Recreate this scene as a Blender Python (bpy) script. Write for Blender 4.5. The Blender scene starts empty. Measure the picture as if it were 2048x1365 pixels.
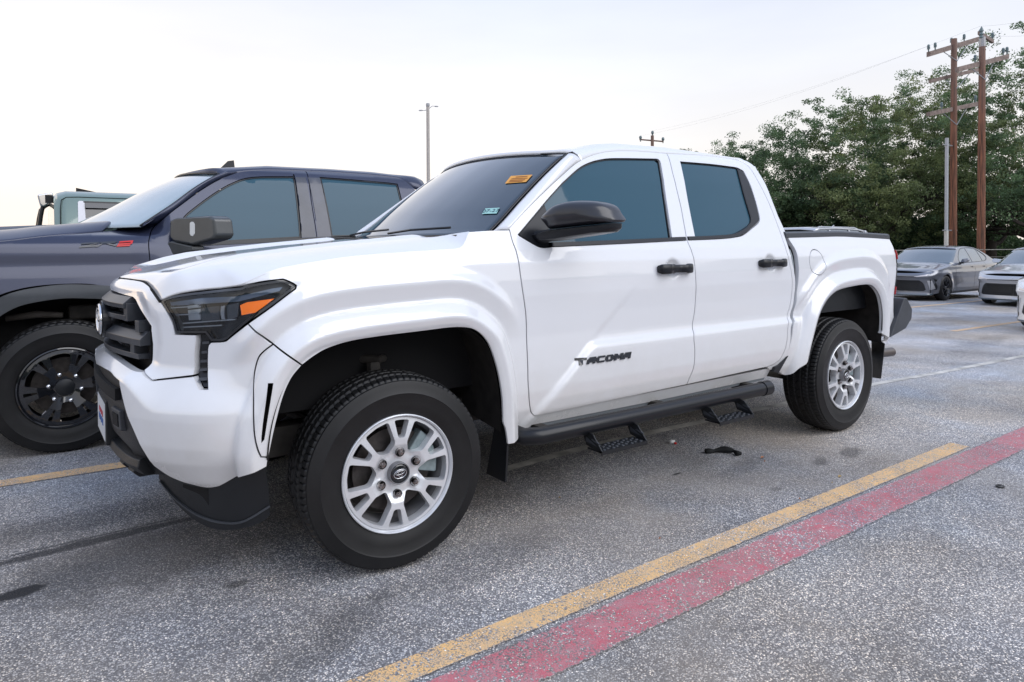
import bpy, bmesh, math, random
import numpy as np
from mathutils import Vector, Matrix
from mathutils.geometry import delaunay_2d_cdt

S = bpy.context.scene
COL = S.collection
PI = math.pi
rad = math.radians

# ------------------------------------------------------------------ camera
# World frame: x runs along the white pickup from its front axle towards its tail, y runs away
# from the viewer (0 = outer face of the near wheels), z up, metres.
W0, H0 = 2048.0, 1365.0
FOC, CAM = 1363.12, np.array([-1.1981, -2.4168, 1.2815])
YAW, PITCH, ROLL, SHIFT = 0.6245, -0.0165, -0.0051, 169.46
FWD = np.array([math.sin(YAW)*math.cos(PITCH), math.cos(YAW)*math.cos(PITCH), math.sin(PITCH)])
_R = np.array([math.cos(YAW), -math.sin(YAW), 0.0]); _U = np.cross(_R, FWD)
RGT = math.cos(ROLL)*_R + math.sin(ROLL)*_U
UPV = -math.sin(ROLL)*_R + math.cos(ROLL)*_U
cd = bpy.data.cameras.new('camera'); cam = bpy.data.objects.new('camera', cd); COL.objects.link(cam)
cam.matrix_world = Matrix(((RGT[0], UPV[0], -FWD[0], CAM[0]), (RGT[1], UPV[1], -FWD[1], CAM[1]),
                           (RGT[2], UPV[2], -FWD[2], CAM[2]), (0, 0, 0, 1)))
cd.sensor_fit = 'HORIZONTAL'; cd.sensor_width = 36.0; cd.lens = FOC/W0*36.0
cd.shift_y = -SHIFT/W0
cd.clip_start = 0.05; cd.clip_end = 3000
S.camera = cam

# ------------------------------------------------------------------ world, sun, exposure
S.view_settings.view_transform = 'Standard'; S.view_settings.look = 'None'
S.view_settings.exposure = 0.42; S.view_settings.gamma = 1.0
SUN_EL, SUN_AZ = rad(24), rad(205)      # soft evening light
w = bpy.data.worlds.new('World'); S.world = w; w.use_nodes = True
nt = w.node_tree; nt.nodes.clear()
def wn(t, **k):
    n = nt.nodes.new(t)
    for a, b in k.items(): setattr(n, a, b)
    return n
wo = wn('ShaderNodeOutputWorld'); bg = wn('ShaderNodeBackground')
sky = wn('ShaderNodeTexSky', sky_type='NISHITA'); sky.sun_disc = False
sky.sun_elevation = rad(9); sky.sun_rotation = rad(-35); sky.air_density = 1.0; sky.dust_density = 2.5; sky.ozone_density = 1.5
# a veil of thin even cloud over the clear sky: pale lavender overhead, warmer near the horizon
tc = wn('ShaderNodeTexCoord'); sep = wn('ShaderNodeSeparateXYZ'); nt.links.new(tc.outputs['Generated'], sep.inputs[0])
ramp = wn('ShaderNodeValToRGB'); nt.links.new(sep.outputs['Z'], ramp.inputs[0])
cr = ramp.color_ramp; cr.elements[0].position = 0.0; cr.elements[0].color = (10.4, 9.3, 8.5, 1)
cr.elements[1].position = 1.0; cr.elements[1].color = (5.4, 6.8, 10.0, 1)
for p, c in ((0.10, (10.2, 9.7, 9.3, 1)), (0.25, (9.0, 9.2, 9.9, 1)), (0.45, (7.3, 8.1, 10.2, 1))):
    e = cr.elements.new(p); e.color = c
noi = wn('ShaderNodeTexNoise'); noi.inputs['Scale'].default_value = 1.6; noi.inputs['Detail'].default_value = 5
mp = wn('ShaderNodeMapping'); mp.inputs['Scale'].default_value = (1, 1, 4.5)
nt.links.new(tc.outputs['Generated'], mp.inputs[0]); nt.links.new(mp.outputs[0], noi.inputs['Vector'])
mr = wn('ShaderNodeMapRange'); nt.links.new(noi.outputs[0], mr.inputs[0])
mr.inputs[1].default_value = 0.35; mr.inputs[2].default_value = 0.7; mr.inputs[3].default_value = 0.94; mr.inputs[4].default_value = 1.07
# afterglow: the sky is warmer low down towards the set sun (far left), cooler high up
dotn = wn('ShaderNodeVectorMath', operation='DOT_PRODUCT'); nt.links.new(tc.outputs['Generated'], dotn.inputs[0]); dotn.inputs[1].default_value = (-0.35, 0.93, -0.6)
gr_ = wn('ShaderNodeMapRange'); nt.links.new(dotn.outputs['Value'], gr_.inputs[0]); gr_.inputs[1].default_value = 0.35; gr_.inputs[2].default_value = 1.0; gr_.inputs[3].default_value = 0; gr_.inputs[4].default_value = 0.5
glow = wn('ShaderNodeMixRGB'); nt.links.new(gr_.outputs[0], glow.inputs[0]); nt.links.new(ramp.outputs[0], glow.inputs[1]); glow.inputs[2].default_value = (10.8, 9.5, 8.6, 1)
mul = wn('ShaderNodeVectorMath', operation='SCALE'); nt.links.new(glow.outputs[0], mul.inputs[0]); nt.links.new(mr.outputs[0], mul.inputs['Scale'])
mix = wn('ShaderNodeMixRGB'); mix.inputs[0].default_value = 0.86
nt.links.new(sky.outputs[0], mix.inputs[1]); nt.links.new(mul.outputs[0], mix.inputs[2])
nt.links.new(mix.outputs[0], bg.inputs['Color']); bg.inputs['Strength'].default_value = 0.089
nt.links.new(bg.outputs[0], wo.inputs['Surface'])
sd = bpy.data.lights.new('sun', 'SUN'); sun = bpy.data.objects.new('sun', sd); COL.objects.link(sun)
sd.energy = 1.25; sd.angle = rad(50); sd.color = (1.0, 0.97, 0.94)
_el, _az = rad(40), rad(-68)            # direction the light comes FROM, azimuth measured from +x
sun.rotation_euler = Vector((math.cos(_el)*math.cos(_az), math.cos(_el)*math.sin(_az), math.sin(_el))).to_track_quat('Z', 'Y').to_euler()

# ------------------------------------------------------------------ helpers
def ray(px, py): return FWD + RGT*((px-W0/2)/FOC) - UPV*((py-H0/2+SHIFT)/FOC)
def uy(px, py, y): d = ray(px, py); return CAM + d*((y-CAM[1])/d[1])
def ux(px, py, x): d = ray(px, py); return CAM + d*((x-CAM[0])/d[0])
def uz(px, py, z=0.0): d = ray(px, py); return CAM + d*((z-CAM[2])/d[2])
def uw(px, py, w): return CAM + ray(px, py)*w
def proj(P):
    d = np.asarray(P) - CAM; w_ = d@FWD
    return np.stack([W0/2+FOC*(d@RGT)/w_, H0/2-SHIFT-FOC*(d@UPV)/w_], -1)

def tag(o, label=None, cat=None, group=None, kind=None):
    if label: o['label'] = label
    if cat: o['category'] = cat
    if group: o['group'] = group
    if kind: o['kind'] = kind
    return o
def empty(name, loc=(0, 0, 0), rz=0.0, parent=None, label=None, cat=None, group=None):
    o = bpy.data.objects.new(name, None); COL.objects.link(o); o.location = loc; o.rotation_euler = (0, 0, rz)
    o.empty_display_size = 0.1
    if parent: o.parent = parent
    return tag(o, label, cat, group)
def link(name, me, m=None, parent=None, smooth=False):
    if m: me.materials.append(m)
    o = bpy.data.objects.new(name, me); COL.objects.link(o)
    if parent: o.parent = parent
    if smooth: me.shade_smooth() if hasattr(me, 'shade_smooth') else [setattr(p, 'use_smooth', True) for p in me.polygons]
    return o
def mesh(name, V, F, m=None, parent=None, smooth=False, bevel=0, seg=2, sub=0, auto=None):
    me = bpy.data.meshes.new(name); me.from_pydata([tuple(map(float, v)) for v in V], [], [tuple(f) for f in F]); me.update()
    o = link(name, me, m, parent, smooth or bevel > 0 or sub > 0)
    if bevel:
        b = o.modifiers.new('b', 'BEVEL'); b.width = bevel; b.segments = seg; b.limit_method = 'ANGLE'; b.angle_limit = rad(25); b.harden_normals = True
    if sub:
        s_ = o.modifiers.new('s', 'SUBSURF'); s_.levels = sub; s_.render_levels = sub
    if auto is not None: me.set_sharp_from_angle(angle=rad(auto))
    return o
def copy_tree(o, parent=None):
    c = o.copy(); COL.objects.link(c); c.parent = parent
    for ch in [x for x in o.children]: copy_tree(ch, c)
    return c

class MB:
    """collects simple solids into one mesh"""
    def __init__(s): s.V = []; s.F = []
    def add(s, V, F):
        n = len(s.V); s.V += [tuple(map(float, v)) for v in V]; s.F += [tuple(i+n for i in f) for f in F]; return s
    def box(s, a, b, M=None):
        x0, y0, z0 = a; x1, y1, z1 = b
        V = [(x0,y0,z0),(x1,y0,z0),(x1,y1,z0),(x0,y1,z0),(x0,y0,z1),(x1,y0,z1),(x1,y1,z1),(x0,y1,z1)]
        if M is not None: V = [M@Vector(v) for v in V]
        return s.add(V, [(3,2,1,0),(4,5,6,7),(0,1,5,4),(1,2,6,5),(2,3,7,6),(3,0,4,7)])
    def prism(s, pts, n, t):
        """flat polygon (3D points) thickened by t along n"""
        n = np.array(n, float); n /= np.linalg.norm(n); k = len(pts); P = [np.array(p, float) for p in pts]
        V = P + [p + n*t for p in P]
        return s.add(V, [tuple(range(k-1, -1, -1)), tuple(range(k, 2*k))] + [(i, (i+1) % k, (i+1) % k+k, i+k) for i in range(k)])
    def tube(s, pts, r, n=12, cap=True):
        pts = [Vector(p) for p in pts]; rs = r if hasattr(r, '__len__') else [r]*len(pts)
        base = len(s.V); k = len(pts); up = None
        for i, p in enumerate(pts):
            t = ((pts[min(i+1, k-1)]-p).normalized() + (p-pts[max(i-1, 0)]).normalized()).normalized()
            if up is None:
                up = Vector((0, 0, 1)) if abs(t.z) < 0.9 else Vector((1, 0, 0))
            a = t.cross(up).normalized(); b = a.cross(t).normalized(); up = b
            for j in range(n):
                q = 2*PI*j/n; s.V.append(tuple(p + (a*math.cos(q)+b*math.sin(q))*rs[i]))
        for i in range(k-1):
            for j in range(n):
                s.F.append((base+i*n+j, base+i*n+(j+1) % n, base+(i+1)*n+(j+1) % n, base+(i+1)*n+j))
        if cap:
            s.F.append(tuple(base+j for j in range(n-1, -1, -1))); s.F.append(tuple(base+(k-1)*n+j for j in range(n)))
        return s
    def lathe(s, prof, origin, axis='y', n=48, closed=False, cap=False):
        """prof = [(r, a)]: radius, position along the axis"""
        o = np.array(origin, float); base = len(s.V); k = len(prof)
        for r, a in prof:
            for j in range(n):
                q = 2*PI*j/n; c, d = math.cos(q)*r, math.sin(q)*r
                v = {'y': (c, a, d), 'x': (a, c, d), 'z': (c, d, a)}[axis]
                s.V.append(tuple(o+np.array(v)))
        rng = k if closed else k-1
        for i in range(rng):
            i2 = (i+1) % k
            for j in range(n):
                s.F.append((base+i*n+j, base+i*n+(j+1) % n, base+i2*n+(j+1) % n, base+i2*n+j))
        if cap and not closed:
            if prof[0][0] > 1e-6: s.F.append(tuple(base+j for j in range(n-1, -1, -1)))
            if prof[-1][0] > 1e-6: s.F.append(tuple(base+(k-1)*n+j for j in range(n)))
        return s
    def build(s, name, m, parent=None, **k): return mesh(name, s.V, s.F, m, parent, **k)

def smoothstep(a, b, x):
    t = np.clip((x-a)/(b-a), 0, 1); return t*t*(3-2*t)
def cr_spline(P, n=6):
    """Catmull-Rom through points (2D or 3D)"""
    P = [np.array(p, float) for p in P]
    if len(P) < 3: return P
    Q = [2*P[0]-P[1]] + P + [2*P[-1]-P[-2]]; out = []
    for i in range(1, len(Q)-2):
        p0, p1, p2, p3 = Q[i-1:i+3]
        for j in range(n):
            t = j/n
            out.append(0.5*((2*p1)+(-p0+p2)*t+(2*p0-5*p1+4*p2-p3)*t*t+(-p0+3*p1-3*p2+p3)*t**3))
    out.append(P[-1]); return out
def resample(P, n):
    P = np.array(P, float); L = np.r_[0, np.cumsum(np.linalg.norm(np.diff(P, axis=0), axis=1))]
    t = np.linspace(0, L[-1], n); return np.stack([np.interp(t, L, P[:, k]) for k in range(P.shape[1])], 1)
def chain(segs, step=0.015, close=True):
    """segs: list of control polylines (2D); splines inside each, corners between"""
    out = []
    for s_ in segs:
        q = np.array(cr_spline(s_, 6)); L = np.linalg.norm(np.diff(q, axis=0), axis=1).sum()
        q = resample(q, max(2, int(round(L/step))+1))
        if out: q = q[1:] if np.linalg.norm(q[0]-out[-1]) < 1e-4 else q
        out += list(q)
    if close and np.linalg.norm(out[0]-out[-1]) < 1e-4: out = out[:-1]
    return np.array(out)
def inside(P, poly):
    x, y = P[:, 0], P[:, 1]; c = np.zeros(len(P), bool); n = len(poly)
    for i in range(n):
        x0, y0 = poly[i]; x1, y1 = poly[(i+1) % n]
        if y0 == y1: continue
        m = ((y0 > y) != (y1 > y)) & (x < (x1-x0)*(y-y0)/(y1-y0)+x0); c ^= m
    return c
def polydist(P, poly, closed=True):
    d = np.full(len(P), 1e9); n = len(poly)
    for i in range(n if closed else n-1):
        a = poly[i]; b = poly[(i+1) % n]; ab = b-a; L = (ab*ab).sum()
        if L < 1e-12: continue
        t = np.clip(((P-a)@ab)/L, 0, 1); d = np.minimum(d, np.linalg.norm(P-(a+t[:, None]*ab), axis=1))
    return d

# ------------------------------------------------------------------ materials
def newmat(name):
    m = bpy.data.materials.new(name); m.use_nodes = True; return m, m.node_tree, m.node_tree.nodes['Principled BSDF']
def mat(name, col, rough=0.5, metal=0.0, coat=0.0, coat_rough=0.03, spec=0.5, var=0.0, vscale=8.0, bump=0.0, bscale=200.0, ior=1.45, emit=None, es=0.0, rvar=0.0):
    m, t, b = newmat(name)
    b.inputs['Base Color'].default_value = (*col, 1); b.inputs['Roughness'].default_value = rough
    b.inputs['Metallic'].default_value = metal; b.inputs['IOR'].default_value = ior
    b.inputs['Specular IOR Level'].default_value = spec
    b.inputs['Coat Weight'].default_value = coat; b.inputs['Coat Roughness'].default_value = coat_rough
    if emit: b.inputs['Emission Color'].default_value = (*emit, 1); b.inputs['Emission Strength'].default_value = es
    if var or rvar:
        tc_ = t.nodes.new('ShaderNodeTexCoord'); n = t.nodes.new('ShaderNodeTexNoise'); n.inputs['Scale'].default_value = vscale; n.inputs['Detail'].default_value = 6
        t.links.new(tc_.outputs['Object'], n.inputs['Vector'])
        if var:
            r = t.nodes.new('ShaderNodeMapRange'); r.inputs[1].default_value = 0.3; r.inputs[2].default_value = 0.7
            r.inputs[3].default_value = 1-var; r.inputs[4].default_value = 1+var; t.links.new(n.outputs[0], r.inputs[0])
            v = t.nodes.new('ShaderNodeVectorMath'); v.operation = 'SCALE'; v.inputs[0].default_value = col
            t.links.new(r.outputs[0], v.inputs['Scale']); t.links.new(v.outputs[0], b.inputs['Base Color'])
        if rvar:
            r = t.nodes.new('ShaderNodeMapRange'); r.inputs[1].default_value = 0.3; r.inputs[2].default_value = 0.7
            r.inputs[3].default_value = max(0.02, rough-rvar); r.inputs[4].default_value = rough+rvar
            t.links.new(n.outputs[0], r.inputs[0]); t.links.new(r.outputs[0], b.inputs['Roughness'])
    if bump:
        tc_ = t.nodes.new('ShaderNodeTexCoord'); n = t.nodes.new('ShaderNodeTexNoise'); n.inputs['Scale'].default_value = bscale; n.inputs['Detail'].default_value = 3
        t.links.new(tc_.outputs['Object'], n.inputs['Vector'])
        u = t.nodes.new('ShaderNodeBump'); u.inputs['Strength'].default_value = bump; u.inputs['Distance'].default_value = 0.002
        t.links.new(n.outputs[0], u.inputs['Height']); t.links.new(u.outputs[0], b.inputs['Normal'])
    return m

def paint(name, col, flake=0.0, dirt=0.5, coatw=1.0, dcol=(0.42, 0.37, 0.3), zlo=0.35, zhi=0.85):
    """car paint with clear coat; road film near the sills"""
    m, t, b = newmat(name); L = t.links.new
    b.inputs['Metallic'].default_value = flake; b.inputs['Coat Weight'].default_value = coatw; b.inputs['Coat Roughness'].default_value = 0.03; b.inputs['Coat IOR'].default_value = 1.65 if coatw == 1.0 else 1.5
    tc_ = t.nodes.new('ShaderNodeTexCoord'); sp = t.nodes.new('ShaderNodeSeparateXYZ'); L(tc_.outputs['Object'], sp.inputs[0])
    n = t.nodes.new('ShaderNodeTexNoise'); n.inputs['Scale'].default_value = 5; n.inputs['Detail'].default_value = 8; n.inputs['Roughness'].default_value = 0.7
    L(tc_.outputs['Object'], n.inputs['Vector'])
    r = t.nodes.new('ShaderNodeMapRange'); r.inputs[1].default_value = zhi; r.inputs[2].default_value = zlo; r.inputs[3].default_value = 0; r.inputs[4].default_value = 1
    L(sp.outputs['Z'], r.inputs[0])
    mm = t.nodes.new('ShaderNodeMath'); mm.operation = 'MULTIPLY'; L(r.outputs[0], mm.inputs[0]); L(n.outputs[0], mm.inputs[1])
    m2 = t.nodes.new('ShaderNodeMath'); m2.operation = 'MULTIPLY'; L(mm.outputs[0], m2.inputs[0]); m2.inputs[1].default_value = dirt; m2.use_clamp = True
    mx = t.nodes.new('ShaderNodeMixRGB'); L(m2.outputs[0], mx.inputs[0]); mx.inputs[1].default_value = (*col, 1); mx.inputs[2].default_value = (*dcol, 1)
    L(mx.outputs[0], b.inputs['Base Color'])
    rr = t.nodes.new('ShaderNodeMapRange'); rr.inputs[3].default_value = 0.28; rr.inputs[4].default_value = 0.55; L(m2.outputs[0], rr.inputs[0]); L(rr.outputs[0], b.inputs['Roughness'])
    rc = t.nodes.new('ShaderNodeMapRange'); rc.inputs[2].default_value = 0.6; rc.inputs[3].default_value = 0.03; rc.inputs[4].default_value = 0.5; L(m2.outputs[0], rc.inputs[0]); L(rc.outputs[0], b.inputs['Coat Roughness'])
    # faint orange peel
    n2 = t.nodes.new('ShaderNodeTexNoise'); n2.inputs['Scale'].default_value = 90; L(tc_.outputs['Object'], n2.inputs['Vector'])
    bp = t.nodes.new('ShaderNodeBump'); bp.inputs['Strength'].default_value = 0.02; bp.inputs['Distance'].default_value = 0.002; L(n2.outputs[0], bp.inputs['Height']); L(bp.outputs[0], b.inputs['Coat Normal'])
    return m

M = dict(
    barblack=mat('grille_plastic', (0.040, 0.044, 0.052), 0.33, var=.1),
    white=paint('white_paint', (0.80, 0.81, 0.835), dirt=.62, dcol=(.48, .44, .36), zlo=.38, zhi=.95),
    navy=paint('navy_paint', (0.030, 0.037, 0.072), flake=0.3, coatw=0.35, dirt=0.5, dcol=(0.12, 0.11, 0.1), zlo=0.3, zhi=1.3),
    greygreen=paint('grey_green_paint', (0.165, 0.235, 0.205), flake=0.2, dirt=0.2),
    grey=paint('grey_paint', (0.17, 0.18, 0.21), flake=0.5, dirt=0.1),
    silver=paint('silver_paint', (0.50, 0.51, 0.54), flake=0.4, dirt=0.1),
    black=mat('black_plastic', (0.010, 0.0115, 0.014), 0.42, bump=0.25, bscale=900, var=0.2, vscale=4),
    trim=mat('satin_trim', (0.008, 0.009, 0.012), 0.3),
    gloss=mat('gloss_black', (0.008, 0.009, 0.012), 0.12, coat=1.0),
    greytrim=mat('grey_plastic', (0.048, 0.053, 0.062), 0.5, bump=0.2, bscale=700, var=0.15),
    dark=mat('wheel_well', (0.022, 0.019, 0.017), 0.85, var=0.5, vscale=14),
    under=mat('underbody', (0.040, 0.036, 0.032), 0.7, var=0.5, vscale=10),
    seam=mat('seam_shadow', (0.006, 0.006, 0.007), 0.9),
    gapgrey=mat('primer_grey', (0.25, 0.28, 0.30), 0.5),
    glass=mat('tinted_glass', (0.036, 0.092, 0.130), 0.03, coat=0.25, coat_rough=0.01, ior=1.35, spec=0.3),
    screenglass=mat('windscreen_glass', (0.012, 0.030, 0.050), 0.03, coat=1.0, coat_rough=0.01, ior=1.5),
    chrome=mat('chrome', (0.75, 0.76, 0.78), 0.08, metal=1.0),
    alloy=mat('silver_alloy', (0.72, 0.73, 0.75), 0.34, metal=0.35, coat=0.4, coat_rough=0.15, var=0.05, vscale=20),
    alloyin=mat('alloy_barrel', (0.22, 0.22, 0.23), 0.45, metal=0.5, var=0.2, vscale=15),
    nut=mat('lug_nut_steel', (0.30, 0.27, 0.26), 0.25, metal=1.0),
    disc=mat('brake_disc', (0.07, 0.062, 0.058), 0.5, metal=0.6, var=0.3, vscale=30),
    caliper=mat('caliper_grey', (0.26, 0.32, 0.33), 0.5, metal=0.4, var=0.2, vscale=30),
    amber=mat('amber_reflector', (1.0, 0.20, 0.008), 0.25, coat=1.0, bump=0.6, bscale=500),
    red=mat('red_lens', (0.42, 0.01, 0.015), 0.15, coat=1.0),
    redtrim=mat('red_badge', (0.6, 0.03, 0.03), 0.35),
    sticker=mat('orange_sticker', (0.78, 0.38, 0.08), 0.6),
    regsticker=mat('registration_sticker', (0.35, 0.62, 0.60), 0.6),
    paper=mat('white_paper', (0.75, 0.75, 0.74), 0.6),
    plate=mat('licence_plate_white', (0.72, 0.73, 0.74), 0.35),
    plateink=mat('plate_red_ink', (0.45, 0.05, 0.08), 0.5),
    plateblue=mat('plate_blue_ink', (0.05, 0.12, 0.35), 0.5),
    lens=mat('headlamp_inside', (0.02, 0.024, 0.03), 0.25),
    lenscl=None, rubber=None)
def lens_clear():
    m, t, b = newmat('clear_lens'); L = t.links.new; t.nodes.remove(b)
    out = t.nodes['Material Output']; tr = t.nodes.new('ShaderNodeBsdfTransparent'); tr.inputs[0].default_value = (0.90, 0.93, 0.97, 1)
    gl = t.nodes.new('ShaderNodeBsdfGlossy'); gl.inputs['Roughness'].default_value = 0.02
    fr = t.nodes.new('ShaderNodeFresnel'); fr.inputs[0].default_value = 1.55
    ms = t.nodes.new('ShaderNodeMixShader'); L(fr.outputs[0], ms.inputs[0]); L(tr.outputs[0], ms.inputs[1]); L(gl.outputs[0], ms.inputs[2]); L(ms.outputs[0], out.inputs[0])
    return m
M['lenscl'] = lens_clear()
M['rubber'] = mat('tyre_rubber', (0.0075, 0.0075, 0.008), 0.5, var=0.35, vscale=9, bump=0.15, bscale=400)
# ------------------------------------------------------------------ body side surface of a pickup
class BodySurf:
    """A sheet wrapped round one flank: u runs along the plan outline (equal to x on the straight side), z up,
    depth(u, z) pushes it inwards.  Panels are cut out of it."""
    def __init__(s, plan, u_at, depth, zr=(0.15, 1.95), yoff=0.0, blur=2):
        q = np.array(cr_spline(plan, 12)); L = np.linalg.norm(np.diff(q, axis=0), axis=1).sum()
        s.q = resample(q, int(L/0.01)+1); l = np.r_[0, np.cumsum(np.linalg.norm(np.diff(s.q, axis=0), axis=1))]
        i = np.argmin(np.abs(s.q[:, 0]-u_at) + (s.q[:, 1] > 0.3)*9)
        s.u = l - l[i] + s.q[i, 0]
        t = np.gradient(s.q, axis=0); k = np.ones(5)/5
        t = np.stack([np.convolve(np.pad(t[:, c], 2, mode='edge'), k, 'valid') for c in (0, 1)], 1)
        t /= np.linalg.norm(t, axis=1)[:, None]; s.n = np.stack([-t[:, 1], t[:, 0]], 1)
        s.st = 0.006; s.U = np.arange(s.u[0], s.u[-1], s.st); s.Z = np.arange(zr[0], zr[1], s.st)
        g, h = np.meshgrid(s.U, s.Z, indexing='ij'); D = depth(g, h, np.interp(g, s.u, s.q[:, 0]))
        for _ in range(blur):
            for ax in (0, 1):
                P = np.pad(D, [(1, 1) if a == ax else (0, 0) for a in (0, 1)], mode='edge')
                D = (P[:-2]+2*P[1:-1]+P[2:])/4 if ax == 0 else (P[:, :-2]+2*P[:, 1:-1]+P[:, 2:])/4
        s.D = D; s.y0 = yoff
    def d(s, u, z):
        a = np.clip((u-s.U[0])/s.st, 0, len(s.U)-1.001); b = np.clip((z-s.Z[0])/s.st, 0, len(s.Z)-1.001)
        i = a.astype(int); j = b.astype(int); f = a-i; g = b-j; D = s.D
        return (D[i, j]*(1-f)+D[i+1, j]*f)*(1-g)+(D[i, j+1]*(1-f)+D[i+1, j+1]*f)*g
    def pt(s, u, z, off=0.0):
        u = np.atleast_1d(np.asarray(u, float)); z = np.atleast_1d(np.asarray(z, float)); dd = s.d(u, z)+off
        x = np.interp(u, s.u, s.q[:, 0]); y = np.interp(u, s.u, s.q[:, 1])
        nx = np.interp(u, s.u, s.n[:, 0]); ny = np.interp(u, s.u, s.n[:, 1])
        return np.stack([x+nx*dd, y+ny*dd+s.y0, z], 1)
    def nrm(s, u, z):
        e = 0.006; a = s.pt(u+e, z)-s.pt(u-e, z); b = s.pt(u, z+e)-s.pt(u, z-e)
        n = np.cross(a, b); return n/np.linalg.norm(n, axis=1)[:, None]
    def px(s, pts):
        """image directions of the digitised outline -> (u, z) on this surface"""
        if not hasattr(s, '_g'):
            g, h = np.meshgrid(s.U[::4], s.Z[::4], indexing='ij'); g = g.ravel(); h = h.ravel()
            P = s.pt(g, h); n = s.nrm(g, h); vis = ((CAM-P)*n).sum(1) > -0.02
            s._g = (g[vis], h[vis], proj(P[vis]))
        g, h, Q = s._g; out = []
        for p in pts:
            p = np.array(p[:2], float); i = np.argmin(((Q-p)**2).sum(1)); a = np.array([g[i], h[i]])
            for _ in range(6):
                f = proj(s.pt(a[0], a[1])[0])-p; e = 1e-3
                J = np.stack([(proj(s.pt(a[0]+e, a[1])[0])-p-f)/e, (proj(s.pt(a[0], a[1]+e)[0])-p-f)/e], 1)
                try: st = np.linalg.solve(J, -f)
                except Exception: break
                n_ = np.linalg.norm(st)
                a = a + st*min(1, 0.05/max(n_, 1e-9))
            out.append(a)
        return out

def inset(poly, g):
    """move a closed outline inwards by g"""
    P = np.array(poly); A = 0.5*np.sum(P[:, 0]*np.roll(P[:, 1], -1)-np.roll(P[:, 0], -1)*P[:, 1])
    t1 = P-np.roll(P, 1, 0); t2 = np.roll(P, -1, 0)-P
    n1 = np.stack([-t1[:, 1], t1[:, 0]], 1); n2 = np.stack([-t2[:, 1], t2[:, 0]], 1)
    n1 /= np.linalg.norm(n1, axis=1)[:, None]+1e-12; n2 /= np.linalg.norm(n2, axis=1)[:, None]+1e-12
    n = n1+n2; l = np.linalg.norm(n, axis=1)[:, None]; n = n/np.maximum(l, 1e-9); c = np.maximum((n*n1).sum(1), 0.45)[:, None]
    return P + n/c*g*(1 if A > 0 else -1)
def bez(poly, holes=()): return poly

def panel(sf, name, outline, m, parent=None, holes=(), h=0.018, gap=0.003, off=0.0, thick=0.014, round_=0.003, mirror=None, flat=False):
    """cut one body panel out of surface sf: outline and holes are closed (u, z) polylines"""
    outs = [inset(outline, gap)] + [inset(hh, -gap if len(hh) else 0) for hh in holes]
    verts = []; edges = []; ring = []
    for k, o in enumerate(outs):
        n0 = len(verts); verts += list(o); n = len(o); ring.append(list(range(n0, n0+n)))
        edges += [(n0+i, n0+(i+1) % n) for i in range(n)]
    nb = len(verts)
    for k, o in enumerate(outs):        # a ring just inside the edge keeps the rim round
        i2 = inset(o, (round_+0.002)*(1 if k == 0 else -1))
        ok = inside(i2, outs[0]);
        for k2, hh in enumerate(outs[1:]): ok &= ~inside(i2, hh)
        dd = np.min([polydist(i2, q) for q in outs], axis=0) > (round_+0.002)*0.7
        verts += list(i2[ok & dd])
    nr = len(verts)
    lo = outs[0].min(0); hi = outs[0].max(0)
    gx = np.arange(lo[0]+h/2, hi[0], h); gz = np.arange(lo[1]+h/2, hi[1], h*0.866)
    G = np.array([(x+(h/2 if j % 2 else 0), z) for j, z in enumerate(gz) for x in gx]) if len(gx) and len(gz) else np.zeros((0, 2))
    if len(G):
        ok = inside(G, outs[0])
        for hh in outs[1:]: ok &= ~inside(G, hh)
        G = G[ok]
        if len(G): G = G[np.min([polydist(G, q) for q in outs], axis=0) > h*0.55]
        verts += list(G)
    r = delaunay_2d_cdt([Vector(v) for v in verts], edges, [], 0, 1e-6)
    V = np.array([tuple(v) for v in r[0]]); F = np.array([list(f) for f in r[2] if len(f) == 3])
    ov = r[3]; c = V[F].mean(1); ok = inside(c, outs[0])
    for hh in outs[1:]: ok &= ~inside(c, hh)
    F = F[ok]; A = V[F[:, 1]]-V[F[:, 0]]; B = V[F[:, 2]]-V[F[:, 0]]; fl = (A[:, 0]*B[:, 1]-A[:, 1]*B[:, 0]) < 0
    F[fl] = F[fl][:, ::-1]
    bd = np.zeros(len(V), bool); mp_ = {}
    for i, src in enumerate(ov):
        for q in src:
            if q < nb: bd[i] = True
            mp_[q] = i
    dep = np.where(bd, round_, 0.0)+off
    P = sf.pt(V[:, 0], V[:, 1], dep); N = sf.nrm(V[:, 0], V[:, 1])
    FF = [tuple(f) for f in F]; top = len(FF); allP = list(P)
    for k, rg in enumerate(ring):
        ids = [mp_[i] for i in rg if i in mp_]
        base = len(allP); q = V[ids]; back = sf.pt(q[:, 0], q[:, 1], off+thick); allP += list(back); n = len(ids)
        A = 0.5*np.sum(q[:, 0]*np.roll(q[:, 1], -1)-np.roll(q[:, 0], -1)*q[:, 1]); rev = (A < 0) ^ (k > 0)
        for i in range(n):
            j = (i+1) % n
            if ids[i] == ids[j]: continue
            f = (ids[j], ids[i], base+i, base+j)
            if (k == 0 and A < 0) or (k > 0 and A > 0): f = f[::-1]
            FF.append(f)
    allP = np.array(allP)
    me = bpy.data.meshes.new(name); me.from_pydata([tuple(p) for p in allP.tolist()], [], [tuple(int(a) for a in f) for f in FF]); me.update()
    me.shade_smooth() if hasattr(me, 'shade_smooth') else None
    if len(me.polygons) == len(FF):
        ln = np.zeros((len(me.loops), 3)); fn = np.zeros(len(me.polygons)*3); me.polygons.foreach_get('normal', fn); fn = fn.reshape(-1, 3)
        li = 0
        for fi, f in enumerate(FF):
            for v in f:
                ln[li] = N[v] if fi < top else fn[fi]
                li += 1
        if flat: ln = np.repeat(fn, [len(f) for f in FF], axis=0)
        me.normals_split_custom_set([tuple(x) for x in ln.tolist()])
    return link(name, me, m, parent)

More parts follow.
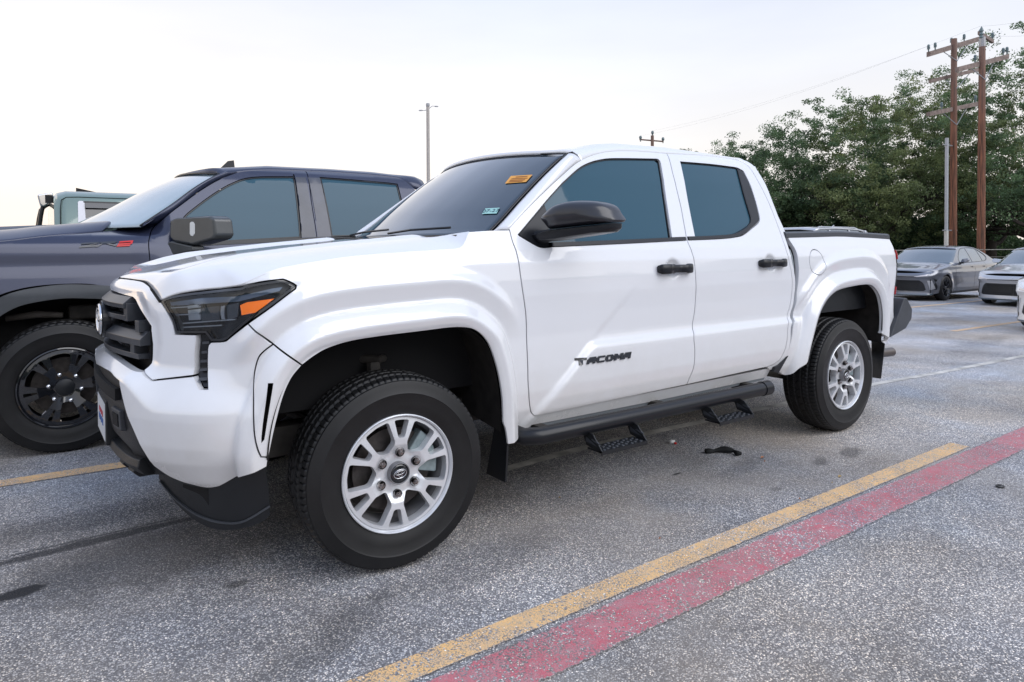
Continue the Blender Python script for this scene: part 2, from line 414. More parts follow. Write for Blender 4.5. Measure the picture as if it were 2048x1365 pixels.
def ribbon(sf, name, line, width, m, parent=None, off=-0.004, thick=0.012, closed=False):
    """a moulding of given width laid along a (u, z) line on the surface"""
    P = np.array(line); t = np.gradient(P, axis=0)
    if closed: t = (np.roll(P, -1, 0)-np.roll(P, 1, 0))
    t /= np.linalg.norm(t, axis=1)[:, None]; n = np.stack([-t[:, 1], t[:, 0]], 1)
    a = P+n*width/2; b = P-n*width/2; V = []; F = []; k = len(P)
    A0 = sf.pt(a[:, 0], a[:, 1], off+thick); A1 = sf.pt(a[:, 0], a[:, 1], off); B1 = sf.pt(b[:, 0], b[:, 1], off); B0 = sf.pt(b[:, 0], b[:, 1], off+thick)
    V = list(A0)+list(A1)+list(B1)+list(B0)
    for i in range(k if closed else k-1):
        j = (i+1) % k
        for r in range(3): F.append((r*k+i, r*k+j, (r+1)*k+j, (r+1)*k+i))
    if not closed: F += [(0, k, 2*k, 3*k), (k-1, 4*k-1, 3*k-1, 2*k-1)]
    return mesh(name, V, F, m, parent, auto=40, smooth=True)
def grid_mesh(name, G, m, parent=None, smooth=True, thick=0, flip=False, auto=None):
    """G[i][j] -> 3D point sheet"""
    a, b = len(G), len(G[0]); V = [p for r in G for p in r]
    F = [(i*b+j, i*b+j+1, (i+1)*b+j+1, (i+1)*b+j) for i in range(a-1) for j in range(b-1)]
    if flip: F = [f[::-1] for f in F]
    o = mesh(name, V, F, m, parent, smooth=smooth, auto=auto)
    if thick:
        s_ = o.modifiers.new('t', 'SOLIDIFY'); s_.thickness = thick; s_.offset = -1
    return o
# ------------------------------------------------------------------ ground: one sheet, falling away gently beyond the near row
def gz(x, y=0.0):
    x = np.asarray(x, float); return -.0175*np.maximum(x-4.6, 0) if x.ndim else -.0175*max(float(x)-4.6, 0)
def asphalt(name, paint_col=None, wear=0.5, seed=0.0, half=None):
    m, t, b = newmat(name); L = t.links.new; N = t.nodes.new
    g = N('ShaderNodeNewGeometry'); pos = g.outputs['Position']
    def noise(sc, det=4, rough=.6, off=(0, 0, 0), stretch=(1, 1, 1)):
        mp_ = N('ShaderNodeMapping'); L(pos, mp_.inputs[0]); mp_.inputs['Location'].default_value = off; mp_.inputs['Scale'].default_value = stretch
        n = N('ShaderNodeTexNoise'); n.inputs['Scale'].default_value = sc; n.inputs['Detail'].default_value = det; n.inputs['Roughness'].default_value = rough; L(mp_.outputs[0], n.inputs['Vector']); return n.outputs[0]
    def rng(s_, a, b_, c=0, d=1):
        r = N('ShaderNodeMapRange'); L(s_, r.inputs[0]); r.inputs[1].default_value = a; r.inputs[2].default_value = b_; r.inputs[3].default_value = c; r.inputs[4].default_value = d; return r.outputs[0]
    def mth(op, a, b_=None):
        q = N('ShaderNodeMath'); q.operation = op
        for i, v in enumerate((a, b_)):
            if v is None: continue
            if isinstance(v, (int, float)): q.inputs[i].default_value = v
            else: L(v, q.inputs[i])
        return q.outputs[0]
    def mixc(f, a, b_):
        q = N('ShaderNodeMixRGB'); (L(f, q.inputs[0]) if not isinstance(f, float) else setattr(q.inputs[0], 'default_value', f))
        for i, v in ((1, a), (2, b_)):
            if isinstance(v, tuple): q.inputs[i].default_value = (*v, 1)
            else: L(v, q.inputs[i])
        return q.outputs[0]
    # chips of stone set in bitumen; coordinates warped so the cells are irregular
    wv = N('ShaderNodeTexNoise'); wv.inputs['Scale'].default_value = 60; L(pos, wv.inputs['Vector'])
    wa = N('ShaderNodeVectorMath'); wa.operation = 'MULTIPLY_ADD'; L(wv.outputs['Color'], wa.inputs[0]); wa.inputs[1].default_value = (.010, .010, 0); L(pos, wa.inputs[2])
    vo = N('ShaderNodeTexVoronoi'); vo.inputs['Scale'].default_value = 160; vo.inputs['Randomness'].default_value = 1; L(wa.outputs[0], vo.inputs['Vector'])
    v2 = N('ShaderNodeTexVoronoi'); v2.inputs['Scale'].default_value = 230; L(wa.outputs[0], v2.inputs['Vector'])
    sx = N('ShaderNodeSeparateColor'); L(vo.outputs['Color'], sx.inputs[0]); sx2 = N('ShaderNodeSeparateColor'); L(v2.outputs['Color'], sx2.inputs[0])
    dome = rng(vo.outputs['Distance'], .15, .62, 1, 0)
    # stone tint ramp
    rp = N('ShaderNodeValToRGB'); L(sx.outputs[0], rp.inputs[0]); r_ = rp.color_ramp; r_.elements[0].color = (.10, .105, .112, 1); r_.elements[0].position = 0
    r_.elements[1].color = (.58, .55, .50, 1); r_.elements[1].position = 1
    for p, c in ((.3, (.165, .172, .182)), (.55, (.25, .255, .265)), (.8, (.345, .345, .345)), (.93, (.46, .44, .41))):
        e = r_.elements.new(p); e.color = (*c, 1)
    base = mixc(rng(dome, .05, .5), (.085, .086, .092), rp.outputs[0])
    fine = rng(sx2.outputs[0], 0, 1, .72, 1.28)
    sc_ = N('ShaderNodeVectorMath'); sc_.operation = 'SCALE'; L(base, sc_.inputs[0]); L(fine, sc_.inputs['Scale'])
    big = noise(.55, 5, .55, (seed, 3, 0)); big2 = noise(1.7, 6, .65, (9, seed, 0))
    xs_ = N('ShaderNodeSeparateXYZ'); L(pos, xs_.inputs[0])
    far_sheen = rng(xs_.outputs[0], -1.5, 7.0, 2.0, 2.6)  # brighter with x: glancing sheen of the far lot put into the colour
    tone = mth('MULTIPLY', mth('MULTIPLY', rng(big, .34, .66, .74, 1.26), far_sheen), rng(big2, .3, .7, .86, 1.14))
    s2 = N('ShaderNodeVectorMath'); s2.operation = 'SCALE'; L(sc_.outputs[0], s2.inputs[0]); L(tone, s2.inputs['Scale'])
    # drifts of pale dust in the low spots, bluer binder elsewhere
    col = mixc(rng(noise(.8, 6, .6, (4, 7, 0)), .48, .68, 0, .5), s2.outputs[0], (.40, .37, .33))
    tint = mixc(rng(noise(.35, 3, .5, (1, 2, 0)), .40, .62), (1.13, 1.02, .90), (.99, 1.0, 1.04))
    mt = N('ShaderNodeMixRGB'); mt.blend_type = 'MULTIPLY'; mt.inputs[0].default_value = 1; L(col, mt.inputs[1]); L(tint, mt.inputs[2]); col = mt.outputs[0]
    # oil spots, rubber streaks and old drips, with soft shade near the bumper painted in (x, y, rx, ry, turn, strength)
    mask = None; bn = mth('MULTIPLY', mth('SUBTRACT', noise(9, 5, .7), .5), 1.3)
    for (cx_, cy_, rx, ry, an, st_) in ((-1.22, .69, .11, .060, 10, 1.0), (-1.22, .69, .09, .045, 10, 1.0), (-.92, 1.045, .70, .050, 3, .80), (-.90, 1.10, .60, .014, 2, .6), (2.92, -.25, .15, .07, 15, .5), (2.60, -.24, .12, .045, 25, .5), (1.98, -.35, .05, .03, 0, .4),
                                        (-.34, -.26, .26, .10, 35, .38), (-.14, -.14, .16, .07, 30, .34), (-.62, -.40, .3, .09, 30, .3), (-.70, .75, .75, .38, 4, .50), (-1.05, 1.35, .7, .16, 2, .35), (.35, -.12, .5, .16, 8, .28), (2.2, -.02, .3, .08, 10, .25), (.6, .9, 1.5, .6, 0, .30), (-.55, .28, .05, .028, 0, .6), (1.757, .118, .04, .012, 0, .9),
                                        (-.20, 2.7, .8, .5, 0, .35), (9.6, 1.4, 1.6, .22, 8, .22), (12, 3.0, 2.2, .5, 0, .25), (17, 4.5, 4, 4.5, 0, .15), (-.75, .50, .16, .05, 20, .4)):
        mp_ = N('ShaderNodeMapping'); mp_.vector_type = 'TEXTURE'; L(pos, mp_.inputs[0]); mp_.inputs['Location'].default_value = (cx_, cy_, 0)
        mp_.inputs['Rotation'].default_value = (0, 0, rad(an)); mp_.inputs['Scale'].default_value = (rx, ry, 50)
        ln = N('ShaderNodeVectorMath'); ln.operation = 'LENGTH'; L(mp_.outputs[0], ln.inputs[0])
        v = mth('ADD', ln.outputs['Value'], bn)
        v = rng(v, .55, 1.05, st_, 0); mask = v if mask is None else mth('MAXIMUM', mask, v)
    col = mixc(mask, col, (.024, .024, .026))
    # brownish film where cars drip and tyres turn, cooler scrubbed patches elsewhere
    fl = rng(noise(1.1, 7, .68, (2.3, 5.1, 0)), .50, .66, 0, .55); mm_ = N('ShaderNodeMixRGB'); mm_.blend_type = 'MULTIPLY'; L(fl, mm_.inputs[0]); L(col, mm_.inputs[1]); mm_.inputs[2].default_value = (.74, .69, .62, 1); col = mm_.outputs[0]
    fl = rng(noise(.7, 5, .6, (7.7, 1.9, 0)), .52, .66, 0, .6); mm_ = N('ShaderNodeMixRGB'); mm_.blend_type = 'MULTIPLY'; L(fl, mm_.inputs[0]); L(col, mm_.inputs[1]); mm_.inputs[2].default_value = (.92, 1.06, 1.22, 1); col = mm_.outputs[0]
    rough = .85
    if paint_col:
        # worn paint: stones poke through, edges crumble
        pc = mixc(rng(noise(14, 5, .7, (seed, 0, 0)), .35, .65), paint_col, tuple(min(1, c*.62+.16) for c in paint_col))
        pc = mixc(rng(noise(90, 3, .7), .50, .72, 0, .5), pc, (.46, .43, .40))
        chip = mth('ADD', mth('MULTIPLY', sx.outputs[1], .55), mth('MULTIPLY', noise(5, 6, .75, (0, seed, 0)), .9))
        w_ = rng(chip, 1.02-wear*.42, 1.08-wear*.42)
        gaps = rng(dome, .03, .20, .85, 0)
        keep = mth('SUBTRACT', 1.0, mth('MAXIMUM', w_, mth('MULTIPLY', gaps, rng(noise(6, 4), .35, .6))))
        uvn = N('ShaderNodeUVMap'); ss = N('ShaderNodeSeparateXYZ'); L(uvn.outputs[0], ss.inputs[0])
        edge = mth('MINIMUM', ss.outputs[1], mth('SUBTRACT', 1.0, ss.outputs[1]))
        en = mth('ADD', edge, mth('MULTIPLY', mth('SUBTRACT', noise(38, 4, .7), .5), .16))
        keep = mth('MULTIPLY', keep, rng(en, .02, .05))
        col = mixc(keep, col, pc)
        alpha = rng(en, -.02, .03); out = t.nodes['Material Output']; tr = N('ShaderNodeBsdfTransparent'); ms = N('ShaderNodeMixShader')
        L(alpha, ms.inputs[0]); L(tr.outputs[0], ms.inputs[1]); L(b.outputs[0], ms.inputs[2]); L(ms.outputs[0], out.inputs[0])
    L(col, b.inputs['Base Color']); b.inputs['Roughness'].default_value = .7; b.inputs['Specular IOR Level'].default_value = .4
    hgt = mth('ADD', mth('MULTIPLY', dome, mth('ADD', mth('MULTIPLY', sx.outputs[2], .8), .3)), mth('MULTIPLY', rng(v2.outputs['Distance'], .1, .6, 1, 0), .3))
    bp = N('ShaderNodeBump'); bp.inputs['Strength'].default_value = .75 if not paint_col else .5; bp.inputs['Distance'].default_value = .0042; L(hgt, bp.inputs['Height']); L(bp.outputs[0], b.inputs['Normal'])
    return m
gx = [-60, -10, -3, 0, 2, 4.2, 4.6, 5.2, 7, 10, 14, 18, 24, 32, 45, 80, 400]; gy = [-60, -10, 0, 5, 12, 30, 80, 400]
GV = [(x, y, float(gz(min(x, 45)))) for y in gy for x in gx]; nx_ = len(gx)
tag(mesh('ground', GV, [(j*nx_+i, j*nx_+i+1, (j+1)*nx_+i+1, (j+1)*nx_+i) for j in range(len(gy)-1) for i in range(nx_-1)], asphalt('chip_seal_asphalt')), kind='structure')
def strip(name, pts, w, m, lift=.004, label=None):
    """painted band following the ground, with uv across its width"""
    P = np.array([(p[0], p[1]) for p in resample(pts, max(2, int(np.ptp([q[0] for q in pts])/.5)+2))]); t_ = np.gradient(P, axis=0); t_ /= np.linalg.norm(t_, axis=1)[:, None]; n = np.stack([-t_[:, 1], t_[:, 0]], 1)
    V = []; 
    for p, q in zip(P, n):
        for s_ in (-1, 1): xy = p+q*s_*w/2; V.append((xy[0], xy[1], float(gz(p[0]))+lift))
    F = [(2*i, 2*i+2, 2*i+3, 2*i+1) for i in range(len(P)-1)]
    me = bpy.data.meshes.new(name); me.from_pydata(V, [], F); me.update(); uv = me.uv_layers.new(name='UVMap'); L_ = np.r_[0, np.cumsum(np.linalg.norm(np.diff(P, axis=0), axis=1))]
    for pl_ in me.polygons:
        for li in pl_.loop_indices: vi = me.loops[li].vertex_index; uv.data[li].uv = (L_[vi//2], vi % 2)
    return tag(link(name, me, m), kind='structure')
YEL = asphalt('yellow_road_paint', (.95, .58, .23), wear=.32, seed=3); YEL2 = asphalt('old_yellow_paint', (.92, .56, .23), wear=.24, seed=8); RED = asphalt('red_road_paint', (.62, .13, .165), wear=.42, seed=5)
strip('yellow_line', [(-3.2, -.572), (3.61, -.587)], .115, YEL)
strip('red_line', [(-4.0, -.757), (30, -.79)], .205, RED)
strip('yellow_line', [(-3.2, 2.29), (3.6, 1.93)], .135, YEL2)
strip('yellow_line', [(-3.2, 5.02), (3.6, 4.9)], .12, YEL2)
zz = lambda px, py: uz(px, py, -.14)
strip('yellow_line', [tuple(uz(1815, 613.5, -.155)[:2]), tuple(uz(1975, 597, -.22)[:2])], .12, YEL2)
strip('yellow_line', [tuple(uz(1906, 661, -.09)[:2]), tuple(uz(2046, 640, -.13)[:2])], .12, YEL2)
strip('concrete_seam', [(1.0, .75), (1.72, .80), (3.7, .72), (5.17, .69), (6.5, .62), (9.0, .57), (14, .5)], .075, mat('seam_filler', (.50, .48, .44), .9, var=.45, vscale=6, bump=.5, bscale=60), lift=.003)
M['railgrey'] = mat('bed_rail_plastic', (.055, .060, .072), .42, bump=.2, bscale=600)
# ------------------------------------------------------------------ ground first (see below), then the white pickup
YC = 0.97                                   # centreline of the white pickup
half = [(-0.945, .97), (-0.942, .80), (-0.93, .62), (-0.905, .47), (-0.865, .375), (-0.79, .26), (-0.71, .165), (-0.62, .085), (-0.52, .03), (-0.40, .006), (-0.25, .0)]
PLAN = [(0.3, 1.94), (-0.25, 1.94)] + [(x, 2*YC-y) for x, y in half[::-1][1:-1]] + half + [(0.5, 0), (1.5, 0), (2.5, 0), (3.5, 0), (4.1, .004), (4.2, .022), (4.25, .07), (4.27, .16), (4.275, .4), (4.275, .97), (4.275, 1.6)]
PLAN = [tuple(p) for p in PLAN]
Zd = [.15, .38, .46, .50, .56, .62, .70, .765, .786, .808, .84, .95, 1.05, 1.12, 1.20, 1.26, 1.30, 1.36, 1.50, 1.65, 1.76, 1.80, 1.84, 1.95]
Dd = [.17, .14, .10, .078, .06, .05, .045, .043, .047, .072, .078, .068, .054, .05, .058, .076, .094, .120, .180, .245, .300, .325, .36, .5]
Zq = [.15, .38, .46, .52, .60, .70, .86, .95, 1.05, 1.12, 1.20, 1.26, 1.30, 1.36, 1.50, 1.65, 1.76, 1.80, 1.84, 1.95]
Dq = [.18, .15, .11, .088, .075, .07, .07, .062, .052, .05, .058, .076, .094, .120, .180, .245, .300, .325, .36, .5]
ARCH_F = chain([[(-.52, .30), (-.50, .46), (-.494, .561), (-.478, .659), (-.447, .756), (-.405, .83), (-.345, .882), (-.25, .912), (-.077, .928), (.115, .936), (.248, .94), (.324, .928), (.385, .893), (.435, .845), (.458, .79), (.478, .72), (.496, .622), (.501, .529), (.503, .30)]], 0.02, close=False)
ARCH_R = chain([[(2.86, .30), (2.90, .48), (2.941, .595), (2.985, .69), (3.035, .79), (3.095, .865), (3.18, .925), (3.30, .965), (3.50, .984), (3.68, .986), (3.775, .962), (3.85, .90), (3.888, .816), (3.90, .742), (3.897, .666), (3.885, .55), (3.87, .30)]], 0.02, close=False)
def taco_depth(u, z, x):
    xs = u
    k = .085*smoothstep(.45, -.5, x)
    ze = z + k*smoothstep(1.08, 1.25, z)
    door = np.interp(ze, Zd, Dd); plain = np.interp(ze, Zq, Dq)
    # the bulged lower door starts on a slanting crease behind the front wheel
    ax, az, bx, bz = .705, .485, 1.04, .785; L = math.hypot(bx-ax, bz-az)
    sd_ = ((x-ax)*(bz-az)-(z-az)*(bx-ax))/L
    m = smoothstep(-.012, .03, sd_)*smoothstep(2.95, 2.80, x)
    D = plain + (door-plain)*m
    side = (u > -0.9)
    for A, s0 in ((ARCH_F, 0.0), (ARCH_R, 1.0)):
        near = (x > A[:, 0].min()-.35) & (x < A[:, 0].max()+.35) & (z < 1.4) & side
        P = np.stack([x[near], z[near]], 1); s_ = polydist(P, A, closed=False)
        ins = inside(P, np.vstack([A, A[:1]])); s_[ins] = 0
        body = D[near]; wt = smoothstep(.84, 1.0, P[:, 1])
        if s0 == 0: wt = wt*smoothstep(.66, .50, P[:, 0])
        else: wt = wt*smoothstep(4.12, 3.9, P[:, 0])
        band = np.interp(s_, [.115, .19, .20, .25], [.060, .030, .030, .05])
        upper = np.where(s_ < .25, band, body); e = smoothstep(.20, .26, s_); upper = upper*(1-e)+body*e
        out = body*(1-wt)+upper*wt
        fl = np.interp(s_, [0, .012, .05, .095, .112, .125], [.030, .017, .0, .034, .050, .060])
        e = smoothstep(.105, .125, s_); D[near] = fl*(1-e)+out*e
    # front corner: bumper face, ledge above it, recessed grille surround
    wf = smoothstep(-.56, -.74, x)
    y = None
    uc_ = np.abs(u-UC); ctr = smoothstep(.70, .50, uc_)           # 1 in the middle of the nose
    zr = .69 + .10*ctr
    face = np.interp(z, [.15, .36, .42, .50, .56, .66, .70], [.20, .13, .075, .030, .012, .0, 0])
    up = .035+.045*smoothstep(.0, .55, uc_)
    led = smoothstep(0, 1, np.clip((z-zr)/(.84-zr), 0, 1))*0.4+0.6*np.clip((z-zr)/(.84-zr), 0, 1)
    top = np.interp(z, [1.04, 1.09, 1.12, 1.15, 1.18, 1.25], [0, .006, .02, .06, .13, .3])
    F_ = np.where(z < zr, face, up*led) + top
    D = D*(1-wf)+F_*wf
    # ledge fades out along the flank
    wl = smoothstep(-.74, -.60, x)*smoothstep(-.52, -.60, x)
    D = D + wl*(-.03*smoothstep(.78, .68, z)*smoothstep(.40, .55, z))
    # cups behind the two door handles
    for hx, hz in ((1.655, 1.150), (2.548, 1.163)):
        r = np.hypot((x-hx), (z-hz)*1.05); D = D + .018*smoothstep(.062, .030, r)
    return D
UC = 0.0
SF = BodySurf(PLAN, 1.0, lambda u, z, x: np.zeros_like(u)+.05, zr=(.2, .3))
i_ = np.argmin(np.abs(SF.q[:, 1]-YC)+(SF.q[:, 0] > 0)*9); UC = float(SF.u[i_])
SF = BodySurf(PLAN, 1.0, taco_depth, zr=(.18, 1.95), blur=1)
PX = SF.px
def C2(*segs, step=0.015, close=True): return chain([PX(s_) for s_ in segs], step, close)
def mir(poly): q = np.array(poly)[::-1].copy(); q[:, 0] = 2*UC-q[:, 0]; return q
def mirror_obj(o, yc=YC):
    me0 = o.data; V = [(v.co.x, 2*yc-v.co.y, v.co.z) for v in me0.vertices]
    F = [tuple(p.vertices)[::-1] for p in me0.polygons]
    c = mesh(o.name.split('.')[0], V, F, me0.materials[0] if me0.materials else None, o.parent, smooth=True, auto=35)
    for md in o.modifiers:
        if md.type == 'BEVEL':
            b = c.modifiers.new('b', 'BEVEL'); b.width = md.width; b.segments = md.segments; b.limit_method = 'ANGLE'; b.angle_limit = md.angle_limit
        if md.type == 'SOLIDIFY':
            b = c.modifiers.new('t', 'SOLIDIFY'); b.thickness = md.thickness; b.offset = -md.offset
    return c

truck = empty('pickup_truck', (0, 0, 0), label='white crew cab pickup in the foreground with silver wheels and black side steps', cat='pickup truck')
both = []                                   # near-side objects that get a mirrored twin
def P_(name, outline, m='white', **k):
    tw = k.pop('twin', True); o = panel(SF, name, outline, M[m], k.pop('parent', truck), **k)
    if tw: both.append(o)
    return o

# --- outlines (closed, image directions resolved onto the body surface) ---
hoodside = [(321, 600), (345, 590.5), (372, 584), (406, 579), (451, 574.5), (486, 568), (520, 552), (549.6, 539.7), (584, 532), (687, 515), (781.6, 506.6), (867.6, 501), (905, 498.5)]
hoodrear = [(905, 498.5), (918, 497), (926, 492), (932, 481), (938, 463.5)]
doorfront = [(1020, 461), (1025.6, 483), (1033.5, 504), (1039, 530), (1043, 560), (1047, 588), (1053, 637), (1055, 701), (1057, 766), (1059.6, 806), (1062, 822)]
doorseam = [(1018, 458), (1047, 426), (1094, 379), (1141, 335.5), (1162, 320.5), (1187.5, 309.5), (1219, 303), (1266, 302), (1334, 307)]
doorseam2 = [(1334, 307), (1406, 311), (1453, 316.5), (1478, 321.5), (1494, 330), (1506, 344), (1519, 367), (1537.5, 404), (1552, 440), (1563, 470), (1573, 500), (1580, 528), (1585, 556), (1585, 580), (1581, 611), (1575.5, 637)]
doorlow2 = [(1575.5, 637), (1576.5, 655), (1575, 680), (1570, 702), (1560, 720), (1547, 730), (1535, 734.5)]
split = [(1334, 307), (1344, 338), (1353, 374), (1362.5, 414), (1370, 455), (1375, 481), (1383, 500), (1389, 521), (1392, 548), (1392.5, 588), (1390, 622), (1385.5, 655), (1388.5, 675), (1390.5, 700), (1388.5, 733), (1380, 756), (1374, 770)]
archf_px = [(1006, 835), (1004, 793), (997, 749), (988, 716), (979, 692), (966, 673), (948, 660), (925, 656), (895, 657), (848, 663), (760, 674), (700, 684), (656, 698), (628, 714), (604.7, 731.4)]
fr_out = C2(hoodside[5:], hoodrear, [(938, 463.5), (975, 461), (1018, 460)], doorfront[:], [(1062, 822), (1066, 829), (1077, 839)], [(1077, 839), (1050, 861), (1016, 890)], [(1016, 890), (1012, 862), (1006, 845), (1006, 835)], archf_px, [(604.7, 731.4), (547, 689), (495, 648)], [(495, 648), (542, 615), (591.4, 578)], [(591.4, 578), (594, 573), (587.6, 568), (575, 562), (566, 559)], [(566, 559), (527, 563.6), (489, 570.4), (486, 568)])
P_('front_fender', fr_out, h=.0115)
flare = C2([(604.7, 731.4), (584, 757), (567, 795), (552, 850), (542, 895), (538, 915)], [(538, 915), (522, 915)], [(522, 915), (515, 900), (508, 864), (506.7, 800), (508, 752), (516, 718), (528, 703), (547, 689)], [(547, 689), (604.7, 731.4)])
slit = C2([(537.5, 769), (545, 769)], [(545, 769), (540, 800), (527, 880)], [(527, 880), (523.7, 884.6), (527, 850)], [(527, 850), (534, 800), (537.5, 769)])
P_('flare_end_piece', flare, h=.0115, holes=[slit])
head_out = C2([(318.5, 602), (330, 595.4), (350, 589.7), (375.7, 585.6), (406, 582), (451.4, 577), (481.6, 574), (489, 570.4), (527, 563.6), (557, 559.4), (566.4, 559)], [(566.4, 559), (577, 562.9), (587.6, 568), (593.7, 573.5), (591.4, 578)], [(591.4, 578), (542, 615), (493.8, 646.9)], [(493.8, 646.9), (454.4, 680)], [(454.4, 680), (448, 683), (440.8, 684.7), (421, 684.4)], [(421, 684.4), (413.5, 674)], [(413.5, 674), (409, 668.8)], [(409, 668.8), (350, 668.8)], [(350, 668.8), (343, 645), (334, 628), (318.5, 602)], step=.012)
vent_out = C2([(391, 670), (409, 669)], [(409, 669), (421, 684.4)], [(421, 684.4), (416, 690), (414, 699)], [(414, 699), (413.5, 740), (414, 779)], [(414, 779), (398, 779)], [(398, 779), (386, 753)], [(386, 753), (389, 712), (391.4, 684), (391, 670)], step=.01)
# grille surround: an inverted U across the nose, its inner edge bevelled back towards the grille
hx = C2([(235, 587.5), (263.8, 595.5)], [(263.8, 595.5), (269.5, 601)], [(269.5, 601), (301, 654)], [(301, 654), (303.8, 688.6)], [(303.8, 688.6), (284.8, 742)], step=.02, close=False)
hx = np.vstack([[[UC, hx[0][1]]], hx]); gu, gz_ = np.meshgrid(SF.U, SF.Z, indexing='ij'); au = UC+np.abs(gu-UC)*1.0
mk = (np.abs(gu-UC) < .75) & (gz_ > .80) & (gz_ < 1.16); Pm = np.stack([au[mk], gz_[mk]], 1); hq = hx.copy(); hq[:, 0] = UC+np.abs(hq[:, 0]-UC)
SF.D[mk] += .014*smoothstep(.075, .0, polydist(Pm, hq, closed=False))*smoothstep(1.15, 1.09, Pm[:, 1])*smoothstep(.80, .86, Pm[:, 1]); del SF._g
zt = 1.158
sur_n = C2([(240, 556.5), (262, 559), (286, 562.8)], [(286, 562.8), (292, 566), (303, 579), (318.5, 602)], [(318.5, 602), (330.5, 620), (344, 645), (349, 668.8)], [(349, 668.8), (391, 670)], [(391, 670), (391.4, 684), (389, 712), (386, 752)], [(386, 752), (302, 762)], [(302, 762), (284.8, 742)], [(284.8, 742), (303.8, 688.6)], [(303.8, 688.6), (301, 654)], [(301, 654), (269.5, 601)], [(269.5, 601), (263.8, 595.5)], [(263.8, 595.5), (235, 587.5)], step=.012, close=False)
zin = float(sur_n[-1][1])
sur_top = np.array([[UC, sur_n[0][1]+.002]]); sur_bot = np.array([[UC, zin+.004]])
sur = np.vstack([sur_top, sur_n, sur_bot, mir(sur_n)])
P_('grille_surround', sur, h=.016, twin=False, thick=.05)
hex_n = C2([(235, 587.5), (263.8, 595.5)], [(263.8, 595.5), (269.5, 601)], [(269.5, 601), (301, 654)], [(301, 654), (303.8, 688.6)], [(303.8, 688.6), (284.8, 742)], [(284.8, 742), (275, 742), (256, 734), (233, 719)], step=.02, close=False)
zlip = float(hex_n[-1][1])
hexo = np.vstack([[[UC, zin+.004]], hex_n, [[UC, zlip+.006]], mir(hex_n)])
grille = P_('grille', hexo, 'trim', off=.075, h=.03, twin=False)
# bumper: whole white cover
bn1 = C2([(233, 719), (256, 734), (275, 742), (284, 743)], [(284, 743), (302, 762)], [(302, 762), (386, 753)], [(386, 753), (398, 779)], [(398, 779), (414, 779)], [(414, 779), (413.5, 740), (414, 699)], [(414, 699), (416, 690), (421, 685)], [(421, 685), (448, 683.5), (454.4, 680), (495, 648)], [(495, 648), (547, 689)], [(547, 689), (528, 703), (516, 718), (508, 752), (506.7, 800), (508, 864), (515, 900), (522, 915)], [(522, 915), (537, 915)], [(537, 915), (534, 934.5)], [(534, 934.5), (485, 955), (438.7, 974)], [(438.7, 974), (422, 977), (405, 976), (367, 966.7)], [(367, 966.7), (335, 953), (308, 934.5)], [(308, 934.5), (279, 893), (262, 855), (246.7, 811), (236.5, 763)], [(236.5, 763), (218, 746), (205, 738)], step=.014, close=False)
bump = np.vstack([[[UC, bn1[0][1]+.006]], bn1, [[UC, bn1[-1][1]-.012]], mir(bn1)])
P_('front_bumper', bump, h=.0115, twin=False, thick=.03)
# black lower valance and skid
vn = C2([(205, 738), (218, 746), (236.5, 763)], [(236.5, 763), (246.7, 811), (262, 855), (279, 893), (308, 934.5)], [(308, 934.5), (335, 953), (367, 966.7), (403, 976)], [(403, 976), (370, 972), (309.5, 955), (276, 942)], [(276, 942), (268, 925), (250, 905)], step=.02, close=False)
zv = float(vn[-1][1])
val = np.vstack([[[UC, vn[0][1]-.012]], vn, [[UC, zv-.01]], mir(vn)])
valance = P_('lower_valance', val, 'black', off=.022, h=.03, twin=False)
# side vent with its fins
vent = P_('side_vent', vent_out, 'trim', off=.022)
for yy, x0, x1 in ((687, 402, 416), (706, 401, 412), (724, 398, 412), (741, 396, 412), (760, 395, 412)):
    a, b = PX([(x0, yy), (x1, yy-1)])
    both.append(ribbon(SF, 'vent_fin', np.linspace(a, b, 6), .009, M['greytrim'], vent, off=.006, thick=.012))
# headlamp
head = P_('headlight', head_out, 'gloss', off=.0, holes=[inset(head_out, .015)], thick=.02, h=.012)
P_('lamp_housing', inset(head_out, .004), 'lens', off=.036, parent=head, h=.012)
P_('lens_cover', inset(head_out, .010), 'lenscl', off=.003, parent=head, h=.012, thick=.003)
def lampbit(name, pts, m, off, thick=.012, par=None):
    q = C2(*[[pts[i], pts[(i+1) % len(pts)]] for i in range(len(pts))], step=.008); o = P_(name, q, m, off=off, thick=thick, parent=par or head, h=.012, gap=0); return o
lampbit('side_reflector', [(480, 611), (494, 605), (549, 597.5), (527, 614), (510, 626), (483, 631)], 'amber', -.002, .003)
M['refl'] = mat('lamp_reflector', (0.62, 0.66, 0.70), 0.2, metal=0.35); M['skyguide'] = mat('sky_tinted_guide', (0.22, 0.28, 0.37), 0.15, metal=.2, coat=1.0)
M['lampgrey'] = mat('lamp_bezel_grey', (0.13, 0.145, 0.165), 0.25, metal=0.3)
lampbit('reflector', [(368, 622), (394, 619), (394, 628), (369, 630)], 'refl', .016)
lampbit('reflector', [(369, 632), (394, 630), (394, 641), (370, 642)], 'refl', .016)
lampbit('reflector', [(366, 613), (394, 609), (394, 616), (367, 619)], 'refl', .018)
lampbit('projector_lens', [(437, 614), (446, 612), (446, 640), (439, 640), (436, 628)], 'refl', .012)
lampbit('projector_bezel', [(396, 618), (434, 613), (434, 641), (397, 643)], 'lampgrey', .014)
lampbit('projector_bezel', [(448, 612), (474, 607), (471, 635), (450, 643)], 'lampgrey', .016)
for a, b in (((336, 617), (393, 613)), ((348, 631), (394, 629)), ((360, 648), (468, 640)), ((360, 656), (440, 652))):
    p, q = PX([a, b]); both.append(ribbon(SF, 'light_bar', np.linspace(p, q, 10), .004, M['refl'], head, off=.012, thick=.01))
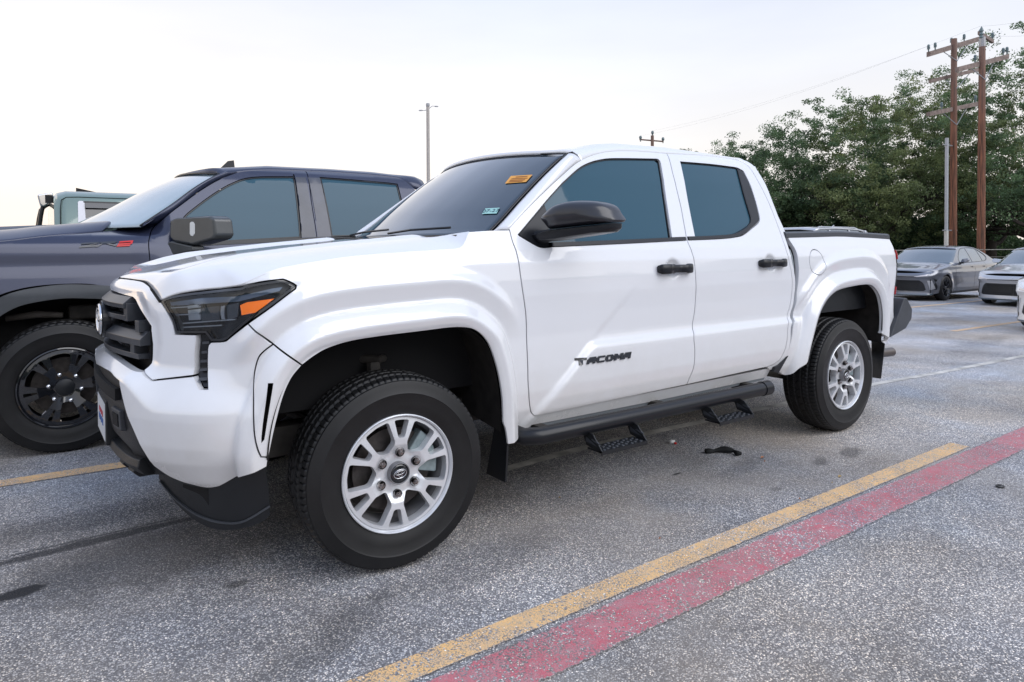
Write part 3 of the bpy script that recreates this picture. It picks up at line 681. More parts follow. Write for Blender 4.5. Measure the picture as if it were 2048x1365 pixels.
lampbit('sky_tinted_guide', [(334, 606), (400, 597), (470, 594), (545, 578), (566, 575), (560, 583), (475, 604), (400, 609), (338, 613)], 'skyguide', .010)  # guide strip tinted pale blue to paint the sky reflected in the lamp

# --- doors ---
win_f = C2([(1037.5, 470), (1066, 436), (1094, 402), (1125, 367.5)], [(1125, 367.5), (1156, 339.5), (1178, 327), (1203, 320), (1234, 317.5), (1314, 318.5)], [(1314, 318.5), (1319, 320), (1322, 327)], [(1322, 327), (1331, 386), (1344.5, 476)], [(1344.5, 476), (1372, 475)], [(1372, 475), (1373.5, 480.6)], [(1373.5, 480.6), (1250, 487), (1103, 494)], [(1103, 494), (1090, 495.5), (1075, 492.5), (1039, 471.5)], step=.012)
win_r = C2([(1361.6, 324), (1422, 329), (1466, 334.5)], [(1466, 334.5), (1476, 336.5), (1487.5, 342.5)], [(1487.5, 342.5), (1500, 367.5), (1512.5, 405), (1519.5, 433)], [(1519.5, 433), (1520, 441), (1516, 448), (1500, 461)], [(1500, 461), (1488, 470), (1475, 474), (1437.5, 478), (1377, 480.3)], [(1377, 480.3), (1375.5, 474.5)], [(1375.5, 474.5), (1391.5, 474)], [(1391.5, 474), (1376, 395), (1361.6, 324)], step=.012)
fd_out = C2(doorseam, split, [(1374, 770), (1250, 796), (1150, 817), (1079, 832)], [(1079, 832), (1068, 832), (1062, 822)], doorfront[::-1], [(1020, 461), (1018, 458)])
rd_out = C2(doorseam2, doorlow2, [(1535, 734.5), (1460, 751), (1374, 770)], split[::-1])
fdoor = P_('front_door', fd_out, holes=[win_f], h=.0125, thick=.03)
rdoor = P_('rear_door', rd_out, holes=[win_r], h=.0125, thick=.03)
P_('window_frame', inset(win_f, -.001), 'trim', off=.010, parent=fdoor, holes=[inset(win_f, .011)], thick=.02)
P_('window_frame', inset(win_r, -.001), 'trim', off=.010, parent=rdoor, holes=[inset(win_r, .011)], thick=.02)
glf = C2([(1092, 406), (1125, 371.5), (1156, 343.5), (1178, 331), (1203, 323.5), (1234, 321), (1312, 322)], [(1312, 322), (1318, 327)], [(1318, 327), (1327, 386), (1340, 476)], [(1340, 476), (1250, 481), (1101.5, 486)], [(1101.5, 486), (1101, 440), (1092, 406)])
P_('window_glass', glf, 'glass', off=.016, parent=fdoor, h=.05, gap=-.006)
sail = C2([(1037.5, 470), (1066, 436), (1092, 406)], [(1092, 406), (1101, 440), (1102, 494)], [(1102, 494), (1090, 495.5), (1075, 492.5), (1039, 471.5)])
P_('mirror_sail', inset(sail, .003), 'trim', off=.006, parent=fdoor, h=.03)
P_('window_glass', inset(win_r, .004), 'glass', off=.016, parent=rdoor, h=.05)
# thick black edge and belt mouldings
quar = C2([(1476, 338), (1487.5, 344), (1500, 368), (1512.5, 405), (1519.5, 434)], [(1519.5, 434), (1519, 442), (1500, 460)], [(1500, 460), (1496, 455), (1503, 446)], [(1503, 446), (1503.5, 438), (1501, 428), (1487, 380), (1476, 338)], step=.01)
P_('quarter_trim', quar, 'trim', off=.004, parent=rdoor, gap=.0)
for pts, par in (([(1103, 489.5), (1250, 483.5), (1371, 477.6)], fdoor), ([(1377, 477.2), (1437, 474.5), (1468, 471.5), (1484, 465), (1498, 456)], rdoor)):
    q = resample(cr_spline(PX(pts), 8), 60); both.append(ribbon(SF, 'belt_moulding', q, .019, M['trim'], par, off=-.003, thick=.02))
# cab corner behind the rear door, pale rubber-grey strip and bed
cabside = C2([(1478, 321.5), (1494, 330), (1506, 344), (1519, 367), (1537.5, 404), (1552, 440), (1563, 470), (1573, 500), (1580, 528), (1585, 556), (1585, 580), (1581, 611), (1575.5, 637), (1576.5, 655), (1575, 680), (1570, 702), (1560, 720), (1547, 730), (1535, 734.5)], [(1535, 734.5), (1541, 741), (1555, 735)], [(1555, 735), (1567, 722), (1577, 702), (1582, 680), (1583, 655), (1582, 637), (1587, 611), (1591, 580), (1591, 556), (1586, 528), (1579, 500), (1571, 475), (1560, 441), (1545, 401), (1530, 365), (1518, 345)], [(1518, 345), (1506, 330), (1490, 321), (1478, 321.5)])
P_('cab_corner', cabside, h=.02, gap=.0015, thick=.04)
bed_top = [(1575, 474), (1680, 471.5), (1800, 468.5)]
def C3(*segs, step=.015):
    out = []
    for s_ in segs:
        if isinstance(s_, str): a_ = ARCH_R[(ARCH_R[:, 1] > .60)][::-1]; out.append([tuple(p) for p in a_[a_[:, 0] > 2.96]])
        else: out.append([tuple(p) for p in PX(s_)])
    for i in range(1, len(out)-1):
        if isinstance(segs[i], str): out[i] = [out[i-1][-1]]+out[i]+[out[i+1][0]]
    return chain(out, step)
bed_out = C3(bed_top, [(1800, 468.5), (1806, 481), (1804.5, 496)], [(1804.5, 496), (1810, 512), (1811, 545), (1808.5, 575), (1804.5, 594)], [(1804.5, 594), (1797, 622), (1787, 650), (1774, 686)], [(1774, 686), (1766, 686)], 'ARCH', [(1617, 721), (1600, 738), (1585, 750), (1572, 752)], [(1572, 752), (1560, 746), (1553, 742)], [(1553, 742), (1566, 722), (1577, 700), (1584, 675), (1587, 652), (1587, 637), (1592, 609), (1596.5, 567), (1597, 526), (1593, 504), (1584, 488), (1575, 474)])
fc = PX([(1634, 525)])[0]; fuel = np.array([[fc[0]+.083*math.cos(t), fc[1]+.083*math.sin(t)] for t in np.linspace(0, 2*PI, 49)[:-1]])
P_('bed_side', bed_out, h=.0115, thick=.03, holes=[inset(fuel, -.0005)])
P_('fuel_door', fuel, h=.02, gap=.002)
tl = PX([(1804.5, 496), (1804.5, 594)]); u0, z1 = tl[0]; _, z0 = tl[1]; ue = u0+.17
def tlp(za, zb, name, m, off, par): return P_(name, chain([[(u0+.004, zb), (u0+.012, zb)], [(u0+.012, zb), (ue, zb)], [(ue, zb), (ue, za)], [(ue, za), (u0+.004, za)], [(u0+.004, za), (u0+.004, zb)]], .015), m, off=off, parent=par, h=.02)
tail = tlp(z0, z1, 'taillight', 'gloss', -.004, truck)
tlp(z1-.085, z1-.01, 'upper_lens', 'red', -.012, tail); tlp(z0+.01, z0+.075, 'lower_lens', 'red', -.012, tail)
q = resample(cr_spline(PX([(1583, 500), (1589, 522), (1590.5, 560), (1586, 610), (1580, 655), (1577, 688), (1565, 715)]), 6), 40); both.append(ribbon(SF, 'bed_gap_filler', q, .045, M['gapgrey'], truck, off=.022, thick=.01))
# dark inner skin seen through the seams (lies behind every panel, arches and windows stay open)
inner = chain([[(-.56, .52), (-.50, 1.05), (-.2, 1.16), (.45, 1.26), (.70, 1.30)], [(.70, 1.30), (2.70, 1.30)], [(2.70, 1.30), (4.18, 1.33)], [(4.18, 1.33), (4.10, .70), (3.97, .60)], [(3.97, .60), (3.95, .80), (3.88, .95), (3.76, 1.03), (3.4, 1.03), (3.15, .99), (3.02, .90), (2.92, .75), (2.84, .50)], [(2.84, .50), (.60, .48)], [(.60, .48), (.565, .70), (.54, .82), (.46, .94), (.35, 1.0), (.1, .99), (-.2, .975), (-.36, .92), (-.47, .82), (-.54, .66), (-.56, .52)]], .03)
P_('inner_panel', inner, 'seam', off=.040, h=.05)
for k_ in ((1334, 307), ):
    q = resample(PX(split), 40); both.append(ribbon(SF, 'door_seal', q, .05, M['seam'], truck, off=.030, thick=.01))
q = resample(cr_spline(PX(doorseam+doorseam2[1:8]), 4), 90); both.append(ribbon(SF, 'door_seal', q, .03, M['seam'], truck, off=.022, thick=.012))
# rocker
rock = [(.70, .497), (1.6, .494), (2.60, .505)]
q = resample(rock, 40); rk = ribbon(SF, 'rocker_panel', q - np.array([0, .033]), .062, M['white'], truck, off=.012, thick=.05); both.append(rk)
both.append(ribbon(SF, 'sill_flange', q - np.array([0, .075]), .020, M['gapgrey'], truck, off=.020, thick=.03))

# --- hood ---
sideP = resample(cr_spline([SF.pt(*p)[0] for p in PX(hoodside+hoodrear[1:])], 4), 90)
def Zc(x): return np.interp(x, [-.95, -.92, -.88, -.84, -.79, -.70, -.6, -.49, -.3, -.1, .1, .3, .4, .7], [1.09, 1.11, 1.135, 1.155, 1.172, 1.194, 1.217, 1.241, 1.265, 1.287, 1.305, 1.324, 1.335, 1.35])
frontP = [SF.pt(*p)[0] for p in PX([(318.5, 602), (303, 579), (292, 566), (286, 562.8), (262, 559), (240, 556.5)])]
frontP = [p + np.array([.004, .003, .002]) for p in frontP]; frontP[0] = sideP[0]
MB().tube([p+np.array([-.001, 0, -.006]) for p in frontP]+[np.array([frontP[-1][0]-.004, YC, frontP[-1][2]-.004])], .0065, 6).build('hood_gap', M['seam'], truck)
frontP.append(np.array([frontP[-1][0]-.004, YC, frontP[-1][2]+.002]))
nw, nv = 90, 60; G = []
vv = np.linspace(0, 1, nv)**1.25
fy = np.array([p[1] for p in frontP]); fx = np.array([p[0] for p in frontP]); fz = np.array([p[2] for p in frontP])
def hood_z(x, y, w_, s0, W_):
    t = min(max((y-s0[1])/W_, 0), 1); q_ = (1-t)**2.0; zz = float(Zc(x))
    a_ = float(smoothstep(.02, .3, np.array(w_)))
    zc_ = zz - .018*math.exp(-((y-.60)/.09)**2)*a_ + .012*math.exp(-((y-.43)/.045)**2)*a_
    return zc_ - (zc_-s0[2])*q_
for i in range(nw):
    w_ = i/(nw-1); s0 = sideP[i]; row = []; W_ = .06+.31*float(smoothstep(0, .45, np.array(w_)))
    for v in vv:
        yf = fy[0]+(YC-fy[0])*v; F0 = np.array([np.interp(yf, fy, fx), yf, np.interp(yf, fy, fz)])
        yr = sideP[-1][1]+(YC-sideP[-1][1])*v; R0 = np.array([sideP[-1][0]+(.27-sideP[-1][0])*(1-(1-v)**2), yr, 0])
        y = s0[1]+(YC-s0[1])*v
        x = s0[0] + (F0[0]-sideP[0][0])*(1-w_) + (R0[0]-sideP[-1][0])*w_
        zz = hood_z(x, y, w_, s0, W_)
        zf = hood_z(F0[0], F0[1], 0, sideP[0], .06); zz += (F0[2]-zf)*max(0, 1-w_/.10)**2
        if w_ > .93: zz -= .010*((w_-.93)/.07)**2*min(1, v*4)
        row.append((x, y, zz))
    G.append(row + [(p[0], 2*YC-p[1], p[2]) for p in row[::-1][1:]])
grid_mesh('hood', G, M['white'], truck, thick=.02, flip=True)
# cowl, windscreen, pillars, roof
E = [uy(*p) for p in ((985, 460, .225), (1008, 436, .24), (1029.6, 411, .255), (1069, 368.5, .28), (1095.5, 342, .295), (1118, 321, .306), (1132, 309.5, .312))]
E = resample(cr_spline([E[0]*1.5-E[1]*.5]+E, 4), 24); WB = []
for i, e in enumerate(E):
    t = i/23; bul = .20*(1-t)+.13*t; row = []
    for v in np.linspace(0, 1, 41):
        a = 2*v-1; y = e[1]+(2*YC-2*e[1])*v; row.append((e[0]-bul*(1-abs(a)**2.2)+(.0 if i else -.01), y, e[2]+(.0*(1-t)+.028*t)*(1-a*a)))
    WB.append(row)
ws = grid_mesh('windshield', WB, M['screenglass'], truck, thick=.006, flip=True)
ed = MB(); ring = [WB[i][0] for i in range(24)] + WB[-1] + [WB[i][-1] for i in range(23, -1, -1)]
ed.tube([(p[0]-.002, p[1], p[2]+.004) for p in ring], [.0085]*22+[.0035]*45+[.0085]*(len(ring)-67), 6); ed.build('windshield_seal', M['trim'], ws, smooth=True)
seamP = resample(cr_spline([SF.pt(*p)[0] for p in PX(doorseam[:5])], 4), 24)
pil = []
for i in range(24):
    a = np.array(E[i]) + np.array([.006, -.012, .004]); b = seamP[i]; n = np.array([-.55, -.6, .5]); n /= np.linalg.norm(n)
    pil.append([a*(1-t)+b*t + n*.020*4*t*(1-t) for t in np.linspace(0, 1, 9)] )
o = grid_mesh('windshield_pillar', pil, M['white'], truck, thick=.01, flip=False); both.append(o)
# roof: side edge follows the door seal, front edge the glass
se = [SF.pt(*p)[0] for p in PX(doorseam[4:]+[(1406, 311), (1453, 316), (1478, 320.5), (1500, 333)])]
se = resample(cr_spline(se, 5), 70); se[:, 2] += .002
topE = WB[-1]; RG = []
xr0 = se[0][0]; xr1 = se[-1][0]
for i in range(70):
    s0 = se[i]; w_ = i/69; row = []
    for v in np.linspace(0, 1, 29):
        y = s0[1]+(YC-s0[1])*v; t = min((y-s0[1])/.16, 1)
        xf = np.interp(y, [p[1] for p in topE[:21]], [p[0] for p in topE[:21]]) if y > topE[0][1] else topE[0][0]
        x = s0[0] if v == 0 else (s0[0]*(1-smoothstep(0, .25, np.array(v))) + (xf+(xr1+.03-xf)*w_)*smoothstep(0, .25, np.array(v)))
        cz = np.interp(x, [.9, 1.1, 1.3, 1.6, 2.0, 2.4, 2.9], [1.768, 1.800, 1.838, 1.872, 1.885, 1.878, 1.862])
        cz = max(cz, 0); zz = s0[2] + (cz-s0[2])*(1-(1-t)**2.4)*1.0
        if w_ < .25:
            zg = np.interp(y, [p[1] for p in topE[:21]], [p[2] for p in topE[:21]]); k_ = 1-smoothstep(0, .25, np.array(w_)); zz = zz*(1-k_*min(1, v*4)) + max(zg+.022, 0)*k_*min(1, v*4)
        row.append((float(x), float(y), float(zz)))
    RG.append(row + [(p[0], 2*YC-p[1], p[2]) for p in row[::-1][1:]])
RG.insert(0, [(p[0]-.006 if .35 < p[1] < 1.59 else p[0]-.001, p[1], p[2]-(.020 if .35 < p[1] < 1.59 else .003)) for p in RG[0]])
for r_ in range(3):                         # trailing edge turns down into a lip
    last = RG[70]; RG.append([(p[0]+(.020, .026, .010)[r_], p[1], p[2]-(.010, .055, .075)[r_]) for p in last])
grid_mesh('roof', RG, M['white'], truck, thick=.012, flip=True)
# cab shell that closes the body (rear window wall, floor, bulkheads)
mb = MB(); mb.box((.62, .20, .45), (2.78, 1.74, 1.28)); mb.build('cab_floor_tub', M['seam'], truck)
rw = [(2.72, .22, 1.28), (2.72, 1.72, 1.28), (2.80, 1.60, 1.80), (2.80, .34, 1.80)]
rear_w = MB().prism([(2.85, .12, .55), (2.85, 1.82, .55), (2.85, 1.82, 1.30), (2.80, 1.60, 1.80), (2.80, .34, 1.80), (2.85, .12, 1.30)], (1, 0, 0), -.03).build('cab_rear_wall', M['white'], truck)
MB().prism([(2.872, .30, 1.38), (2.872, 1.64, 1.38), (2.83, 1.52, 1.74), (2.83, .42, 1.74)], (1, 0, .1), .006).build('rear_window', M['glass'], rear_w)
MB().box((-.60, .30, .62), (.62, 1.64, 1.20)).build('engine_bay', M['seam'], truck)
MB().box((-.80, .50, .60), (-.6, 1.44, 1.10)).build('radiator_pack', M['seam'], truck)
cow = MB(); cow.box((.36, .17, 1.28), (.85, 1.77, 1.328)); cow.build('cowl', M['trim'], truck)
# bed interior, tailgate, rail caps
MB().box((2.90, .16, .80), (4.22, 1.78, .84)).box((2.90, .155, .84), (4.22, .19, 1.335)).box((2.90, 1.75, .84), (4.22, 1.785, 1.335)).box((2.89, .16, .84), (2.92, 1.78, 1.335)).build('bed_liner', M['black'], truck)
MB().box((4.20, .155, .72), (4.262, 1.785, 1.335)).build('tailgate', M['white'], truck, bevel=.012)
rc = [SF.pt(*p)[0] for p in PX([(1571, 474.5), (1680, 471.5), (1799.5, 468.5)])]; rc = resample(rc, 12)
cap = MB(); n0 = len(rc)
V = []; 
for p in rc: V += [(p[0], p[1]-.006, p[2]-.006), (p[0], p[1]-.004, p[2]+.024), (p[0], p[1]+.012, p[2]+.034), (p[0], p[1]+.10, p[2]+.034), (p[0], p[1]+.10, p[2]-.006)]
Fc = [(i*5+j, i*5+(j+1) % 5, (i+1)*5+(j+1) % 5, (i+1)*5+j) for i in range(n0-1) for j in range(5)] + [(4, 3, 2, 1, 0), tuple((n0-1)*5+j for j in range(5))]
both.append(mesh('bed_rail_cap', V, Fc, M['railgrey'], truck, bevel=.003))
# wheel-arch liners
def liner(A, name, y1=.62, x_off=0):
    V = []; F = []; n = len(A); cx_ = A[:, 0].mean()
    for k, (y, g) in enumerate(((.035, .002), (.07, .02), (.30, .045), (y1, .05))):
        for p in A: V.append((cx_+(p[0]-cx_)*(1+g*1.2), y, p[1]+g*.8))
    for k in range(3):
        for i in range(n-1): F.append((k*n+i, k*n+i+1, (k+1)*n+i+1, (k+1)*n+i))
    F.append(tuple(3*n+i for i in range(n)))
    o = mesh(name, V, F, M['dark'], truck, smooth=True, auto=40); both.append(o); return o
liner(ARCH_F[(ARCH_F[:, 1] > .44) & ((ARCH_F[:, 1] > .50) | (ARCH_F[:, 0] > 0))], 'wheel_arch_liner'); liner(ARCH_R[ARCH_R[:, 1] > .52], 'wheel_arch_liner')
# front suspension bits visible above the tyre
sus = MB(); sus.tube([(-.12, .50, .76), (-.05, .34, .80), (.02, .24, .80), (.10, .34, .79), (.16, .50, .76)], .018, 8); sus.tube([(0, .44, .40), (0, .45, .86)], [.05, .045], 14)
for k in range(7): sus.lathe([(.062, .0), (.070, .008), (.062, .016)], (0, .45, .60+k*.036), 'z', 20)
sus.tube([(0, .25, .79), (0, .22, .60), (.0, .20, .40)], .03, 8)
both.append(sus.build('suspension_arm', M['under'], truck, smooth=True, auto=40))
fr = MB(); fr.box((-.55, .40, .42), (4.1, .50, .54)); fr.box((-.55, 1.44, .42), (4.1, 1.54, .54)); fr.box((.55, .5, .40), (2.2, 1.44, .46)); fr.box((2.9, .6, .42), (4.1, 1.3, .70))
fr.build('frame_rails', M['under'], truck)
ax = MB(); ax.tube([(3.35, .2, .385), (3.35, 1.74, .385)], .045, 14); ax.lathe([(.02, -.10), (.12, -.05), (.14, 0), (.12, .06), (.02, .1)], (3.35, .97, .385), 'y', 20)
ax.build('rear_axle', M['under'], truck, smooth=True, auto=40); MB().tube([(0, .2, .37), (0, 1.74, .37)], .03, 10).build('drive_shaft', M['under'], truck)
sp = MB(); sp.tube([(2.62, .30, .47), (2.85, .30, .415), (3.15, .30, .35), (3.45, .30, .335), (3.9, .30, .42), (4.05, .30, .48)], .025, 6); both.append(sp.build('leaf_spring', M['under'], truck))
ex = MB(); a_ = uy(1774, 705, .32); ex.tube([(3.7, .34, .52), (a_[0]-.12, .33, a_[2]), (a_[0]+.06, .31, a_[2])], .036, 18, cap=False); ex.tube([(a_[0]-.2, .33, a_[2]), (a_[0]+.04, .312, a_[2])], .030, 18); ex.build('exhaust_tip', mat('exhaust_steel', (.16, .14, .13), .4, metal=.8), truck, smooth=True, auto=40)
# ------------------------------------------------------------------ white pickup: fittings
def sweep_bar(name, u0, u1, sec, m, parent, n=30, bev=.002):
    """bar following the nose: sec = [(off, z), ...] cross-section"""
    us = np.linspace(u0, u1, n); V = []; k = len(sec); F = []
    for u in us:
        for o_, z in sec: V.append(SF.pt(u, .95, 0)[0]*0 + nosept(u, z, o_))
    for i in range(n-1):
        for j in range(k): F.append((i*k+j, (i+1)*k+j, (i+1)*k+(j+1) % k, i*k+(j+1) % k))
    F += [tuple(range(k)), tuple((n-1)*k+j for j in range(k-1, -1, -1))]
    return mesh(name, V, F, m, parent, bevel=bev)
def nosept(u, z, off):          # plan outline of the grille face
    d = .045+.045*float(smoothstep(.0, .55, np.array(abs(u-UC))))+off
    return np.array([np.interp(u, SF.u, SF.q[:, 0])+np.interp(u, SF.u, SF.n[:, 0])*d, np.interp(u, SF.u, SF.q[:, 1])+np.interp(u, SF.u, SF.n[:, 1])*d, z])
ug = abs(PX([(262, 606)])[0][0]-UC)-.022; ug2 = abs(PX([(296, 680)])[0][0]-UC)-.040
sweep_bar('upper_grille_bar', UC-ug, UC+ug, [(.045, 1.092), (.012, 1.085), (-.018, 1.058), (-.016, 1.040), (.045, 1.040)], M['barblack'], grille)
sweep_bar('grille_slat', UC-ug, UC+ug, [(.04, 1.012), (-.012, 1.012), (-.010, .992), (.04, .985)], M['barblack'], grille)
sweep_bar('lower_grille_bar', UC-ug2, UC+ug2, [(.045, .962), (.010, .958), (-.018, .930), (-.016, .905), (.045, .905)], M['barblack'], grille)
sweep_bar('grille_slat', UC-ug2*.93, UC+ug2*.93, [(.04, .872), (-.012, .872), (-.010, .852), (.04, .848)], M['barblack'], grille)
for s_ in (-1, 1):
    for (uu, z0, z1) in ((ug+.0, .99, 1.06), (ug2-.10, .855, .925), (ug2-.05, .955, 1.0)):
        sweep_bar('grille_upright', UC+s_*uu-.02, UC+s_*uu+.02, [(.05, z1), (-.010, z1), (-.010, z0), (.05, z0)], M['barblack'], grille, n=4)
# badge of three ovals
def oval(mb, c, ex, ey, a, b, r, n=40, prof=6):
    c = np.array(c); ex = np.array(ex); ey = np.array(ey); nz = np.cross(ex, ey); base = len(mb.V)
    for i in range(n):
        t = 2*PI*i/n; p = c+ex*a*math.cos(t)+ey*b*math.sin(t); d = ex*math.cos(t)*b+ey*math.sin(t)*a; d /= np.linalg.norm(d)
        for j in range(prof):
            q = 2*PI*j/prof; mb.V.append(tuple(p+(d*math.cos(q)+nz*math.sin(q))*r))
    for i in range(n):
        for j in range(prof):
            mb.F.append((base+i*prof+j, base+((i+1) % n)*prof+j, base+((i+1) % n)*prof+(j+1) % prof, base+i*prof+(j+1) % prof))
def badge3(name, c, ex, ey, W, H, r, m, parent):
    mb = MB(); oval(mb, c, ex, ey, W/2, H/2, r); oval(mb, np.array(c)+np.array(ey)*H*.13, ex, ey, W*.36, H*.2, r*.8); oval(mb, c, ex, ey, W*.14, H*.44, r*.8)
    return mb.build(name, m, parent, smooth=True)
pc = nosept(UC, .975, -.030)
bk = MB(); bk.prism([(pc[0]+.006, YC+.10*math.cos(t), pc[2]+.078*math.sin(t)) for t in np.linspace(0, 2*PI, 33)[:-1]], (1, 0, 0), .03); bk.build('badge_base', M['trim'], grille, smooth=False)
badge3('badge', pc, (0, -1, 0), (0, 0, 1), .172, .118, .0075, M['chrome'], grille)
# mouth of the bumper, skid plate, tow hooks
sk_u = abs(PX([(300, 945)])[0][0]-UC)
def bump_bar(name, u0, u1, sec, m, n=30, par=None, bev=.004):
    us = np.linspace(u0, u1, n); V = []; k = len(sec); F = []
    for u in us:
        for o_, z in sec: V.append(SF.pt(u, .74, 0)[0]*np.array([1, 1, 0]) + np.array([np.interp(u, SF.u, SF.n[:, 0])*o_, np.interp(u, SF.u, SF.n[:, 1])*o_, z]))
    for i in range(n-1):
        for j in range(k): F.append((i*k+j, (i+1)*k+j, (i+1)*k+(j+1) % k, i*k+(j+1) % k))
    F += [tuple(range(k)), tuple((n-1)*k+j for j in range(k-1, -1, -1))]
    return mesh(name, V, F, m, par or truck, bevel=bev)
skid = bump_bar('skid_plate', UC-.56, UC+.56, [(.09, .505), (.035, .492), (.028, .465), (.055, .432), (.12, .415), (.18, .42), (.18, .505)], M['black'])
for s_ in (-1, 1):
    for uu in (.30, .44):
        bump_bar('skid_tooth', UC+s_*uu-.035, UC+s_*uu+.035, [(.055, .440), (.045, .43), (.07, .405), (.13, .40), (.13, .43)], M['black'], n=4, par=skid)
    bump_bar('tow_hook_frame', UC+s_*.40-.055, UC+s_*.40+.055, [(.05, .67), (.008, .665), (.012, .59), (.05, .58)], M['greytrim'], n=4, par=valance)
    bump_bar('tow_hook_recess', UC+s_*.40-.035, UC+s_*.40+.035, [(.04, .650), (.005, .650), (.008, .602), (.04, .602)], M['seam'], n=4, par=valance, bev=0)
bump_bar('lower_intake', UC-.42, UC+.42, [(.04, .745), (.004, .745), (.004, .70), (.04, .70)], M['seam'], par=valance, bev=0)
# licence plate in its black holder
def plate_box(y0, y1, z0, z1, x0, x1): return MB().box((x0, y0, z0), (x1, y1, z1))
px_ = float(SF.pt(UC, .60, 0)[0][0])+.030
hold = mesh('plate_holder', *(lambda mb: (mb.V, mb.F))(MB().box((px_-.018, YC-.165, .468), (px_+.05, YC+.165, .652))), M['black'], truck, bevel=.006)
pl = mesh('licence_plate', *(lambda mb: (mb.V, mb.F))(MB().box((px_-.021, YC-.1525, .484), (px_-.0185, YC+.1525, .638))), M['plate'], truck, bevel=.001)
def text(name, s_, size, loc, ex, ey, m, parent, ext=.001, shear=0, align='CENTER', xs=1.0, bev=0, sub=None, offset=0):
    cu = bpy.data.curves.new(name, 'FONT'); cu.body = s_; cu.size = size; cu.extrude = ext; cu.align_x = align; cu.align_y = 'CENTER'; cu.shear = shear; cu.bevel_depth = bev; cu.offset = offset
    t_ = bpy.data.objects.new(name, cu); COL.objects.link(t_)
    bpy.context.view_layer.update(); dg = bpy.context.evaluated_depsgraph_get(); me = bpy.data.meshes.new_from_object(t_.evaluated_get(dg))
    bpy.data.objects.remove(t_); ex = Vector(ex).normalized(); ey = Vector(ey).normalized(); nz = ex.cross(ey)
    X = Matrix(((ex.x*xs, ey.x, nz.x, loc[0]), (ex.y*xs, ey.y, nz.y, loc[1]), (ex.z*xs, ey.z, nz.z, loc[2]), (0, 0, 0, 1)))
    me.transform(X); me.materials.clear()
    return link(name, me, m, parent)
text('plate_lettering', 'NORTH PARK', .03, (px_-.0215, YC, .600), (0, -1, 0), (0, 0, 1), M['plateink'], hold, ext=.0006) if False else None
for zz, mm, hh, wv in ((.582, 'plateink', .012, .085), (.550, 'plateblue', .014, .095)):
    mb = MB()
    for k in range(9): mb.box((px_-.0222, YC-wv+k*wv*.222, zz-hh*(.9+.2*math.sin(k*2.1))), (px_-.0208, YC-wv+k*wv*.222+wv*.13, zz+hh))
    mb.build('plate_lettering', M[mm], pl)
# air deflector in front of the near wheel (and its twin)
SD = BodySurf([(-.86, .80), (-.80, .60), (-.745, .42), (-.67, .27), (-.58, .165), (-.48, .11), (-.40, .09), (-.32, .08)], -.35, lambda u, z, x: .03*np.clip((.50-z)/.2, 0, 1.5)+0*u, zr=(.15, .7))
def CD(*segs, step=.02): return chain([SD.px(s_) for s_ in segs], step)
def PD(name, outline, m, parent, **k):
    o = panel(SD, name, outline, M[m], parent, **k); both.append(o); return o
dam = CD([(315.6, 958), (331.7, 984), (355, 1013.6), (384.5, 1040), (413.8, 1056), (443, 1063), (487, 1059), (525, 1045.8), (541, 1031)], [(541, 1031), (540, 1000), (536, 960), (532, 925)], [(532, 925), (470, 940), (400, 950), (315.6, 945)], [(315.6, 945), (315.6, 958)], step=.02)
dm = PD('air_deflector', dam, 'black', truck, h=.03, thick=.012)
dam2 = CD([(366, 975), (400, 990), (418, 1012)], [(418, 1012), (417, 978)], [(417, 978), (366, 968)], [(366, 968), (366, 975)])
PD('deflector_opening', dam2, 'seam', dm, off=-.003, h=.03, gap=0)
dr = [(322, 962), (345, 990), (380, 1020), (410, 1036), (445, 1045), (487, 1043), (540, 1012)]
both.append(ribbon(SD, 'deflector_lip', resample(cr_spline(SD.px(dr), 6), 30), .007, M['greytrim'], dm, off=-.007, thick=.010))
# door handles
for (xh, zh, par) in ((1.655, 1.150, fdoor), (2.548, 1.163, rdoor)):
    V = []; F = []; n = 24; k = 12; L_ = .132
    for i in range(n):
        t = i/(n-1); x = xh-L_+2*L_*t; sx = abs(2*t-1); hh = .0265*(1-.25*max(0, sx-.9)/.1); 
        if .45 < t < .75 : hh *= .82
        by = .045*(1-sx**3)**.5*.6+.014; y0 = float(SF.pt(x, zh)[0][1])
        for j in range(k):
            q = 2*PI*j/k; V.append((x, y0-.004-by*.75+math.sin(q)*.012, zh+.0*x+math.copysign(abs(math.cos(q))**.45, math.cos(q))*hh))
    for i in range(n-1):
        for j in range(k): F.append((i*k+j, (i+1)*k+j, (i+1)*k+(j+1) % k, i*k+(j+1) % k))
    F += [tuple(range(k)), tuple((n-1)*k+j for j in range(k-1, -1, -1))]
    hd = mesh('door_handle', V, F, M['trim'], par, smooth=True, auto=50); both.append(hd)
    mb = MB()
    for xx in (xh-L_+.02, xh+L_-.03): y0 = float(SF.pt(xx, zh)[0][1]); both.append(MB().box((xx-.018, y0-.022, zh-.013), (xx+.018, y0+.012, zh+.013)).build('handle_mount', M['trim'], par, bevel=.003))
    pass
# raised nameplate on the front door
LET = {'T': [[(0, 1), (1, 1), (1, .68), (.66, .68), (.66, 0), (.34, 0), (.34, .68), (0, .68)]],
       'A': [[(0, 0), (.0, .6), (.3, 1), (1, 1), (1, 0), (.72, 0), (.72, .22), (.28, .22), (.28, .0)]],
       'C': [[(1, 1), (.2, 1), (0, .75), (0, .25), (.2, 0), (1, 0), (1, .28), (.32, .28), (.32, .72), (1, .72)]],
       'O': [[(.2, 1), (.8, 1), (1, .75), (1, .25), (.8, 0), (.5, 0), (.5, .28), (.68, .3), (.68, .7), (.5, .72), (.32, .7), (.32, .3), (.5, .28), (.5, 0), (.2, 0), (0, .25), (0, .75)]],
       'M': [[(0, 0), (0, 1), (.28, 1), (.5, .6), (.72, 1), (1, 1), (1, 0), (.72, 0), (.72, .5), (.5, .15), (.28, .5), (.28, 0)]]}
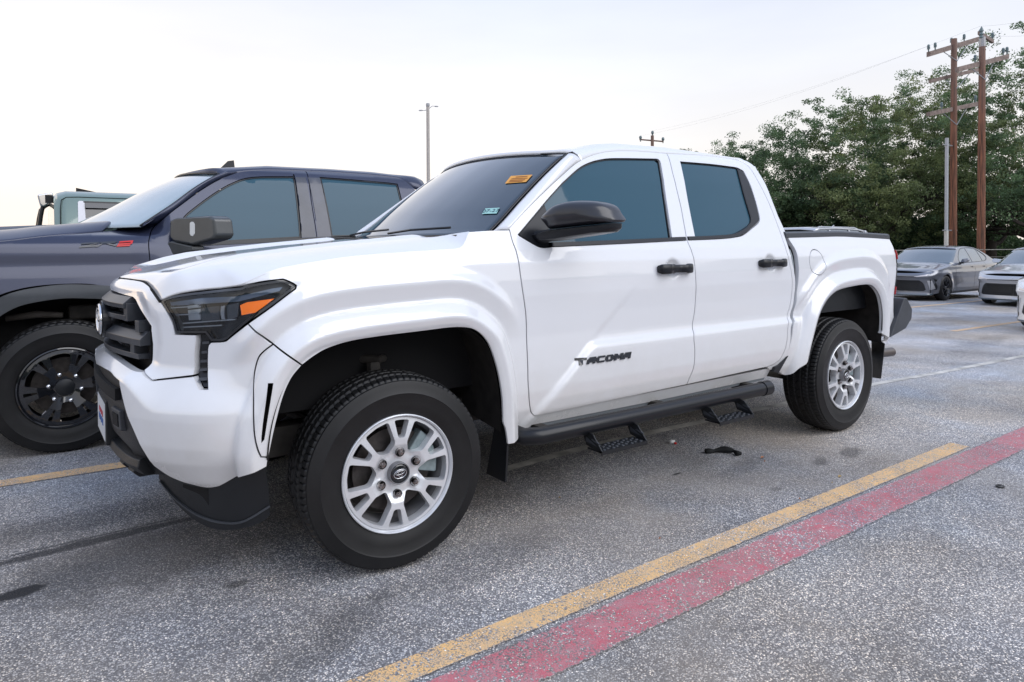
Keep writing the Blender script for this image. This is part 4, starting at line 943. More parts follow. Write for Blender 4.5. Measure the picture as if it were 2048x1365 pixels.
bx0, bx1, bz0, bz1 = .955, 1.318, .702, .735
n_ = 6; cw = (bx1-bx0)/n_
nb = None; word = empty('nameplate', parent=truck)
for i, ch in enumerate('TACOMA'):
    wd = cw*(.98 if ch == 'M' else .90); x0 = bx0+i*cw; V = []; poly = LET[ch][0]; mb = MB(); P0 = []
    for (a, b) in poly:
        x = x0+a*wd+b*.008; z = bz0+b*(bz1-bz0); P0.append(SF.pt(x, z, -.006)[0])
    mb.prism(P0, (0, 1, 0), .008)
    lt = mb.build('badge_letter', M['gloss'], word)
# --- door mirror: shell with a cut-off back, lower bar and foot ---
def pillow(name, pts, m, parent, rings, y0=.075, k=-.29/139):
    P = [uy(a, b, y0+(a-1087)*k) for a, b in cr_closed(pts)]; P = np.array(P); c = P.mean(0); V = []; n = len(P)
    for sc_, dx in rings:
        for p in P: q = c+(p-c)*sc_; V.append((q[0]+dx, q[1], q[2]))
    F = [(r*n+i, r*n+(i+1) % n, (r+1)*n+(i+1) % n, (r+1)*n+i) for r in range(len(rings)-1) for i in range(n)] + [tuple(range(n-1, -1, -1)), tuple((len(rings)-1)*n+i for i in range(n))]
    o = mesh(name, V, F, m, parent, smooth=True, auto=48); both.append(o); return o
def cr_closed(pts, n=3):
    P = [np.array(p, float) for p in pts]; out = []; k = len(P)
    for i in range(k):
        a, b, c_, d = P[i-1], P[i], P[(i+1) % k], P[(i+2) % k]
        for j in range(n):
            t = j/n; q = .5*((2*b)+(-a+c_)*t+(2*a-5*b+4*c_-d)*t*t+(-a+3*b-3*c_+d)*t**3); out.append(q if min(np.linalg.norm(b-a), np.linalg.norm(c_-b)) < 60 and not (b[1] > 450 or c_[1] > 450) else b*(1-t)+c_*t)
    return out
def mirror_unit(parent):
    up = [(1086, 440), (1096, 426), (1113, 412), (1138, 404), (1166, 401.5), (1193, 404), (1211, 412), (1221, 427), (1227, 445), (1165, 451.5), (1101, 458.5)]
    hs = pillow('door_mirror', up, M['mirror'], parent, [(.30, -.070), (.62, -.062), (.86, -.040), (.97, -.016), (1.0, .0), (1.0, .05), (.93, .085)])
    lo = [(1101, 460), (1165, 453), (1227, 446.5), (1226, 456), (1217, 464), (1185, 470), (1150, 475), (1112, 481), (1078, 484), (1064, 471), (1080, 464)]
    pillow('mirror_lower_shell', lo, M['trim'], hs, [(.75, -.030), (.96, -.014), (1.0, .0), (1.0, .05), (.9, .08)])
    MBf = MB(); MBf.tube([(.76, .17, 1.312), (.79, .10, 1.318), (.82, .05, 1.330)], [.038, .032, .028], 14); both.append(MBf.build('mirror_foot', M['trim'], hs, smooth=True, auto=50))
M['mirror'] = mat('mirror_black', (.014, .015, .021), .32, coat=.6, coat_rough=.18)
mirror_unit(truck)
# --- tubular side step ---
a_ = uy(1052, 878, 0.03); b_ = uy(1536, 772, 0.03)
zt_ = (a_[2]+b_[2])/2-.008; r_ = .040
st = MB(); st.tube([(a_[0]+.0, .16, zt_+.01), (a_[0]+.02, .07, zt_), (a_[0]+.09, .038, zt_), (a_[0]+.5, .035, zt_), (b_[0]-.05, .035, zt_)], r_, 24)
step = st.build('side_step', M['steptube'] if 'steptube' in M else M['trim'], truck, smooth=True, auto=50); both.append(step)
e_ = MB(); e_.tube([(b_[0]-.06, .035, zt_), (b_[0]+.01, .035, zt_)], r_+.004, 24); both.append(e_.build('end_cap', M['trim'], step, smooth=True, auto=50))
for xa in (1.0, 1.875):
    hoop = empty('step_hoop', parent=truck)
    L_ = .30; zt2 = zt_-.082
    for xx in (xa, xa+L_):                  # pierced side plates
        pts = [(xx, .03, zt_-.02), (xx, -.02, zt_-.03), (xx, -.080, zt2-.012), (xx, -.072, zt2-.022), (xx, .03, zt2-.004), (xx, .055, zt_-.03)]
        pm = MB().prism(pts, (1, 0, 0), .006); both.append(pm.build('side_plate', M['black'], hoop))
        sl = MB()
        sl.prism([(xx-.0015, -.015, zt_-.048), (xx-.0015, -.06, zt2+.02), (xx-.0015, -.052, zt2+.016), (xx-.0015, -.004, zt_-.055)], (1, 0, 0), .009)
        sl.prism([(xx-.0015, .03, zt2+.035), (xx-.0015, -.045, zt2+.004), (xx-.0015, .03, zt2+.012)], (1, 0, 0), .009)
        both.append(sl.build('plate_slot', M['slot'] if 'slot' in M else M['greytrim'], hoop))
    tr = MB(); tr.box((xa, -.080, zt2-.022), (xa+L_+.006, .02, zt2-.014)); tr.box((xa, -.082, zt2-.030), (xa+L_+.006, -.077, zt2-.012)); both.append(tr.build('tread_plate', M['black'], hoop))
    dm_ = MB()
    for i in range(9):
        for j in range(3):
            cx_, cy_ = xa+.03+i*.031, -.064+j*.030+(i % 2)*.010; dm_.lathe([(.009, 0), (.0075, .004), (.004, .004), (.003, .001)], (cx_, cy_, zt2-.014), 'z', 8)
    d_ = dm_.build('grip_dimples', M['greytrim'], hoop); d_['kind'] = 'stuff'; both.append(d_)
for xx in (.75, 1.55, 2.35): both.append(MB().box((xx, .05, zt_-.01), (xx+.05, .45, zt_+.03)).build('step_bracket', M['under'], step))
# --- mud flaps ---
def flap(name, pts, ys, t=.012):
    P = [uy(a, b, y) for (a, b), y in zip(pts, ys)]; o = MB().prism(P, (1, 0, 0), t).build(name, M['black'], truck, bevel=.003); both.append(o)
flap('mud_flap', [(990, 843), (1016, 846), (1010, 966), (972, 948)], [.16, .03, .04, .20])
flap('mud_flap', [(1742, 672), (1769, 688), (1761, 758), (1745, 756)], [.18, .045, .05, .16])
g_ = MB().prism([uy(a, b, .055) for a, b in [(1573, 714), (1577, 712), (1557, 747), (1548, 744), (1551, 735), (1560, 730)]], (0, 1, 0), .02).build('cab_mount_guard', M['black'], truck); both.append(g_)
# rear bumper
rb = [(4.20, .065, .80), (4.28, .06, .84), (4.38, .10, .83), (4.43, .16, .78), (4.44, .16, .70), (4.38, .10, .60), (4.20, .06, .52)]
bk2 = [uy(a, b, y) for a, b, y in [(1803, 604, .06), (1806, 597, .06), (1811, 596, .07), (1816, 617, .09), (1815, 636, .09), (1806, 656, .08), (1778, 675, .06)]]
def rbump(name, m):
    V = []; F = []; prof = [(p[0], p[2]) for p in bk2]; xm = max(p[0] for p in prof); k = len(prof)
    ys = [.045, .10, .25, .6, .97, 1.34, 1.69, 1.84, 1.895]
    for i, y in enumerate(ys):
        a = min(i, len(ys)-1-i); g = (0, .03, .06, .07, .075)[a]-.03
        for (x, z) in prof: V.append((x+g*(1 if x > 4.30 else .3), y, z))
    for i in range(len(ys)-1):
        for j in range(k): F.append((i*k+j, (i+1)*k+j, (i+1)*k+(j+1) % k, i*k+(j+1) % k))
    F += [tuple(range(k)), tuple((len(ys)-1)*k+j for j in range(k-1, -1, -1))]
    return mesh(name, V, F, m, truck, bevel=.006)
rbump('rear_bumper', M['greytrim'])
# stickers on the glass
def sticker(name, corners, y, m, lift=.006):
    P = [np.array(c) for c in corners]; n = np.cross(P[1]-P[0], P[3]-P[0]); n /= np.linalg.norm(n); return MB().prism([p for p in P], n, .0008).build(name, m, ws)
WBa = np.array(WB)
def on_glass(px, py):
    Q = proj(WBa.reshape(-1, 3)).reshape(WBa.shape[:2]+(2,)); d = ((Q-np.array([px, py]))**2).sum(-1); d[:, 21:] += 1e6; i, j = np.unravel_index(d.argmin(), d.shape)
    i = min(max(i, 1), 22); j = min(max(j, 1), 39); n = np.cross(WBa[i+1, j]-WBa[i-1, j], WBa[i, j+1]-WBa[i, j-1]); n /= np.linalg.norm(n)
    if n@(CAM-WBa[i, j]) < 0: n = -n
    d_ = ray(px, py); t = ((WBa[i, j]+n*.004-CAM)@n)/(d_@n); return CAM+d_*t, n
def gl_patch(name, pts, m, lift=0):
    Q = [on_glass(*p) for p in pts]; n = Q[0][1]; return MB().prism([q[0]+n*lift for q in Q], n, .0006).build(name, m, ws)
gl_patch('orange_sticker', [(1010, 367.5), (1022, 352.5), (1065, 350), (1052, 364.5)], M['sticker'])
gl_patch('registration_sticker', [(964, 428.5), (971, 417.5), (999.5, 416), (993, 427.5)], M['regsticker'])
M['stkink'] = mat('sticker_ink', (.30, .10, .02), .6); M['regink'] = mat('registration_ink', (.02, .05, .08), .6)
for k, (yy, x0, x1) in enumerate(((354.6, 1031, 1056), (358.2, 1022, 1056), (361.4, 1019, 1051), (364.3, 1017, 1046))):
    gl_patch('sticker_print', [(x0, yy+1), (x0+2, yy-.6), (x1, yy-2), (x1-2, yy-.4)], M['stkink'], .0008)
a0, n0_ = on_glass(981.5, 422.4); a1, _ = on_glass(992, 421.8); exv = Vector(a1-a0).normalized(); nv_ = Vector(n0_); eyv = nv_.cross(exv)
text('registration_print', '07-27', .034, a0+n0_*.001, exv, eyv, M['regink'], ws, ext=.0003, xs=1.15)
# wiper arms at the base of the windscreen
wp = MB(); 
for (y0, y1) in ((1.45, .85), (.85, .35)):
    p0 = np.array((.40 if y0 > 1 else .36, y0, 1.345)); wp.tube([p0, (.36, (y0+y1)/2, 1.358), (.44 if y1 < .5 else .36, y1, 1.365)], .006, 6)
wpo = wp.build('wiper', M['trim'], truck); wpo['kind'] = 'stuff'
# ------------------------------------------------------------------ wheels
def tyre_mesh(R, rin, Wd, blocks=88, offroad=False):
    """closed section swept round: tread with grooves and cut blocks. y=0 is the outer face, +y inwards"""
    hw = Wd/2; sec = []
    a = [(rin-.006, .026), (rin+.004, .010), (rin+.02, .004), (rin+(R-rin)*.30, -.004), (rin+(R-rin)*.52, -.006), (rin+(R-rin)*.56, -.0095), (rin+(R-rin)*.60, -.006), (rin+(R-rin)*.74, -.001), (rin+(R-rin)*.86, .006)]
    tr = [(R-.020, .014), (R-.012, .018)]
    nT = 34; T = [(R-.010*(abs(2*(i/(nT-1))-1))**3.0, .022+(Wd-.044)*i/(nT-1)) for i in range(nT)]
    b = [(r, Wd-y) for r, y in tr[::-1]] + [(r, Wd-y) for r, y in a[::-1]]
    sec = a+tr+T+b; n = blocks*6; V = []; k = len(sec); t0 = len(a)+len(tr)
    for j in range(n):
        q = 2*PI*j/n; ph = j % 6
        for i, (r, y) in enumerate(sec):
            if t0-1 <= i < t0+nT+1:
                s_ = (i-t0)/(nT-1)
                g = any(abs(s_-c) < .020 for c in (.17, .385, .615, .83))
                if 0 <= s_ <= 1:
                    zone = 0 if s_ < .17 or s_ > .83 else (1 if s_ < .385 or s_ > .615 else 2)
                    sh = ph+int(2*math.sin(s_*20+1))
                    cut = (ph in ((0,), (2,), (4,))[zone]) if not offroad else (ph in (0, 1))
                    if zone == 1: cut = ((j+int(s_*18)) % 6) == 1
                    if zone == 2: cut = ((j-int(s_*18)) % 12) == 3
                else: cut = ph == 0
                if g: r -= .009
                elif cut: r -= .006
            V.append((r*math.cos(q), y, r*math.sin(q)))
    F = [(j*k+i, ((j+1) % n)*k+i, ((j+1) % n)*k+i+1, j*k+i+1) for j in range(n) for i in range(k-1)]
    me = bpy.data.meshes.new('tyre'); me.from_pydata(V, [], [f[::-1] for f in F]); me.update(); me.shade_smooth(); me.set_sharp_from_angle(angle=rad(35)); me.materials.append(M['rubber']); return me
def prof_sheet(outer, holes, depth, h, wall, m, name, parent):
    """flat star of spokes: plan polygon in (x, z), relief depth(x, z) along y, walls going back"""
    class Fl:
        def pt(s, u, z, off=0.0): u = np.atleast_1d(u); z = np.atleast_1d(z); return np.stack([u, depth(u, z)+off, z], 1)
        def nrm(s, u, z):
            e = .002; a = s.pt(u+e, z)-s.pt(u-e, z); b = s.pt(u, z+e)-s.pt(u, z-e); n = np.cross(a, b); return n/np.linalg.norm(n, axis=1)[:, None]
    return panel(Fl(), name, outer, m, parent, holes=holes, h=h, gap=0, thick=wall, round_=.003)
def pol(r, a, ph): return (r*math.cos(rad(a)+ph), r*math.sin(rad(a)+ph))
def rounded(pts, r, n=4):
    P = [np.array(p) for p in pts]; out = []; k = len(P)
    for i in range(k):
        a, b, c = P[i-1], P[i], P[(i+1) % k]; u = a-b; v = c-b; lu, lv = np.linalg.norm(u), np.linalg.norm(v); d = min(r, lu*.45, lv*.45)
        p0 = b+u/lu*d; p1 = b+v/lv*d
        for j in range(n+1):
            t = j/n; out.append((1-t)**2*p0+2*t*(1-t)*b+t*t*p1)
    return np.array(out)
def pickup_wheel(parent, RR=.2335, tyre=None):
    """silver six-spoke wheel, every spoke forking into two"""
    w = empty('wheel', parent=parent)
    to = link('tyre', tyre, None, w)
    ph = rad(86); R = RR*.945
    circle = np.array([pol(R, a, 0) for a in range(0, 360, 3)])
    holes = []
    for k in range(6):
        c = k*60+30
        holes.append(rounded([pol(R*.385, c, ph), pol(R*.56, c-19, ph), pol(R*.955, c-14.5, ph), pol(R*.955, c, ph), pol(R*.955, c+14.5, ph), pol(R*.56, c+19, ph)], .012))
        c = k*60
        holes.append(rounded([pol(R*.64, c-5.4, ph), pol(R*.955, c-8.6, ph), pol(R*.955, c, ph), pol(R*.955, c+8.6, ph), pol(R*.64, c+5.4, ph)], .009))
    def depth(x, z):
        r = np.hypot(x, z)/R; t = np.arctan2(z, x)-ph; s_ = np.cos(6*t)
        base = np.interp(r, [0, .2, .36, .52, .64, .9, 1.0], [.030, .030, .024, .006, .004, .010, .014])
        return base + .006*smoothstep(.4, -.6, s_)*smoothstep(.25, .42, r)*smoothstep(.7, .5, r)
    rim = prof_sheet(circle, holes, depth, .011, .045, M['alloy'], 'rim', w)
    lip = MB(); lip.lathe([(RR*.905, .060), (RR*.915, .030), (RR*.955, .022), (RR*.962, .006), (RR*.985, .000), (RR*1.0, .003), (RR*1.0, .012), (RR*.97, .018), (RR*.94, .05)], (0, 0, 0), 'y', 96)
    lip.build('rim_lip', M['alloy'], w, smooth=True, auto=40)
    br = MB(); br.lathe([(RR*.912, .050), (RR*.90, .060), (RR*.86, .07), (RR*.84, .12), (RR*.86, .20), (RR*.93, .225)], (0, 0, 0), 'y', 72, closed=False)
    br.build('rim_barrel', M['alloyin'], w, smooth=True)
    d = MB(); d.lathe([(.03, .085), (.165, .085), (.165, .105), (.03, .105)], (0, 0, 0), 'y', 48); d.build('brake_disc', M['disc'], w, smooth=True, auto=30)
    c_ = MB(); 
    for a in (8, 40): pass
    pts = [pol(.185, a, 0) for a in (-12, 5, 22, 40, 52)] + [pol(.095, a, 0) for a in (50, 30, 10, -10)]
    c_.prism([(p[0], .050, p[1]) for p in pts], (0, 1, 0), .065); c_.build('brake_caliper', M['caliper'], w, bevel=.008)
    c_ = MB(); c_.prism([(p[0]*.93, .045, p[1]*.93) for p in pts[1:4]+pts[6:8]], (0, 1, 0), .02); c_.build('brake_caliper_bridge', M['caliper'], w, bevel=.004)
    bp = MB(); bp.lathe([(.0, .13), (.19, .13), (.19, .14), (0, .14)], (0, 0, 0), 'y', 32); bp.build('backing_plate', M['under'], w)
    for k in range(6):
        x, z = pol(.0825, k*60, ph)
        b = MB(); b.lathe([(.0185, .012), (.0185, .019), (.0165, .020), (.0165, .034)], (x, 0, z), 'y', 20, closed=False); b.build('nut_pocket', M['trim'], w, smooth=True, auto=40)
        dk = MB(); dk.lathe([(0, .0245), (.0175, .0245)], (x, 0, z), 'y', 20); dk.build('pocket_floor', M['trim'], w)
        nu = MB(); nu.lathe([(0, -.004), (.006, -.003), (.0085, .001), (.0095, .006)], (x, 0, z), 'y', 16)
        nu.lathe([(0, .0035), (.0118, .004), (.0125, .007), (.0125, .024)], (x, 0, z), 'y', 6); nu.build('lug_nut', M['nut'], w, smooth=True, auto=35)
    cp = MB(); cp.lathe([(0, .002), (.030, .003), (.037, .006), (.040, .010), (.041, .03)], (0, 0, 0), 'y', 40); cap = cp.build('centre_cap', M['gloss'], w, smooth=True, auto=40)
    rg = MB(); rg.lathe([(.0385, .006), (.040, .002), (.0425, .004), (.0435, .012), (.0435, .03)], (0, 0, 0), 'y', 40); rg.build('cap_ring', M['alloyin'], w, smooth=True)
    e = rad(8); badge3('cap_badge', (0, .0005, 0), (math.cos(e), 0, math.sin(e)), (-math.sin(e), 0, math.cos(e)), .052, .034, .0017, M['chrome'], w)
    vs = MB(); p = pol(RR*.80, -82, 0); vs.tube([(p[0], .055, p[1]), (p[0]+.004, .034, p[1]-.004)], .005, 8); vs.build('valve_stem', M['trim'], w)
    vc = MB(); vc.lathe([(0, .026), (.005, .027), (.006, .032), (.006, .040)], (p[0]+.006, 0, p[1]-.004), 'y', 10); vc.build('valve_cap', mat('green_cap', (.03, .35, .22), .4), w)
    return w
TY = tyre_mesh(.386, .2315, .255)
wf_ = pickup_wheel(truck, tyre=TY); wf_.location = (0, .004, .384); wf_.rotation_euler = (0, 0, rad(-3.5))
wr = copy_tree(wf_, truck); wr.location = (3.35, .004, .384); wr.rotation_euler = (0, rad(-2), 0)
for x in (0, 3.35):
    q = copy_tree(wf_, truck); q.location = (x, 2*YC-.004, .384); q.rotation_euler = (0, 0, PI)
for o in both:
    if o.type == 'MESH': mirror_obj(o)
# ------------------------------------------------------------------ dark blue pickup in the next bay
M['flare'] = mat('flare_plastic', (.060, .066, .074), .48, bump=.3, bscale=500, var=.12)
M['pillar'] = mat('film_covered_pillar', (.05, .055, .075), .35, coat=.6, coat_rough=.2, var=.35, vscale=6)
M['mirS'] = mat('mirror_grey_plastic', (.055, .06, .062), .3, coat=.6, coat_rough=.1, var=.15, bump=.15, bscale=500)
M['scoop'] = mat('scoop_dark', (.035, .04, .05), .3, coat=.6)
YS = 2.68; YSC = YS+1.0
halfS = [(-2.25, 1.0), (-2.24, .6), (-2.20, .3), (-2.10, .12), (-1.95, .03), (-1.75, .0)]
PLS = halfS + [(-1, 0), (0, 0), (1, 0), (2, 0), (3, 0), (3.6, .01), (3.68, .08), (3.7, .3), (3.7, 1.0)]
AS = chain([[(-1.50, .30), (-1.47, .55), (-1.38, .78), (-1.24, .91), (-1.05, .955), (-.88, .955), (-.70, .92), (-.57, .78), (-.49, .55), (-.47, .30)]], .03, close=False)
AS2 = AS + np.array([3.75, 0])
def silv_depth(u, z, x):
    D = np.interp(z, [.2, .42, .55, .8, 1.0, 1.08, 1.14, 1.20, 1.28, 1.32, 1.45, 1.6, 1.78, 1.86, 1.92], [.14, .10, .05, .03, .025, .03, .0, .012, .035, .055, .10, .165, .255, .31, .42])
    for A in (AS, AS2):
        near = (x > A[:, 0].min()-.3) & (x < A[:, 0].max()+.3) & (z < 1.3) & (u > -2.6)
        P = np.stack([x[near], z[near]], 1); s_ = polydist(P, A, closed=False); s_[inside(P, A)] = 0
        D[near] = np.minimum(D[near], D[near]-.03*smoothstep(.28, .12, s_))
    sh = smoothstep(-.35, -.62, x)      # bonnet shoulder
    D = D*(1-sh) + sh*np.interp(z, [.2, .42, .55, .8, 1.0, 1.10, 1.17, 1.24, 1.30, 1.36, 1.42], [.14, .10, .05, .01, -.01, .01, .03, .035, .05, .10, .40])
    return D
SS = BodySurf(PLS, 0.0, silv_depth, zr=(.2, 1.95), yoff=YS, blur=2)
blue = empty('pickup_truck', (0, 0, 0), label='dark blue lifted pickup parked behind the white one, black flares and black wheels', cat='pickup truck')
bothS = []
def PS(name, outline, m='navy', **k):
    tw = k.pop('twin', True); o = panel(SS, name, outline, M[m], k.pop('parent', blue), **k)
    if tw: bothS.append(o)
    return o
def CS(*segs, step=.02): return chain([SS.px(s_) for s_ in segs], step)
# everything left of the picture edge is laid out in metres
sT = [(310.6, 452), (335, 431), (358.6, 412.8), (402.6, 380.6), (440.7, 358.6), (476, 345), (520, 341), (565, 341), (612, 342.5)]
sT2 = [(612, 342.5), (660, 344.5), (710, 348), (760, 352.5), (798, 357), (815, 365), (830, 378)]
split_s = SS.px([(612, 342.5), (613.5, 346), (624, 410), (634, 476)]); spl = [tuple(p) for p in split_s] + [(.655, 1.2), (.665, 1.0), (.65, .75), (.62, .50)]
dfr = SS.px([(310.6, 452), (302, 464), (298.5, 478), (297.5, 492), (300, 520)]); dfr = [tuple(p) for p in dfr] + [(-.485, 1.10), (-.47, .9), (-.44, .62), (-.42, .50)]
W1 = CS([(366, 437), (379, 424), (423, 391), (464, 367), (505, 355), (587, 353.5)], [(587, 353.5), (590, 357), (603, 476)], [(603, 476), (417, 486), (400, 487)], [(400, 487), (366, 488), (350, 470)], [(350, 470), (366, 437)])
W2 = CS([(640, 355), (700, 359.5), (770, 365.5), (795, 368.5)], [(795, 368.5), (804, 402), (815, 445)], [(815, 445), (812, 465), (800, 471)], [(800, 471), (664, 474)], [(664, 474), (640, 355)])
fdS = chain([SS.px(sT), spl, [spl[-1], (.2, .49), (-.42, .50)], dfr[::-1]], .02)
rr_ = SS.px(sT2[-1:])[0]; rearS = [tuple(rr_), (1.62, 1.45), (1.66, 1.30), (1.66, 1.0), (1.60, .8), (1.52, .60), (1.50, .50)]
rdS = chain([SS.px(sT2), rearS, [rearS[-1], (1.0, .49), (.62, .50)], spl[::-1]], .02)
d1 = PS('front_door', fdS, holes=[W1], h=.025, thick=.03); d2 = PS('rear_door', rdS, holes=[W2], h=.025, thick=.03)
for W_, d_ in ((W1, d1), (W2, d2)):
    PS('window_frame', inset(W_, -.001), 'trim', off=.008, parent=d_, holes=[inset(W_, .014)], h=.04, thick=.02)
    PS('window_glass', inset(W_, .004), 'glass', off=.016, parent=d_, h=.07)
for pts in ([(590.5, 354.5), (611.5, 355)], [(615, 355), (640, 356)]):
    lo = [(603, 475), (632, 474.5)] if pts[0][0] < 600 else [(635.5, 474.5), (663, 473.5)]
    PS('pillar_plate', CS([pts[0], pts[1]], [pts[1], lo[1]], [lo[1], lo[0]], [lo[0], pts[0]]), 'pillar', off=-.003, parent=d1 if pts[0][0] < 600 else d2, h=.05, gap=.0015)
bl = resample(SS.px([(395, 489), (520, 483), (640, 477), (800, 473)]), 50); bothS.append(ribbon(SS, 'belt_moulding', bl, .022, M['trim'], d1, off=-.004, thick=.02))
# bed, fender
fenS = chain([[tuple(p) for p in SS.px([(310.6, 452), (302, 447), (293, 445), (270, 452), (249, 456), (225, 461), (205, 463), (150, 468), (80, 474), (0, 483)])] + [(-1.6, 1.30), (-1.95, 1.27), (-2.1, 1.24)], [(-2.1, 1.24), (-2.05, 1.0), (-1.85, .98)], [(-1.85, .98), (-1.62, .93), (-1.50, .80)], [(-1.50, .80), (-1.36, .96), (-1.2, 1.03), (-.98, 1.05), (-.78, 1.03), (-.62, .93), (-.52, .75), (-.46, .52)], [(-.46, .52), (-.425, .50)], dfr[::-1][1:]], .02)
PS('front_fender', fenS, h=.02)
def arc_band(A, o0, o1, name):
    a = np.array(A)[3:-3]; cx_ = a[:, 0].mean(); cz_ = .40
    q = np.array([(cx_+(p[0]-cx_)*s_, cz_+(p[1]-cz_)*s_) for s_ in (1.0,) for p in a]); p2 = np.array([(cx_+(p[0]-cx_)*(1+o1*1.7), cz_+(p[1]-cz_)*(1+o1*1.5)) for p in a])
    return PS(name, np.vstack([q, p2[::-1]]), 'flare', off=-.022, h=.03, thick=.05, round_=.010)
arc_band(AS, 0, .11, 'wheel_arch_flare'); arc_band(AS2, 0, .11, 'wheel_arch_flare')
bedS = chain([[(1.72, 1.37), (3.62, 1.39)], [(3.62, 1.39), (3.66, .9), (3.55, .6)], [(3.55, .6), (3.28, .62), (3.2, .85), (3.05, 1.0), (2.78, 1.04), (2.5, 1.02), (2.3, .9), (2.22, .55)], [(2.22, .55), (1.72, .52)], [(1.72, .52), (1.72, 1.37)]], .03)
PS('bed_side', bedS, h=.04)
PS('rocker_panel', chain([[(-.42, .485), (1.66, .485)], [(1.66, .485), (1.66, .40)], [(1.66, .40), (-.42, .40)], [(-.42, .40), (-.42, .485)]], .05), 'trim', h=.05)
innS = chain([[(-1.9, .9), (-1.9, 1.20), (-.7, 1.24), (-.3, 1.26), (3.6, 1.30)], [(3.6, 1.30), (3.5, .70), (3.3, .8), (3.05, 1.06), (2.5, 1.06), (2.2, .7), (2.1, .5)], [(2.1, .5), (-.40, .5)], [(-.40, .5), (-.5, .85), (-.72, 1.02), (-1.0, 1.06), (-1.3, 1.02), (-1.5, .9), (-1.9, .9)]], .04)
PS('inner_panel', innS, 'seam', off=.045, h=.08)
# bonnet with a dark raised insert
hg = []
edgeS = [SS.pt(*p)[0] for p in SS.px([(205, 463), (150, 468), (80, 474), (0, 483)])] + [np.array([-1.6, YS+.05, 1.30]), np.array([-2.1, YS+.15, 1.24])]
edgeS = resample(cr_spline(edgeS, 5), 40)
for i in range(40):
    w_ = i/39; e = edgeS[i]; xc_ = -.55+(-2.28+.55)*w_; row = []
    for v in np.linspace(0, 1, 24)**1.2:
        y = e[1]+(YSC-e[1])*v; x = e[0]+(xc_-e[0])*(1-(1-v)**2); t_ = min(v/.35, 1)
        row.append((x, y, e[2]+(.085-.02*w_)*(1-(1-t_)**2) - .10*max(0, (w_-.85)/.15)**2))
    hg.append(row+[(p[0], 2*YSC-p[1], p[2]) for p in row[::-1][1:]])
hoodS = grid_mesh('hood', hg, M['navy'], blue, thick=.02)
sc = []
for x, zt_ in ((-2.0, 1.30), (-1.8, 1.375), (-1.3, 1.415), (-1.0, 1.432), (-.86, 1.425), (-.80, 1.405), (-.76, 1.37)):
    sc.append([(x, YSC+dy, zt_ if abs(dy) < .33 else (zt_-.03 if abs(dy) < .37 else zt_-.08)) for dy in (-.44, -.36, -.32, -.15, 0, .15, .32, .36, .44)])
sco = grid_mesh('hood_scoop', sc, M['scoop'], blue, thick=.01, auto=40)
text('hood_lettering', 'ZR2', .035, (-.98, YSC-.402, 1.400), (1, 0, .02), (0, .8, 1), M['redtrim'], sco, ext=.002, xs=2.6)
# windscreen, pillars, roof
ES = [uy(a, b, y) for a, b, y in ((293, 446, YS+.13), (325, 425, YS+.16), (351.6, 407, YS+.19), (385, 382, YS+.22), (410, 366, YS+.25), (440, 349.5, YS+.30))]; ES = resample(cr_spline([ES[0]*1.35-ES[1]*.35]+ES, 4), 16); WS = []
for i, e in enumerate(ES):
    t_ = i/15; b_ = .42*(1-t_)+.16*t_; WS.append([(e[0]-b_*(1-abs(2*v-1)**2.2), e[1]+(2*YSC-2*e[1])*v, e[2]-(.015)*(1-t_)*(1-(2*v-1)**2)+.035*t_*(1-(2*v-1)**2)) for v in np.linspace(0, 1, 31)])
M['screen'] = mat('sky_washed_windscreen', (.30, .38, .42), .05, coat=1.0, coat_rough=.02, ior=2.0)  # base colour lightened to stand in for sky reflected at a low angle
wsS = grid_mesh('windshield', WS, M['screen'], blue, thick=.006, flip=True)
e2 = MB(); e2.tube([(p[0]-.003, p[1], p[2]+.004) for p in [WS[i][0] for i in range(16)]+WS[-1]+[WS[i][-1] for i in range(15, -1, -1)]], .009, 6); e2.build('windshield_seal', M['trim'], wsS, smooth=True)
sp_ = resample(cr_spline([SS.pt(*p)[0] for p in SS.px(sT[:6])], 4), 16); pl2 = []
for i in range(16):
    a = np.array(ES[i])+np.array([.006, -.012, .004]); n = np.array([-.5, -.6, .5]); pl2.append([a*(1-t_)+sp_[i]*t_+n*.03*4*t_*(1-t_) for t_ in np.linspace(0, 1, 7)])
bothS.append(grid_mesh('windshield_pillar', pl2, M['navy'], blue, thick=.01))
sr = [SS.pt(*p)[0] for p in SS.px(sT[4:]+sT2[1:]+[(842, 378)])]; sr = resample(cr_spline(sr, 4), 40); RS = []
for i in range(40):
    s0 = sr[i]; w_ = i/39; row = []
    for v in np.linspace(0, 1, 19):
        y = s0[1]+(YSC-s0[1])*v; t_ = min((y-s0[1])/.15, 1); xf = np.interp(y, [p[1] for p in WS[-1][:16]], [p[0] for p in WS[-1][:16]])
        k_ = float(smoothstep(0, .25, np.array(v))); x = s0[0]*(1-k_)+(xf+(sr[-1][0]-xf)*w_)*k_
        cz = np.interp(x, [-.3, 0, .4, .9, 1.3, 1.7], [1.85, 1.875, 1.925, 1.935, 1.93, 1.90]); row.append((x, y, s0[2]+(cz-s0[2])*(1-(1-t_)**2.2)))
    RS.append(row+[(p[0], 2*YSC-p[1], p[2]) for p in row[::-1][1:]])
RS.insert(0, [(p[0]-.008, p[1], p[2]-.045) for p in RS[0]])
RS.append([(p[0]+.06, p[1], p[2]-.02) for p in RS[-1]]); RS.append([(p[0]+.0, p[1], p[2]-.05) for p in RS[-1]])
grid_mesh('roof', RS, M['navy'], blue, thick=.012, flip=True)
fa = uw(452, 343, 6.6); fa = uy(452, 346, YSC)
an = MB(); x0, z0 = fa[0]-.02, fa[2]-.005
